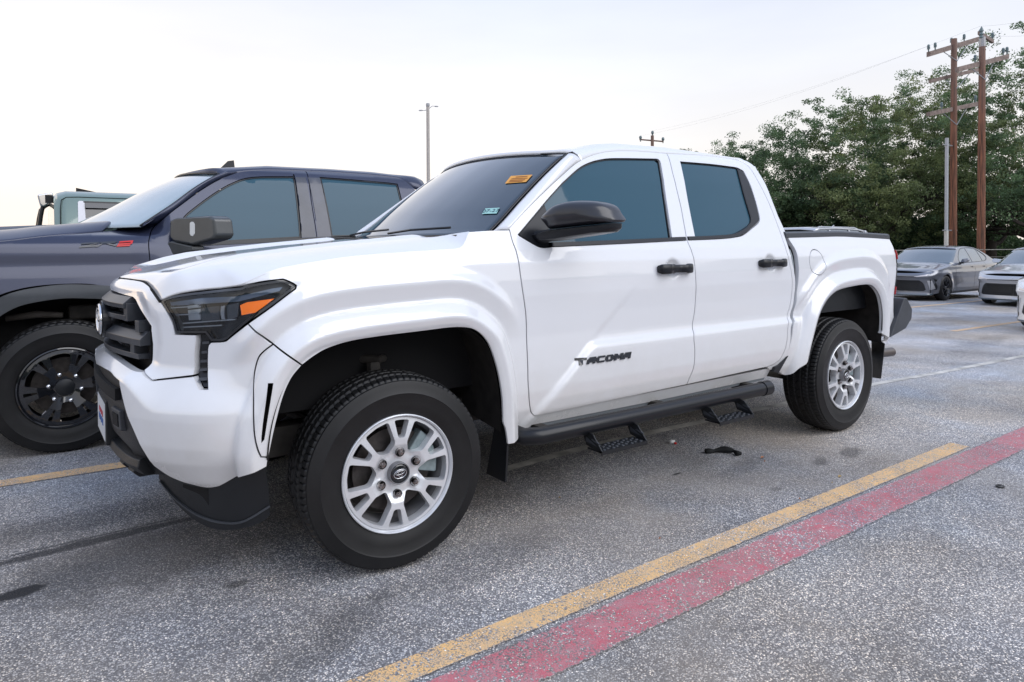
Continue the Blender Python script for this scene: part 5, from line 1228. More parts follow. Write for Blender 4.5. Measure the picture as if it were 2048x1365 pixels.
for (a, b) in ((1, 0),): an.add([(x0-.10, YSC-.035, z0), (x0+.16, YSC-.03, z0+.02), (x0+.16, YSC+.03, z0+.02), (x0-.10, YSC+.035, z0), (x0-.04, YSC-.012, z0+.035), (x0+.15, YSC-.012, z0+.055), (x0+.15, YSC+.012, z0+.055), (x0-.04, YSC+.012, z0+.035)], [(3, 2, 1, 0), (4, 5, 6, 7), (0, 1, 5, 4), (1, 2, 6, 5), (2, 3, 7, 6), (3, 0, 4, 7)])
an.add([(x0-.03, YSC-.010, z0+.035), (x0+.09, YSC-.010, z0+.05), (x0+.09, YSC+.010, z0+.05), (x0-.03, YSC+.010, z0+.035), (x0+.035, YSC-.003, z0+.105), (x0+.085, YSC-.003, z0+.115), (x0+.085, YSC+.003, z0+.115), (x0+.035, YSC+.003, z0+.105)], [(3, 2, 1, 0), (4, 5, 6, 7), (0, 1, 5, 4), (1, 2, 6, 5), (2, 3, 7, 6), (3, 0, 4, 7)])
anO = an.build('roof_antenna', M['black'], blue, bevel=.004)
MB().box((-.95, YS+.16, 1.24), (-.2, 2*YSC-YS-.16, 1.355)).build('cowl', M['trim'], blue)
MB().box((-1.75, YS+.4, .6), (-.25, 2*YSC-YS-.4, 1.2)).build('engine_bay', M['seam'], blue)
MB().box((-.2, YS+.2, .5), (1.6, 2*YSC-YS-.2, 1.25)).build('cab_floor_tub', M['seam'], blue)
MB().prism([(1.66, YS+.1, .55), (1.66, 2*YSC-YS-.1, .55), (1.66, 2*YSC-YS-.1, 1.3), (1.62, 2*YSC-YS-.35, 1.84), (1.62, YS+.35, 1.84), (1.66, YS+.1, 1.3)], (1, 0, 0), -.03).build('cab_rear_wall', M['navy'], blue)
MB().box((1.75, YS+.15, .8), (3.6, 2*YSC-YS-.15, .84)).box((1.75, YS+.13, .84), (3.6, YS+.17, 1.36)).box((1.75, 2*YSC-YS-.17, .84), (3.6, 2*YSC-YS-.13, 1.36)).build('bed_liner', M['black'], blue)
MB().box((3.58, YS+.12, .7), (3.65, 2*YSC-YS-.12, 1.36)).build('tailgate', M['navy'], blue, bevel=.01)
MB().box((3.62, YS+.05, .52), (3.82, 2*YSC-YS-.05, .68)).build('rear_bumper', M['black'], blue, bevel=.02)
MB().box((-2.30, YS+.08, .48), (-1.9, 2*YSC-YS-.08, .98)).build('front_bumper', M['flare'], blue, bevel=.04)
MB().box((-2.27, YS+.25, .98), (-1.9, 2*YSC-YS-.25, 1.22)).build('grille', M['black'], blue, bevel=.02)
lin = []
for A in (AS, AS2):
    V = []; F = []; n = len(A); cx_ = A[:, 0].mean()
    for (y, g) in ((.0, 0), (.05, .03), (.6, .05)):
        for p in A: V.append((cx_+(p[0]-cx_)*(1+g), YS+y, p[1]+g*.6))
    for k in range(2):
        for i in range(n-1): F.append((k*n+i, k*n+i+1, (k+1)*n+i+1, (k+1)*n+i))
    F.append(tuple(2*n+i for i in range(n))); bothS.append(mesh('wheel_arch_liner', V, F, M['dark'], blue, smooth=True, auto=40))
sb = MB(); sb.tube([(-1.28, YS+.30, .83), (-1.12, YS+.26, .85), (-.98, YS+.22, .84)], [.02, .024, .018], 10); sb.build('suspension_arm', mat('rusty_arm', (.10, .09, .08), .7, var=.4), blue, smooth=True)
sb = MB(); sb.box((-.95, YS+.24, .80), (-.72, YS+.34, .90)); sb.build('knuckle', M['under'], blue, bevel=.02)
MB().box((-1.9, YS+.45, .45), (3.5, YS+.55, .6)).build('frame_rail', M['under'], blue)
# fender badge
bp_ = SS.px([(160, 492), (232, 484), (236, 484), (266, 481)]); 
def fbadge(name, polys, m):
    h = empty(name, parent=blue)
    for k, P in enumerate(polys):
        a = np.array(SS.px(P)); MB().prism([SS.pt(p[0], p[1], -.008)[0] for p in a], (0, 1, 0), .010).build('badge_stroke', m, h)
    return h
fbadge('model_badge', [[(163, 486.5), (198, 484), (197, 487), (162, 489.5)], [(192, 487), (197, 487), (170, 493.5), (160, 494)], [(158, 496), (160, 493), (195, 490), (193, 493.5)],
                       [(200, 484), (230, 482.5), (234, 484.5), (228, 487), (203, 488), (204, 486), (224, 485), (199, 486.5)], [(201, 488), (206, 487.5), (196, 494), (190, 494.5)], [(212, 488), (219, 487.5), (236, 491), (229, 492.5)]], M['scoop'])
fbadge('model_badge', [[(239, 483), (266.5, 481), (265, 484), (238, 486)], [(262, 483.5), (266, 483.5), (263.5, 488.5), (259, 488.5)], [(236.5, 487.5), (261, 486), (260, 489), (235.5, 490.5)], [(236.5, 487.5), (240, 487.5), (238, 493), (234, 493)], [(234, 491), (261, 489.5), (259, 492.5), (233, 494)]], M['redtrim'])
# door mirror
def mirS():
    c = uy(378, 472, YS-.12); V = []
    P1 = [(338, 440), (352, 436), (418, 431.5), (426, 438), (431, 470), (426, 479), (384, 491), (345, 484), (338, 476)]
    ysm = [YS+.03, YS+.0, YS-.22, YS-.26, YS-.27, YS-.25, YS-.12, YS+.0, YS+.03]
    A = [uy(a, b, y) for (a, b), y in zip(P1, ysm)]; o = MB().prism(A, (1, .12, 0), .13).build('door_mirror', M['mirS'], blue, bevel=.018, seg=3)
    P2 = [(340, 482), (382, 492), (382, 503), (346, 511), (333, 505), (331, 488)]
    B = [uy(a, b, y) for (a, b), y in zip(P2, [YS+.03, YS-.10, YS-.10, YS+.02, YS+.06, YS+.06])]; MB().prism(B, (1, .1, 0), .09).build('mirror_foot', M['mirS'], o, bevel=.012)
    nA = np.cross(A[2]-A[0], A[5]-A[0]); nA /= np.linalg.norm(nA)
    if nA@(CAM-A[0]) < 0: nA = -nA
    Q = [CAM+ray(a, b)*(((A[0]+nA*.004-CAM)@nA)/(ray(a, b)@nA)) for a, b in [(379, 446), (383, 443.5), (387, 444), (389.5, 449), (389, 468), (385, 473), (381, 472), (379, 468)]]
    MB().prism(Q, -nA, .012).build('indicator_lens', mat('clear_indicator', (.6, .62, .62), .15, coat=1.0), o, bevel=.003)
mirS()
# black wheels
def dark_wheel(parent, tyre, ph=rad(97)):
    w_ = empty('wheel', parent=parent); link('tyre', tyre, None, w_); RR = .252; R = RR*.95
    circle = np.array([pol(R, a, 0) for a in range(0, 360, 4)]); holes = []
    for k in range(6):
        c = k*60
        holes.append(rounded([pol(R*.40, c-16, ph), pol(R*.62, c-17, ph), pol(R*.88, c-15, ph), pol(R*.90, c, ph), pol(R*.88, c+15, ph), pol(R*.62, c+17, ph), pol(R*.40, c+16, ph)], .012))
        holes.append(rounded([pol(R*.60, c+28, ph), pol(R*.90, c+27.0, ph), pol(R*.90, c+33.0, ph), pol(R*.60, c+32, ph)], .004))
    def depth(x, z):
        r = np.hypot(x, z)/R; return np.interp(r, [0, .25, .38, .6, .9, 1], [.030, .030, .020, .004, .010, .016])
    rim = prof_sheet(circle, holes, depth, .014, .04, M['gloss'], 'rim', w_)
    lip = MB(); lip.lathe([(RR*.93, .030), (RR*.94, .010), (RR*.97, .0), (RR, .003), (RR, .012), (RR*.95, .04), (RR*.90, .08), (RR*.90, .2)], (0, 0, 0), 'y', 72, cap=False); lip.build('rim_barrel', M['gloss'], w_, smooth=True, auto=40)
    MB().lathe([(0, .10), (.18, .10), (.18, .12)], (0, 0, 0), 'y', 36).build('brake_disc', M['disc'], w_)
    for k in range(6):
        x, z = pol(.088, k*60+30-18, ph); nu = MB(); nu.lathe([(0, .004), (.010, .007), (.0135, .013), (.0135, .03)], (x, 0, z), 'y', 10, cap=False); nu.build('lug_nut', M['chrome'], w_, smooth=True)
    cp = MB(); cp.lathe([(0, .012), (.045, .014), (.052, .02), (.052, .035)], (0, 0, 0), 'y', 30, cap=False); cp.build('centre_cap', M['black'], w_, smooth=True, auto=40)
    return w_
TS = tyre_mesh(.415, .252, .27, blocks=60, offroad=True)
ws_ = dark_wheel(blue, TS); ws_.location = (-.985, YS-.03, .405); ws_.rotation_euler = (0, 0, rad(-2))
q = copy_tree(ws_, blue); q.location = (2.765, YS-.03, .405); q.rotation_euler = (0, .3, 0)
for x in (-.985, 2.765):
    q = copy_tree(ws_, blue); q.location = (x, 2*YSC-YS+.03, .405); q.rotation_euler = (0, 0, PI)
for o in bothS:
    if o.type == 'MESH': mirror_obj(o, YSC)
# ------------------------------------------------------------------ sedans in the far row: built once, copied with their parts
def sedan(x0, y0, z0, pm, label, tall=1.0):
    root = empty('sedan', (x0, y0+.92, z0), label=label, cat='car', group='saloon cars in the far row')
    plan = [(0, .92), (.012, .75), (.05, .5), (.12, .3), (.25, .14), (.42, .05), (.65, .01), (.95, .0), (1.6, .0), (2.6, 0), (3.6, 0), (4.2, .01), (4.5, .04), (4.72, .13), (4.84, .3), (4.89, .55), (4.9, .92)]
    def dep(u, z, x):
        D = np.interp(z, [.12, .20, .30, .42, .58, .66, .72, .80, .90, .955, .985, 1.2, 1.36, 1.42, 1.48], [.12, .06, .03, .022, .028, .018, .0, .022, .030, .05, .085, .17, .25, .30, .42])
        for c in (.97, 3.795):
            r = np.hypot(x-c, z-.34); D = D-.018*smoothstep(.50, .38, r)*(z < .9)
        fr = smoothstep(.55, .2, x); D = D*(1-fr)+fr*np.interp(z, [.12, .18, .24, .5, .58, .64, .70, .75, .80], [.05, -.01, .02, .03, .02, -.02, .0, .06, .22])
        rr = smoothstep(4.3, 4.7, x); D = D*(1-rr)+rr*np.interp(z, [.12, .25, .5, .7, .95, 1.02, 1.1], [.08, .02, .0, .03, .04, .07, .3]); return D
    sf = BodySurf(plan, 1.5, dep, zr=(.1, 1.5), yoff=-.92, blur=2); twins = []; uc = float(sf.u[0]); ur = float(sf.u[-1])
    def PP(name, outline, m, tw=True, par=None, **k):
        o = panel(sf, name, outline, m, par or root, **k)
        if tw: twins.append(o)
        return o
    def poly(*segs, step=.04): return chain(segs, step)
    def arch(c, r=.355): return [(c-r*math.cos(t), .34+r*math.sin(t)) for t in np.linspace(-.38, PI+.38, 13)]
    def P(*a): return list(a)
    uF = float(np.interp(.12, sf.q[:, 0], sf.u)) 
    topF = [(uc, .735), (uc+.35, .735), (-.10+.25, .755), (.45, .80), (.8, .845), (1.2, .90), (1.48, .955)]
    apl = [(1.48, .955), (1.75, 1.11), (2.0, 1.25), (2.25, 1.355), (2.5, 1.395)]; rfl = [(2.5, 1.395), (2.9, 1.415), (3.3, 1.39), (3.6, 1.325), (3.9, 1.22), (4.15, 1.12), (4.30, 1.065)]
    trk = [(4.30, 1.065), (4.5, 1.05), (4.75, 1.035), (ur-.3, 1.02), (ur, 1.02)]
    low = .19
    body = poly(topF, apl, rfl, trk, P((ur, 1.02), (ur, .25)), P((ur, .25), (4.6, .22), (4.12, .23)), arch(3.795)[::-1], P((3.46, .21), (1.34, .21)), arch(.97)[::-1], P((.64, .215), (.3, low), (uc, low)), P((uc, low), (uc, .735)))
    w1 = poly(P((1.98, .985), (2.02, 1.12), (2.25, 1.285), (2.45, 1.345), (2.72, 1.372)), P((2.72, 1.372), (2.80, .99)), P((2.80, .99), (2.0, .975), (1.98, .985)))
    w2 = poly(P((2.82, 1.374), (3.1, 1.372), (3.4, 1.335)), P((3.4, 1.335), (3.52, 1.01)), P((3.52, 1.01), (2.90, .99)), P((2.90, .99), (2.82, 1.374)))
    w3 = poly(P((3.44, 1.325), (3.65, 1.25), (3.86, 1.13)), P((3.86, 1.13), (3.78, 1.04), (3.56, 1.012)), P((3.56, 1.012), (3.44, 1.325)))
    bo = PP('body', body, pm, holes=[w1, w2, w3], h=.045, gap=.001, thick=.02)
    for W_ in (w1, w2, w3): PP('window_glass', inset(W_, -.004), M['carglass'], off=.008, h=.2)
    PP('sill_trim', poly(P((1.36, .235), (3.42, .235)), P((3.42, .235), (3.42, .165)), P((3.42, .165), (1.36, .165)), P((1.36, .165), (1.36, .235))), M['trim'], off=-.004, h=.2)
    for sp in ([(1.60, .93), (1.56, .7), (1.62, .4), (1.70, .22)], [(2.81, .97), (2.82, .7), (2.78, .4), (2.72, .22)], [(3.53, .99), (3.60, .8), (3.50, .55), (3.44, .5)]):
        twins.append(ribbon(sf, 'door_seam', resample(cr_spline(sp, 5), 16), .010, M['seam'], root, off=-.0005, thick=.004))
    twins.append(ribbon(sf, 'window_trim', resample(cr_spline([(1.97, .975), (2.8, .985), (3.5, 1.0), (3.80, 1.04), (3.88, 1.13), (3.64, 1.265), (3.4, 1.35), (3.1, 1.385), (2.72, 1.384), (2.42, 1.36), (2.2, 1.27), (1.99, 1.11), (1.97, .975)], 5), 70), .014, M['trim'], root, off=-.003, thick=.01))
    for hx in (2.62, 3.42):
        twins.append(ribbon(sf, 'door_handle', np.array([(hx, .86), (hx+.16, .865)]), .022, pm, root, off=-.03, thick=.03))
    # nose: lamps, dark slot, wide lower grille, corner vents
    PP('headlight', poly(P((uc+.50, .655), (uc+.72, .700), (uc+1.02, .755), (.40, .79)), P((.40, .79), (.36, .745), (.2, .705), (uc+.8, .665)), P((uc+.8, .665), (uc+.50, .64)), P((uc+.50, .64), (uc+.50, .655)), step=.03), M['carlamp'], off=-.004, h=.05)
    PP('nose_slot', poly(P((uc, .655), (uc+.55, .650)), P((uc+.55, .650), (uc+.56, .630)), P((uc+.56, .630), (uc, .632)), P((uc, .632), (uc, .655))), M['trim'], off=-.004, h=.06)
    gr = PP('lower_grille', poly(P((uc, .555), (uc+.62, .555)), P((uc+.62, .555), (uc+.72, .48), (uc+.78, .31)), P((uc+.78, .31), (uc+.72, .27)), P((uc+.72, .27), (uc, .27)), P((uc, .27), (uc, .555))), M['grillecar'], off=-.005, h=.06)
    for k in range(5): twins.append(ribbon(sf, 'grille_slat', np.array([(uc+.0, .31+k*.05), (uc+.35, .31+k*.05), (uc+.60, .31+k*.05)]), .010, M['black'], gr, off=-.014, thick=.012))
    PP('corner_vent', poly(P((uc+.98, .60), (uc+1.14, .56)), P((uc+1.14, .56), (.26, .33)), P((.26, .33), (uc+1.12, .30)), P((uc+1.12, .30), (uc+1.13, .42), (uc+.98, .60))), M['grillecar'], off=-.004, h=.06)
    PP('nose_garnish', poly(P((uc+.80, .545), (uc+.95, .54)), P((uc+.95, .54), (uc+1.07, .33)), P((uc+1.07, .33), (uc+.88, .30)), P((uc+.88, .30), (uc+.84, .45), (uc+.80, .545))), M['silver'], off=-.006, h=.06)
    PP('splitter', poly(P((uc, .20), (uc+.8, .20), (.35, .225)), P((.35, .225), (.35, .175)), P((.35, .175), (uc+.8, .155), (uc, .155)), P((uc, .155), (uc, .20))), M['carglass'], off=-.012, h=.08)
    PP('taillight', poly(P((4.45, .98), (4.7, .99), (ur-.5, .97)), P((ur-.5, .97), (ur-.5, .88)), P((ur-.5, .88), (4.7, .90), (4.45, .98))), M['red'], off=-.004, h=.05)
    # top surfaces between the two flanks
    def top(name, edge, m, crown, pw=2.2, n=12, bul=0.0, k_=.25, par=None):
        E_ = resample([sf.pt(*p)[0] for p in cr_spline(edge, 4)], n); G = []
        for i, e in enumerate(E_):
            c = crown[0]+(crown[1]-crown[0])*i/(n-1); b_ = (bul[0]+(bul[1]-bul[0])*i/(n-1)) if bul else 0
            G.append([(e[0]-b_*(1-abs(a)**2), e[1]*a/1.0*(-1 if e[1] < 0 else 1)*(-1), e[2]+c*(1-abs(a)**pw)) for a in np.linspace(1, -1, 17)])
        G = [[(p[0], p[1], p[2]) for p in r] for r in G]; o = grid_mesh(name, G, m, root, thick=.01, flip=True); return o
    top('hood', [(.16, .756), (.45, .80), (.8, .845), (1.2, .90), (1.46, .952)], pm, (.04, .05), bul=(.14, .16), pw=3)
    top('windshield', [(1.50, .965), (1.75, 1.11), (2.0, 1.25), (2.2, 1.335)], M['carglass'], (.0, .035), bul=(.22, .12))
    top('roof', [(2.22, 1.345), (2.5, 1.395), (2.9, 1.415), (3.3, 1.39), (3.5, 1.35)], pm, (.04, .045), bul=(.12, .0), pw=2.6)
    top('rear_window', [(3.52, 1.345), (3.7, 1.29), (3.95, 1.195), (4.2, 1.10)], M['carglass'], (.045, .0), bul=(.0, -.05))
    top('boot_lid', [(4.22, 1.09), (4.35, 1.058), (4.6, 1.045), (4.8, 1.03)], pm, (.0, .0), bul=(-.05, -.10))
    for s_ in (-1, 1):
        mb = MB(); mb.prism([(1.92, s_*.86, .99), (1.86, s_*1.04, 1.0), (1.86, s_*1.08, 1.06), (1.90, s_*1.05, 1.11), (1.94, s_*.90, 1.09)], (1, 0, 0), .13); mb.build('door_mirror', pm, root, bevel=.015)
        MB().prism([(1.94, s_*.80, .95), (1.94, s_*.93, .96), (1.94, s_*.93, 1.0), (1.94, s_*.80, 1.0)], (1, 0, 0), .07).build('mirror_foot', M['trim'], root)
    inn = MB(); inn.box((.3, -.80, .22), (4.6, .80, .72)); inn.build('floor_pan', M['seam'], root)
    for s_ in (-1, 1):
        for c in (.97, 3.795):
            a = [( c+.37*math.cos(t), .34+.37*math.sin(t)) for t in np.linspace(-.4, PI+.4, 16)]; V = [(p[0], s_*.90, p[1]) for p in a]+[(p[0], s_*.62, p[1]) for p in a]; n = len(a)
            mesh('wheel_arch_liner', V, [(i, i+1, n+i+1, n+i) for i in range(n-1)]+[tuple(range(n, 2*n))], M['dark'], root)
    return root, twins
M['carglass'] = mat('car_glass', (.05, .08, .10), .04, coat=1.0, ior=1.9, spec=.8)
M['carlamp'] = mat('car_headlamp', (.75, .70, .68), .15, metal=.3, coat=1)
M['grillecar'] = mat('car_grille', (.012, .013, .015), .4, bump=.5, bscale=120)
def simple_tyre(R, rin, Wd):
    mb = MB(); mb.lathe([(rin, .03), (rin+.01, .005), (rin+(R-rin)*.6, 0), (R-.02, .010), (R, .035), (R, Wd-.035), (R-.02, Wd-.01), (rin, Wd-.02)], (0, 0, 0), 'y', 48); me = bpy.data.meshes.new('tyre'); me.from_pydata(mb.V, [], mb.F); me.shade_smooth(); me.set_sharp_from_angle(angle=rad(40)); me.materials.append(M['rubber']); return me
ST = simple_tyre(.335, .235, .22)
def sedan_wheel(parent, loc, rz):
    w_ = empty('wheel', loc, rz, parent); link('tyre', ST, None, w_)
    mb = MB()
    for k in range(5):
        for dk in (-11, 11):
            a = k*72+90+dk; p0, p1 = pol(.05, a, 0), pol(.225, a+dk*.25, 0); d_ = np.array([-(p1[1]-p0[1]), p1[0]-p0[0]]); d_ = d_/np.linalg.norm(d_)*.013
            mb.prism([(p0[0]+d_[0], .02, p0[1]+d_[1]), (p1[0]+d_[0], .012, p1[1]+d_[1]), (p1[0]-d_[0], .012, p1[1]-d_[1]), (p0[0]-d_[0], .02, p0[1]-d_[1])], (0, 1, 0), .02)
    mb.lathe([(0, .012), (.05, .014), (.06, .03)], (0, 0, 0), 'y', 20); mb.lathe([(.220, .02), (.228, .006), (.237, .006), (.238, .03)], (0, 0, 0), 'y', 40); mb.lathe([(.225, .03), (.20, .08), (0, .08)], (0, 0, 0), 'y', 32)
    mb.build('rim', M['gloss'], w_, smooth=True, auto=30); return w_
GZ = float(gz(18.6)); 
cA, tw_ = sedan(17.62, 5.44, GZ, M['grey'], 'dark grey sedan beside the white pickup tail, nearest to the utility poles')
for o in tw_: mirror_obj(o, 0.0)
for (x, y, r) in ((.97, -.915, 0), (3.795, -.915, 0), (.97, .915, PI), (3.795, .915, PI)): sedan_wheel(cA, (x, y, .335), r)
def recolour(root, a, b):
    for ch in root.children_recursive:
        if ch.type == 'MESH' and ch.data.materials and ch.data.materials[0] == a:
            ch.data = ch.data.copy(); ch.data.materials[0] = b
cB = copy_tree(cA); cB.location = (17.62, 3.66, GZ); cB['label'] = 'silver grey sedan partly cut by the picture edge, right of the dark grey one'; recolour(cB, M['grey'], M['silver'])
cC = copy_tree(cA); cC.location = (11.85, .83, float(gz(13))); cC['label'] = 'white sedan of which only a front bumper corner shows at the right edge'; M['carwhite'] = M['white']; recolour(cC, M['grey'], M['white'])
cC.location = (11.5, .91, float(gz(12.5)))
# pale suv whose roof shows above the pickup bed
def suv(loc):
    r = empty('suv', loc, label='silver suv with roof rails showing just above the bed of the white pickup', cat='car')
    hw = .93
    st = [(0, .55, .9), (.25, .80, 1.0), (1.2, .92, 1.08), (1.5, .92, 1.10), (4.5, .92, 1.12), (4.75, .86, 1.05), (4.8, .8, .9)]
    G = [[(x, s_*y, z) for (s_, y, z) in ((-1, h-.04, .25), (-1, h, .45), (-1, h, .8), (-1, h-.04, t-.02), (-1, h-.2, t), (1, h-.2, t), (1, h-.04, t-.02), (1, h, .8), (1, h, .45), (1, h-.04, .25))] for (x, h, t) in st]
    grid_mesh('body', G, M['silver'], r, auto=40)
    MB().box((.02, -.6, .3), (4.75, .6, .9)).build('floor_pan', M['seam'], r)
    gl = [(1.35, .84, .74, 1.10, 1.12), (1.75, .84, .70, 1.10, 1.45), (2.1, .84, .66, 1.10, 1.62), (3.0, .84, .66, 1.10, 1.65), (4.1, .84, .66, 1.10, 1.62), (4.45, .84, .68, 1.10, 1.50), (4.7, .82, .72, 1.05, 1.12)]
    G = [[(x, -b, z0), (x, -t, z1-.03), (x, -t+.08, z1), (x, t-.08, z1), (x, t, z1-.03), (x, b, z0)] for (x, b, t, z0, z1) in gl]
    grid_mesh('cabin_glass', G, M['carglass'], r, auto=30)
    G = [[(x, -.685, z-.04), (x, -.66, z), (x, -.3, z+.035), (x, .3, z+.035), (x, .66, z), (x, .685, z-.04)] for (x, z) in ((1.95, 1.585), (2.2, 1.64), (3.0, 1.665), (4.1, 1.64), (4.42, 1.60), (4.6, 1.58))]
    grid_mesh('roof', G, M['silver'], r, thick=.015, flip=True, auto=40)
    for s_ in (-1, 1):
        MB().tube([(2.2, s_*.62, 1.655), (2.3, s_*.62, 1.675), (4.0, s_*.62, 1.672), (4.15, s_*.62, 1.64)], .014, 8).build('roof_rail', M['silver'], r)
        for x, x2 in ((2.6, 2.62), (3.55, 3.58), (4.3, 4.42)): MB().prism([(x, s_*.85, 1.10), (x+.10, s_*.85, 1.10), (x2+.08, s_*.672, 1.60), (x2, s_*.672, 1.60)], (0, s_, 0), .012).build('pillar', M['silver'], r)
    MB().prism([(3.9, 0, 1.66), (4.15, 0, 1.66), (4.12, 0, 1.76)], (0, 1, 0), .02).build('roof_antenna', M['silver'], r)
    for x in (.95, 3.7):
        sedan_wheel(r, (x, -.93, .34), 0); sedan_wheel(r, (x, .93, .34), PI)
    return r
p = uw(1655, 455, 18.5); suv((p[0]-3.6, p[1]+.1, p[2]-1.69))
# grey-green pickup two bays away, tail to the left
def green():
    y0 = 5.40; r = empty('pickup_truck', (-.93, y0+1.0, 0), label='pale grey green pickup farthest left, with window visor and pale door pillar', cat='pickup truck'); 
    X = lambda a, b: uy(a, b, y0+.14)-np.array([-.93, y0+1.0, 0])
    cab = []
    Lr = 2.6
    for x, k in ((0, .06), (.03, .02), (.10, 0), (1.2, 0), (1.75, 0), (2.1, .0)):
        zt_ = 1.825-k - (0 if x < 1.5 else .02); cab.append([(x, -.98+k*.5, .55), (x, -1.0+k*.5, 1.2), (x, -.96+k*.5, 1.33), (x, -.855+k*.6, zt_-.07), (x, -.82+k, zt_-.03), (x, -.72+k, zt_+.015), (x, 0, zt_+.05), (x, .72-k, zt_+.015), (x, .82-k, zt_-.03), (x, .855-k*.6, zt_-.07), (x, .96-k*.5, 1.33), (x, 1.0-k*.5, 1.2), (x, .98-k*.5, .55)])
    o = grid_mesh('cab', cab, M['greygreen'], r, auto=38); 
    MB().prism([(0.0, -.93, .55), (0.0, .93, .55), (0.0, .9, 1.3), (0.0, .78, 1.76), (0.0, -.78, 1.76), (0.0, -.9, 1.3)], (1, 0, 0), .02).build('cab_rear_wall', M['greygreen'], r)
    def side(x, z, off=0): y = float(np.interp(z, [1.2, 1.33, 1.755, 1.80], [-1.0, -.96, -.855, -.82])); return np.array([x, y-off, z])
    def sp(name, pts, m, off=.004, t=.012): 
        P_ = [side(x, z, off) for x, z in pts]; return MB().prism(P_, (0, 1, 0), t).build(name, m, r)
    sl = MB(); sl.tube([side(*q, .001) for q in [(.045, 1.30), (.05, 1.66), (.06, 1.745), (.10, 1.772), (.2, 1.778), (1.6, 1.77)]], .004, 5); sl.build('door_seam', M['seam'], r)
    sp('window_glass', [(.25, 1.33), (.25, 1.725), (1.55, 1.72), (1.9, 1.33)], M['gloss'], .003)
    sp('window_frame', [(.24, 1.72), (.24, 1.738), (1.56, 1.732), (1.56, 1.715)], M['trim'], .008)
    sp('window_visor', [(.255, 1.67), (.255, 1.72), (1.5, 1.715), (1.5, 1.665)], M['scoop'], .03, .03)
    sp('door_pillar', [(.19, 1.33), (.195, 1.725), (.205, 1.738), (.25, 1.738), (.262, 1.33)], M['silverpanel'], .008)
    MB().prism([(.23, 0, 1.875), (.44, 0, 1.885), (.23, 0, 1.93)], (0, 1, 0), .02).build('roof_antenna', M['trim'], r)
    # nose, bed
    G = [[(x, -h, .5), (x, -h-.02, .9), (x, -h+.03, t-.05), (x, -h+.2, t), (x, h-.2, t), (x, h-.03, t-.05), (x, h+.02, .9), (x, h, .5)] for x, h, t in ((2.05, .97, 1.30), (3.4, .96, 1.27), (3.75, .9, 1.2), (3.85, .8, 1.0))]
    grid_mesh('hood', G, M['greygreen'], r, auto=35)
    MB().prism([(2.05, -.88, 1.30), (2.05, .88, 1.30), (1.45, .74, 1.83), (1.45, -.74, 1.83)], (1, 0, .5), .02).build('windshield', M['glass'], r)
    MB().box((-1.85, -.97, .55), (-.03, -.90, 1.25)).box((-1.85, .90, .55), (-.03, .97, 1.25)).box((-1.85, -.9, .55), (-1.78, .9, 1.25)).box((-1.85, -.9, .7), (-.03, .9, .75)).build('bed', M['greygreen'], r, bevel=.01)
    MB().box((-2.0, -.9, .45), (-1.86, .9, .62)).build('rear_bumper', M['chrome'], r, bevel=.02)
    # sport bar with a work lamp
    a = [uy(x, z, y0+.5)-np.array([-.93, y0+1.0, 0]) for x, z in ((79, 452), (82, 430), (86, 412), (95, 404), (104, 399))]
    mb = MB(); mb.tube([(a[0][0], a[0][1], 1.22)]+a+[(.02, a[-1][1], a[-1][2]+.01)], .020, 8); mb.build('sport_bar', M['trim'], r, smooth=True)
    mb = MB(); mb.tube([(p[0], -p[1], p[2]) for p in [np.array((a[0][0], a[0][1], 1.22))]+a]+[(.02, -a[-1][1], a[-1][2]+.01)], .020, 8); mb.build('sport_bar', M['trim'], r, smooth=True)
    c = uy(91, 399, y0+.5)-np.array([-.93, y0+1.0, 0]); lp = MB(); lp.prism([(c[0]-.05, c[1]-.06, c[2]-.06), (c[0]-.07, c[1]-.06, c[2]+.04), (c[0]+.06, c[1]-.06, c[2]+.07), (c[0]+.07, c[1]-.06, c[2]-.01), (c[0]-.02, c[1]-.06, c[2]-.08)], (0, 1, 0), .14); lmp = lp.build('work_lamp', M['chrome'], r, bevel=.012)
    MB().box((c[0]-.005, c[1]-.07, c[2]-.04), (c[0]+.06, c[1]-.055, c[2]+.04)).build('lamp_bracket', M['trim'], r)
    for x in (-1.2, 2.9):
        sedan_wheel(r, (x, -1.0, .36), 0); sedan_wheel(r, (x, 1.0, .36), PI)
M['silverpanel'] = mat('pale_pillar', (.50, .51, .56), .3, metal=.2, coat=.5)
green()
# ------------------------------------------------------------------ poles, lamp, fence, trees, wires, litter
M['wood'] = None
def wood_mat():
    m, t, b = newmat('weathered_pole'); L = t.links.new; N = t.nodes.new
    tc_ = N('ShaderNodeTexCoord'); mp_ = N('ShaderNodeMapping'); mp_.inputs['Scale'].default_value = (6, 6, .35); L(tc_.outputs['Object'], mp_.inputs[0])
    n = N('ShaderNodeTexNoise'); n.inputs['Scale'].default_value = 3; n.inputs['Detail'].default_value = 8; L(mp_.outputs[0], n.inputs['Vector'])
    r = N('ShaderNodeValToRGB'); L(n.outputs[0], r.inputs[0]); r.color_ramp.elements[0].position = .32; r.color_ramp.elements[0].color = (.05, .028, .02, 1); r.color_ramp.elements[1].position = .68; r.color_ramp.elements[1].color = (.30, .12, .065, 1)
    sp = N('ShaderNodeSeparateXYZ'); L(tc_.outputs['Object'], sp.inputs[0]); q = N('ShaderNodeMapRange'); L(sp.outputs['Z'], q.inputs[0]); q.inputs[1].default_value = 7; q.inputs[2].default_value = 11; q.inputs[3].default_value = 0; q.inputs[4].default_value = .7
    mx = N('ShaderNodeMixRGB'); L(q.outputs[0], mx.inputs[0]); L(r.outputs[0], mx.inputs[1]); mx.inputs[2].default_value = (.20, .14, .12, 1); L(mx.outputs[0], b.inputs['Base Color']); b.inputs['Roughness'].default_value = .85; return m
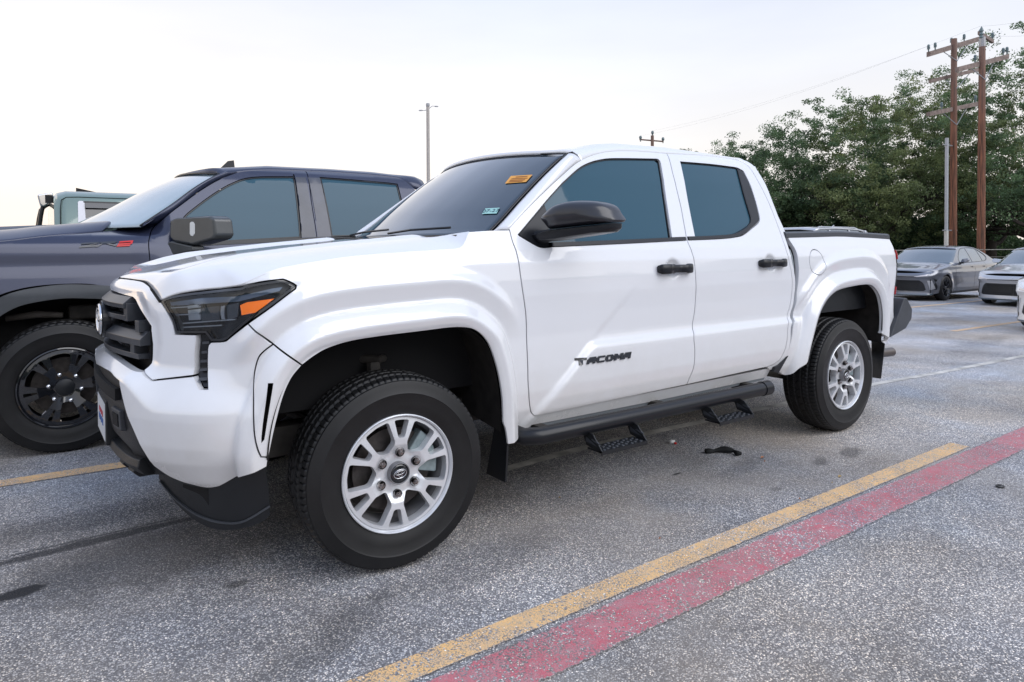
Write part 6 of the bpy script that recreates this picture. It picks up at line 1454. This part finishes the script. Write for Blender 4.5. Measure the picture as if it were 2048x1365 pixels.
M['wood'] = wood_mat(); M['arm'] = mat('grey_crossarm', (.22, .17, .15), .8, var=.3, vscale=6); M['porc'] = mat('insulator', (.14, .19, .20), .35)
M['galv'] = mat('galvanised', (.34, .35, .37), .45, metal=.6, var=.1); M['pvc'] = mat('grey_conduit', (.42, .43, .45), .5); M['pvcw'] = mat('pale_conduit', (.62, .60, .56), .5)
DR = RGT*1.0
def at_ground(px, w, z): P = uw(px, 487, w); return np.array([P[0], P[1], z])
def utility_pole(px, w, ztop, arms, label, zb=-.6):
    b = at_ground(px, w, zb); r = empty('utility_pole', tuple(b), label=label, cat='utility pole', group='wooden utility poles behind the far row')
    H = ztop-zb; mb = MB(); mb.tube([(0, 0, 0), (0, 0, H*.5), (0, 0, H)], [.185, .165, .135], 14); mb.build('post', M['wood'], r, smooth=True, auto=60)
    for (xa, ya, xb, yb, wo, ins, th) in arms:
        A = uw(xa, ya, w+wo[0])-b; B = uw(xb, yb, w+wo[1])-b; A = np.array(A); B = np.array(B)
        d_ = (B-A)/np.linalg.norm(B-A); up = np.array([0, 0, 1.]); sd_ = np.cross(d_, up); sd_ /= np.linalg.norm(sd_)
        pts = [A+up*th-sd_*th*.8, A-up*th-sd_*th*.8, A-up*th+sd_*th*.8, A+up*th+sd_*th*.8]; cr_ = MB().prism(pts, d_, np.linalg.norm(B-A)).build('crossarm', M['arm'], r)
        for t_ in ins:
            p_ = A+(B-A)*t_+up*th; q = MB(); q.lathe([(.03, 0), (.035, .12), (.085, .14), (.05, .19), (.085, .21), (.05, .26), (.075, .28), (.05, .36), (0, .38)], p_, 'z', 10); q.build('insulator', M['porc'], cr_, smooth=True, auto=50)
        if len(ins) > 1 or th > .09:
            m_ = (A+B)/2
            for s_ in (-1, 1):
                e = A+(B-A)*(.5+s_*.22)
                pb = np.array([0, 0, m_[2]-.9]); q = MB(); q.tube([e-up*th, pb+sd_*.16*(1 if (pb+sd_*.16)@(CAM-b) > (pb-sd_*.16)@(CAM-b) else -1)], .022, 5); q.build('brace', M['galv'], cr_)
    return r, b
p1, b1 = utility_pole(1906, 36, 12.0, [(1857, 109, 1963, 77, (-.9, 1.1), (.0, .12, .42, .66, .97), .13), (1856, 229, 1961, 207, (-1, 1), (.25, .9), .11), (1860, 163, 1968, 137, (-.3, 1.2), (), .10)], 'front wooden utility pole with conduit and three cross arms, left of the pair')
p2, b2 = utility_pole(1962, 33, 11.2, [(1914, 140, 2014, 114, (-.9, 1.1), (.35, .92, 1.0), .12), (1958, 66, 1985, 84, (0, .6), (1.0,), .08)], 'second wooden utility pole, right of the one with the conduit')
q = MB(); q.lathe([(.10, 0), (.14, .10), (.14, .55), (.08, .62), (0, .64)], (0, 0, float(uw(1957, 100, 33)[2]-b2[2])), 'z', 14); q.build('transformer_cap', M['galv'], p2)
q = MB(); q.lathe([(.05, 0), (.10, .05), (.05, .14), (.10, .2), (.05, .3), (.1, .35), (.05, .5), (0, .6)], (-.1, 0, 11.7), 'z', 10); q.build('insulator', M['porc'], p2)
# conduit strapped beside the front pole
c0 = at_ground(1892.5, 35.6, -.6)-b1
zs = float(uw(1892.5, 462, 35.6)[2]-b1[2]); ztp = float(uw(1893, 277, 35.6)[2]-b1[2])
q = MB(); q.tube([(c0[0], c0[1], 0), (c0[0], c0[1], zs)], .10, 12); q.build('lower_conduit', M['pvcw'], p1, smooth=True, auto=60)
q = MB(); q.tube([(c0[0], c0[1], zs), (c0[0], c0[1], ztp)], .085, 12); q.build('upper_conduit', M['pvc'], p1, smooth=True, auto=60)
for z_ in (zs+.02, float(uw(1893, 291, 35.6)[2]-b1[2])):
    q = MB(); q.tube([(c0[0]*1.5, c0[1]*1.5, z_), tuple(-c0*.55*np.array([1, 1, 0])+np.array([0, 0, z_]))], .035, 6); q.build('strap', M['galv'], p1)
# far pole and car-park lamp
fb = at_ground(1305, 62, -.8); r = empty('utility_pole', tuple(fb), label='distant utility pole with one cross arm, alone above the white roof', cat='utility pole', group='wooden utility poles behind the far row')
zt_ = float(uw(1305, 272, 62)[2]-fb[2]); q = MB(); q.tube([(0, 0, 0), (0, 0, zt_)], [.19, .14], 10); q.build('post', M['wood'], r)
A = uw(1279, 279.5, 62)-fb; B = uw(1327, 283.5, 62)-fb; q = MB(); q.tube([A, B], .07, 6); ca = q.build('crossarm', M['wood'], r)
for (a, z) in ((1281, 276), (1305, 266), (1326, 279)): P = uw(a, z, 62)-fb; q = MB(); q.lathe([(.05, -.35), (.05, -.2), (.14, 0), (.10, .15), (0, .2)], P, 'z', 8); q.build('insulator', M['porc'], ca)
lb = at_ground(857.6, 43, -.4); r = empty('lamp_post', tuple(lb), label='slim light pole rising behind the dark blue pickup', cat='lamp post')
zt_ = float(uw(857, 214, 43)[2]-lb[2]); q = MB(); q.tube([(0, 0, 0), (0, 0, zt_)], [.125, .10], 12); q.build('post', mat('pale_pole', (.42, .39, .36), .5, var=.1), r, smooth=True, auto=60)
q = MB(); q.lathe([(.10, 0), (.12, .05), (.12, .2), (0, .24)], (0, 0, zt_-.03), 'z', 12); q.build('pole_cap', M['galv'], r)
for a, z in ((843, 222), (873, 213)):
    P = uw(a, z, 43)-lb; q = MB(); q.tube([(0, 0, zt_-.2), tuple(P*np.array([.5, .5, 1])), tuple(P)], [.022, .02, .016], 6); q.build('arm', M['galv'], r)
    mb = MB(); d_ = P*np.array([1, 1, 0]); d_ = d_/np.linalg.norm(d_); mb.prism([tuple(P+d_*-.1+np.array([0, 0, .03])), tuple(P+d_*.12+np.array([0, 0, .03])), tuple(P+d_*.12+np.array([0, 0, -.02])), tuple(P+d_*-.1+np.array([0, 0, -.02]))], (-d_[1], d_[0], 0), .16); mb.build('lamp_head', M['pvc'], r)
# overhead wires
M['wire'] = mat('cable', (.10, .10, .11), .5)
def wire(A, B, sag, label):
    P = [np.array(A)*(1-t)+np.array(B)*t-np.array([0, 0, 4*sag*t*(1-t)]) for t in np.linspace(0, 1, 24)]; q = MB(); q.tube(P, .0028, 4); tag(q.build('power_line', M['wire']), label, 'cable', 'overhead power lines')
wire(uw(1305, 262, 62), uw(1960, 53, 33), .5, 'power line running from the distant pole to the top of the right hand pole')
wire(uw(1281, 272, 62), uw(1858, 92, 35.2), .5, 'power line from the distant pole to the left end of the top cross arm')
wire(uw(1960, 53, 33), uw(2180, 10, 24), .15, 'upper power line leaving the picture at the top right corner')
wire(uw(1985, 72, 33.6), uw(2180, 52, 24), .15, 'lower power line leaving the picture at the right edge')
# fence of posts and rails in front of the trees
M['post'] = mat('fence_steel', (.22, .21, .19), .6, metal=.4, var=.2)
fA = at_ground(1560, 31, -.55); fB = at_ground(2200, 34, -.55)
fr_ = empty('fence', tuple(fA), label='low wire fence with steel posts in front of the oaks', cat='fence'); D_ = fB-fA; LN = np.linalg.norm(D_); D_ /= LN; n_ = int(LN/2.6)
for i in range(n_+1):
    p_ = D_*i*2.6; h_ = 1.55+(.45 if i % 4 == 2 else 0); q = MB(); q.tube([tuple(p_), tuple(p_+np.array([0, 0, h_]))], .03, 8); q.build('post', M['post'], fr_)
for z_ in (.45, .8, 1.15, 1.5): q = MB(); q.tube([(0, 0, z_), tuple(D_*LN*.5+np.array([0, 0, z_-.02])), tuple(D_*LN+np.array([0, 0, z_]))], .010 if z_ < 1.4 else .022, 5); q.build('rail', M['post'], fr_)
# rough ground under the oaks
gv = [];
def verge():
    A = at_ground(1350, 30, 0); B = at_ground(2300, 32, 0); C_ = at_ground(2300, 120, 0); Dd_ = at_ground(1000, 120, 0); E_ = at_ground(1100, 60, 0)
    P = [(p[0], p[1], float(gz(min(p[0], 45)))+.02) for p in (A, B, C_, Dd_, E_)]
    m = mat('rough_grass_soil', (.045, .05, .022), .95, var=.6, vscale=1.2, bump=1.0, bscale=6); o = mesh('verge', P, [(0, 1, 2, 3, 4)], m); tag(o, kind='structure')
verge()
# oaks: trunk and limbs, crown of many small leaves in clumps
def leaf_mat(name, c1, c2):
    m, t, b = newmat(name); L = t.links.new; N = t.nodes.new
    g = N('ShaderNodeNewGeometry'); n = N('ShaderNodeTexNoise'); n.inputs['Scale'].default_value = .55; n.inputs['Detail'].default_value = 4; L(g.outputs['Position'], n.inputs['Vector'])
    r = N('ShaderNodeValToRGB'); L(n.outputs[0], r.inputs[0]); r.color_ramp.elements[0].position = .36; r.color_ramp.elements[0].color = (*c1, 1); r.color_ramp.elements[1].position = .64; r.color_ramp.elements[1].color = (*c2, 1)
    wn_ = N('ShaderNodeTexWhiteNoise'); q = N('ShaderNodeVectorMath'); q.operation = 'SNAP'; L(g.outputs['Position'], q.inputs[0]); q.inputs[1].default_value = (.35, .35, .35); L(q.outputs[0], wn_.inputs['Vector'])
    mr_ = N('ShaderNodeMapRange'); L(wn_.outputs['Value'], mr_.inputs[0]); mr_.inputs[3].default_value = .55; mr_.inputs[4].default_value = 1.5
    s_ = N('ShaderNodeVectorMath'); s_.operation = 'SCALE'; L(r.outputs[0], s_.inputs[0]); L(mr_.outputs[0], s_.inputs['Scale'])
    L(s_.outputs[0], b.inputs['Base Color']); b.inputs['Roughness'].default_value = .55; b.inputs['Specular IOR Level'].default_value = .35
    tr = N('ShaderNodeBsdfTranslucent'); L(s_.outputs[0], tr.inputs['Color']); ms = N('ShaderNodeMixShader'); ms.inputs[0].default_value = .4; L(b.outputs[0], ms.inputs[1]); L(tr.outputs[0], ms.inputs[2]); L(ms.outputs[0], t.nodes['Material Output'].inputs[0]); return m
LF = [leaf_mat('oak_leaves', (.065, .115, .060), (.17, .25, .12)), leaf_mat('oak_leaves_olive', (.10, .14, .06), (.25, .29, .125))]
BK = mat('oak_bark', (.055, .045, .040), .9, var=.5, vscale=3, bump=.8, bscale=12)
def oak(px, w, ztop, rx, rz, seed, label, lm, zlow=1.8, leaves=30000, lean=0):
    rng_ = np.random.default_rng(seed); b = at_ground(px, w, -.55); r = empty('oak_tree', tuple(b), label=label, cat='tree', group='live oaks behind the parking lot')
    H = ztop-b[2]; cz = (H+zlow)/2; rzv = (H-zlow)/2; mb = MB(); tips = []
    def limb(p, d, L_, rad_, dep):
        pts = [p]; rs = [rad_]; q = np.array(p); dd = np.array(d)
        for k in range(4):
            dd = dd+rng_.normal(0, .22, 3); dd[2] += .04; dd /= np.linalg.norm(dd); q = q+dd*L_/4; pts.append(tuple(q)); rs.append(rad_*(1-.16*(k+1)))
            if dep > 0 and k >= 1:
                for _ in range(1 if dep < 3 else 2):
                    nd = dd+rng_.normal(0, .75, 3); nd[2] = abs(nd[2])*.6+.1; nd /= np.linalg.norm(nd); limb(tuple(q), nd, L_*rng_.uniform(.55, .8), rs[-1]*.62, dep-1)
        mb.tube(pts, rs, 7 if dep > 1 else 5, cap=False); tips.append(q)
    mt = MB(); mt.tube([(0, 0, 0), (.05, .1, .8), (.15*lean, .1, 1.9)], [.42, .32, .27], 12); 
    mt.build('trunk', BK, r, smooth=True)
    for k in range(6):
        a = k*PI/3+rng_.uniform(-.4, .4); limb((.1*lean, .1, 1.6+.15*k), (math.cos(a)*.9, math.sin(a)*.9, .55), rx*.62, .17, 3)
    mb.build('limbs', BK, r, smooth=True)
    tips_ = np.array(tips)
    # clump centres: branch tips plus an uneven shell
    nC = int(leaves/62); th = rng_.uniform(0, 2*PI, nC); cz_ = rng_.uniform(-1, 1, nC); rad2 = np.sqrt(1-cz_**2)
    f = rng_.uniform(.50, 1.0, nC)**.6*(1+.16*np.sin(th*3+seed)+.12*np.sin(th*7+cz_*5+seed*2)+.10*np.sin(cz_*9+seed))
    Cc = np.stack([rx*f*rad2*np.cos(th), rx*f*rad2*np.sin(th), cz+rzv*f*cz_], 1); Cc[:, 2] += np.where(Cc[:, 2] < zlow+1, rng_.uniform(0, 1.2, nC), 0)
    sel = tips_[rng_.integers(0, len(tips_), nC//3)]+rng_.normal(0, .5, (nC//3, 3)); Cc = np.vstack([Cc[:nC-nC//3], sel]); Cc = Cc[(Cc[:, 2] > zlow-.6) & (Cc[:, 2] < H+.2) & (np.hypot(Cc[:, 0], Cc[:, 1]) < rx*1.2)]
    # thin the crown where a coarse 3-D pattern says so, to open gaps
    g_ = np.sin(Cc[:, 0]*1.7+seed)*np.sin(Cc[:, 1]*1.5+2*seed)*np.sin(Cc[:, 2]*2.1+seed*3); Cc = Cc[g_ > -.42]
    rc_ = rng_.uniform(.28, .75, len(Cc)); k = 105; base = np.repeat(Cc, k, 0); rr_ = np.repeat(rc_, k)
    off = rng_.normal(0, 1, (len(base), 3)); off /= np.linalg.norm(off, axis=1)[:, None]; off *= (rng_.uniform(0, 1, len(base))**.5*rr_)[:, None]; off[:, 2] *= .6
    P = base+off; n = len(P); s_ = rng_.uniform(.040, .090, n); a = rng_.normal(0, 1, (n, 3)); a /= np.linalg.norm(a, axis=1)[:, None]; c = rng_.normal(0, 1, (n, 3)); c -= (c*a).sum(1)[:, None]*a; c /= np.linalg.norm(c, axis=1)[:, None]
    V = np.empty((n, 4, 3)); V[:, 0] = P-a*s_[:, None]; V[:, 1] = P+c*s_[:, None]*.55; V[:, 2] = P+a*s_[:, None]; V[:, 3] = P-c*s_[:, None]*.55
    me = bpy.data.meshes.new('crown'); me.vertices.add(4*n); me.vertices.foreach_set('co', V.ravel()); me.loops.add(4*n); me.loops.foreach_set('vertex_index', np.arange(4*n, dtype=np.int32)); me.polygons.add(n); me.polygons.foreach_set('loop_start', np.arange(0, 4*n, 4, dtype=np.int32)); me.update(calc_edges=True)
    o = link('crown', me, lm, r); o['kind'] = 'stuff'; return r
oak(1375, 60, 8.0, 3.6, 3, 11, 'sliver of oak farthest left, just showing over the white roof', LF[0], 1.4, 20000)
oak(1432, 54, 8.9, 4.6, 3, 1, 'smallest oak at the left end of the row, beyond the white cab roof', LF[0], 1.4, 26000)
oak(1545, 50, 9.4, 4.8, 3, 2, 'rounded oak directly behind the rear of the white cab', LF[0], 1.2, 34000, 1)
oak(1655, 47, 11.3, 5.0, 4, 3, 'taller open crowned oak behind the bed of the white pickup', LF[0], 1.8, 42000)
oak(1770, 44, 11.4, 5.0, 4, 4, 'olive tinged oak left of the utility poles', LF[1], 1.6, 46000, 1)
oak(1870, 50, 13.6, 5.6, 4, 5, 'large oak directly behind the utility poles', LF[0], 2.0, 46000)
oak(1985, 44, 12.2, 5.0, 4, 6, 'oak right of the utility poles with pale hanging branches', LF[1], 1.6, 46000, 1)
oak(2090, 40, 13.6, 5.6, 4, 7, 'tallest oak cut by the right edge of the picture', LF[0], 1.6, 46000)
# bushy undergrowth behind the fence
def scrub():
    rng_ = np.random.default_rng(9); N_ = 130000; px = rng_.uniform(1340, 2180, N_); w_ = rng_.uniform(46, 62, N_); z = -.6+rng_.uniform(0, 1, N_)**1.3*(3.4+.9*np.sin(px*.021)+.6*np.sin(px*.06+1))
    P = CAM+(FWD+RGT*((px-W0/2)/FOC)[:, None])*w_[:, None]; P[:, 2] = z; n = N_; s_ = rng_.uniform(.08, .17, n); a = rng_.normal(0, 1, (n, 3)); a /= np.linalg.norm(a, axis=1)[:, None]; c = rng_.normal(0, 1, (n, 3)); c -= (c*a).sum(1)[:, None]*a; c /= np.linalg.norm(c, axis=1)[:, None]
    V = np.empty((n, 4, 3)); V[:, 0] = P-a*s_[:, None]; V[:, 1] = P+c*s_[:, None]*.6; V[:, 2] = P+a*s_[:, None]; V[:, 3] = P-c*s_[:, None]*.6
    me = bpy.data.meshes.new('undergrowth'); me.vertices.add(4*n); me.vertices.foreach_set('co', V.ravel()); me.loops.add(4*n); me.loops.foreach_set('vertex_index', np.arange(4*n, dtype=np.int32)); me.polygons.add(n); me.polygons.foreach_set('loop_start', np.arange(0, 4*n, 4, dtype=np.int32)); me.update(calc_edges=True)
    tag(link('undergrowth', me, LF[0]), 'dense dark undergrowth beneath the oaks behind the fence', 'bushes', kind='stuff')
scrub()
# wooded edge of the lot on the viewer's side (seen only as reflections)
def belt():
    rng_ = np.random.default_rng(4); n = 16000; a = rng_.uniform(rad(178), rad(352), n); R_ = rng_.uniform(44, 54, n); hmax = 5.5+2.2*np.sin(a*9)+1.5*np.sin(a*23+1)
    P = np.stack([np.cos(a)*R_, np.sin(a)*R_, rng_.uniform(0, 1, n)*hmax], 1); s_ = rng_.uniform(.4, .9, n); u = rng_.normal(0, 1, (n, 3)); u /= np.linalg.norm(u, axis=1)[:, None]; c = rng_.normal(0, 1, (n, 3)); c -= (c*u).sum(1)[:, None]*u; c /= np.linalg.norm(c, axis=1)[:, None]
    V = np.empty((n, 4, 3)); V[:, 0] = P-u*s_[:, None]; V[:, 1] = P+c*s_[:, None]*.6; V[:, 2] = P+u*s_[:, None]; V[:, 3] = P-c*s_[:, None]*.6
    me = bpy.data.meshes.new('far_woodland'); me.vertices.add(4*n); me.vertices.foreach_set('co', V.ravel()); me.loops.add(4*n); me.loops.foreach_set('vertex_index', np.arange(4*n, dtype=np.int32)); me.polygons.add(n); me.polygons.foreach_set('loop_start', np.arange(0, 4*n, 4, dtype=np.int32)); me.update(calc_edges=True)
    tag(link('far_woodland', me, LF[0]), 'woodland edge on the far side of the lot, out of view', 'trees', kind='stuff')
belt()
# litter on the asphalt
def blob(name, pts, r, m, label, cat, sq=.5, seed=1):
    rg_ = np.random.default_rng(seed); bm = bmesh.new(); 
    mb = MB(); P = cr_spline([(p[0], p[1], p[2]) for p in pts], 5); mb.tube(P, [r*(.45+.75*abs(math.sin(i*.33+seed))) for i in range(len(P))], 9)
    V = [(v[0]+rg_.normal(0, r*.10), v[1]+rg_.normal(0, r*.10), max(.003, v[2]*sq*2+rg_.normal(0, r*.08))) for v in mb.V]; return tag(mesh(name, V, mb.F, m, smooth=True), label, cat)
a, b_, c_ = uz(1411, 907), uz(1445, 906), uz(1478, 913)
rag = mat('black_cloth', (.006, .007, .008), .8, bump=.8, bscale=150)
blob('crumpled_rag', [(a[0], a[1], .008), (a[0]*.6+b_[0]*.4, a[1]*.6+b_[1]*.4, .012), (b_[0], b_[1], .02), (b_[0]*.5+c_[0]*.5+.02, b_[1]*.5+c_[1]*.5, .020), (c_[0], c_[1], .010)], .017, rag, 'crumpled black rag on the asphalt below the rear door', 'rag')
c0 = uz(1346, 888); r = empty('crushed_cup', (c0[0], c0[1], 0), label='small crushed white and red cup near the side step', cat='litter')
q = MB(); q.tube([(-.02, .012, .012), (-.005, .006, .014), (.008, -.006, .011)], [.010, .014, .008], 8); q.build('cup', M['paper'], r, smooth=True)
q = MB(); q.tube([(.006, .010, .010), (.018, .0, .012)], [.010, .012], 8); q.build('lid', M['paper'], r, smooth=True); q = MB(); q.tube([(-.002, -.014, .007), (.010, -.020, .006)], [.008, .006], 8); q.build('red_band', M['redtrim'], r, smooth=True)
c0 = uz(2000, 975); q = MB(); q.tube([(c0[0]+.022*math.cos(t), c0[1]+.016*math.sin(t), .006) for t in np.linspace(0, 5.9, 20)], .004, 6); tag(q.build('rubber_ring', M['black']), 'small black ring lying beyond the red line', 'ring')
for i, (x, y, sz, cc) in enumerate(((1525, 917, .020, 0), (1530, 925, .010, 0), (1680, 955, .020, 1), (1665, 968, .008, 1), (1600, 1000, .010, 0), (1120, 998, .010, 1), (1320, 1080, .010, 0))):
    c0 = uz(x, y); V = [(c0[0]-sz, c0[1], .005), (c0[0], c0[1]-sz*.4, .009), (c0[0]+sz, c0[1]+.004, .006), (c0[0], c0[1]+sz*.4, .012)]
    o = mesh('dry_leaf', V, [(0, 1, 2, 3)], M.setdefault('leaf%d' % cc, mat('dry_leaf_%d' % cc, ((.35, .15, .07), (.40, .28, .12))[cc], .7)), smooth=False); s_ = o.modifiers.new('t', 'SOLIDIFY'); s_.thickness = .001
    tag(o, ('orange brown dry leaf nearest the black rag', 'tiny orange leaf bit just below the larger one', 'tan dry leaf between the rag and the yellow line', 'tiny tan leaf bit close to the yellow line', 'tiny brown leaf bit on the asphalt left of the dark stain', 'tiny tan leaf bit beside the front mud flap', 'tiny brown leaf bit alone in the middle of the bay')[i], 'leaf', 'dry leaves on the asphalt')
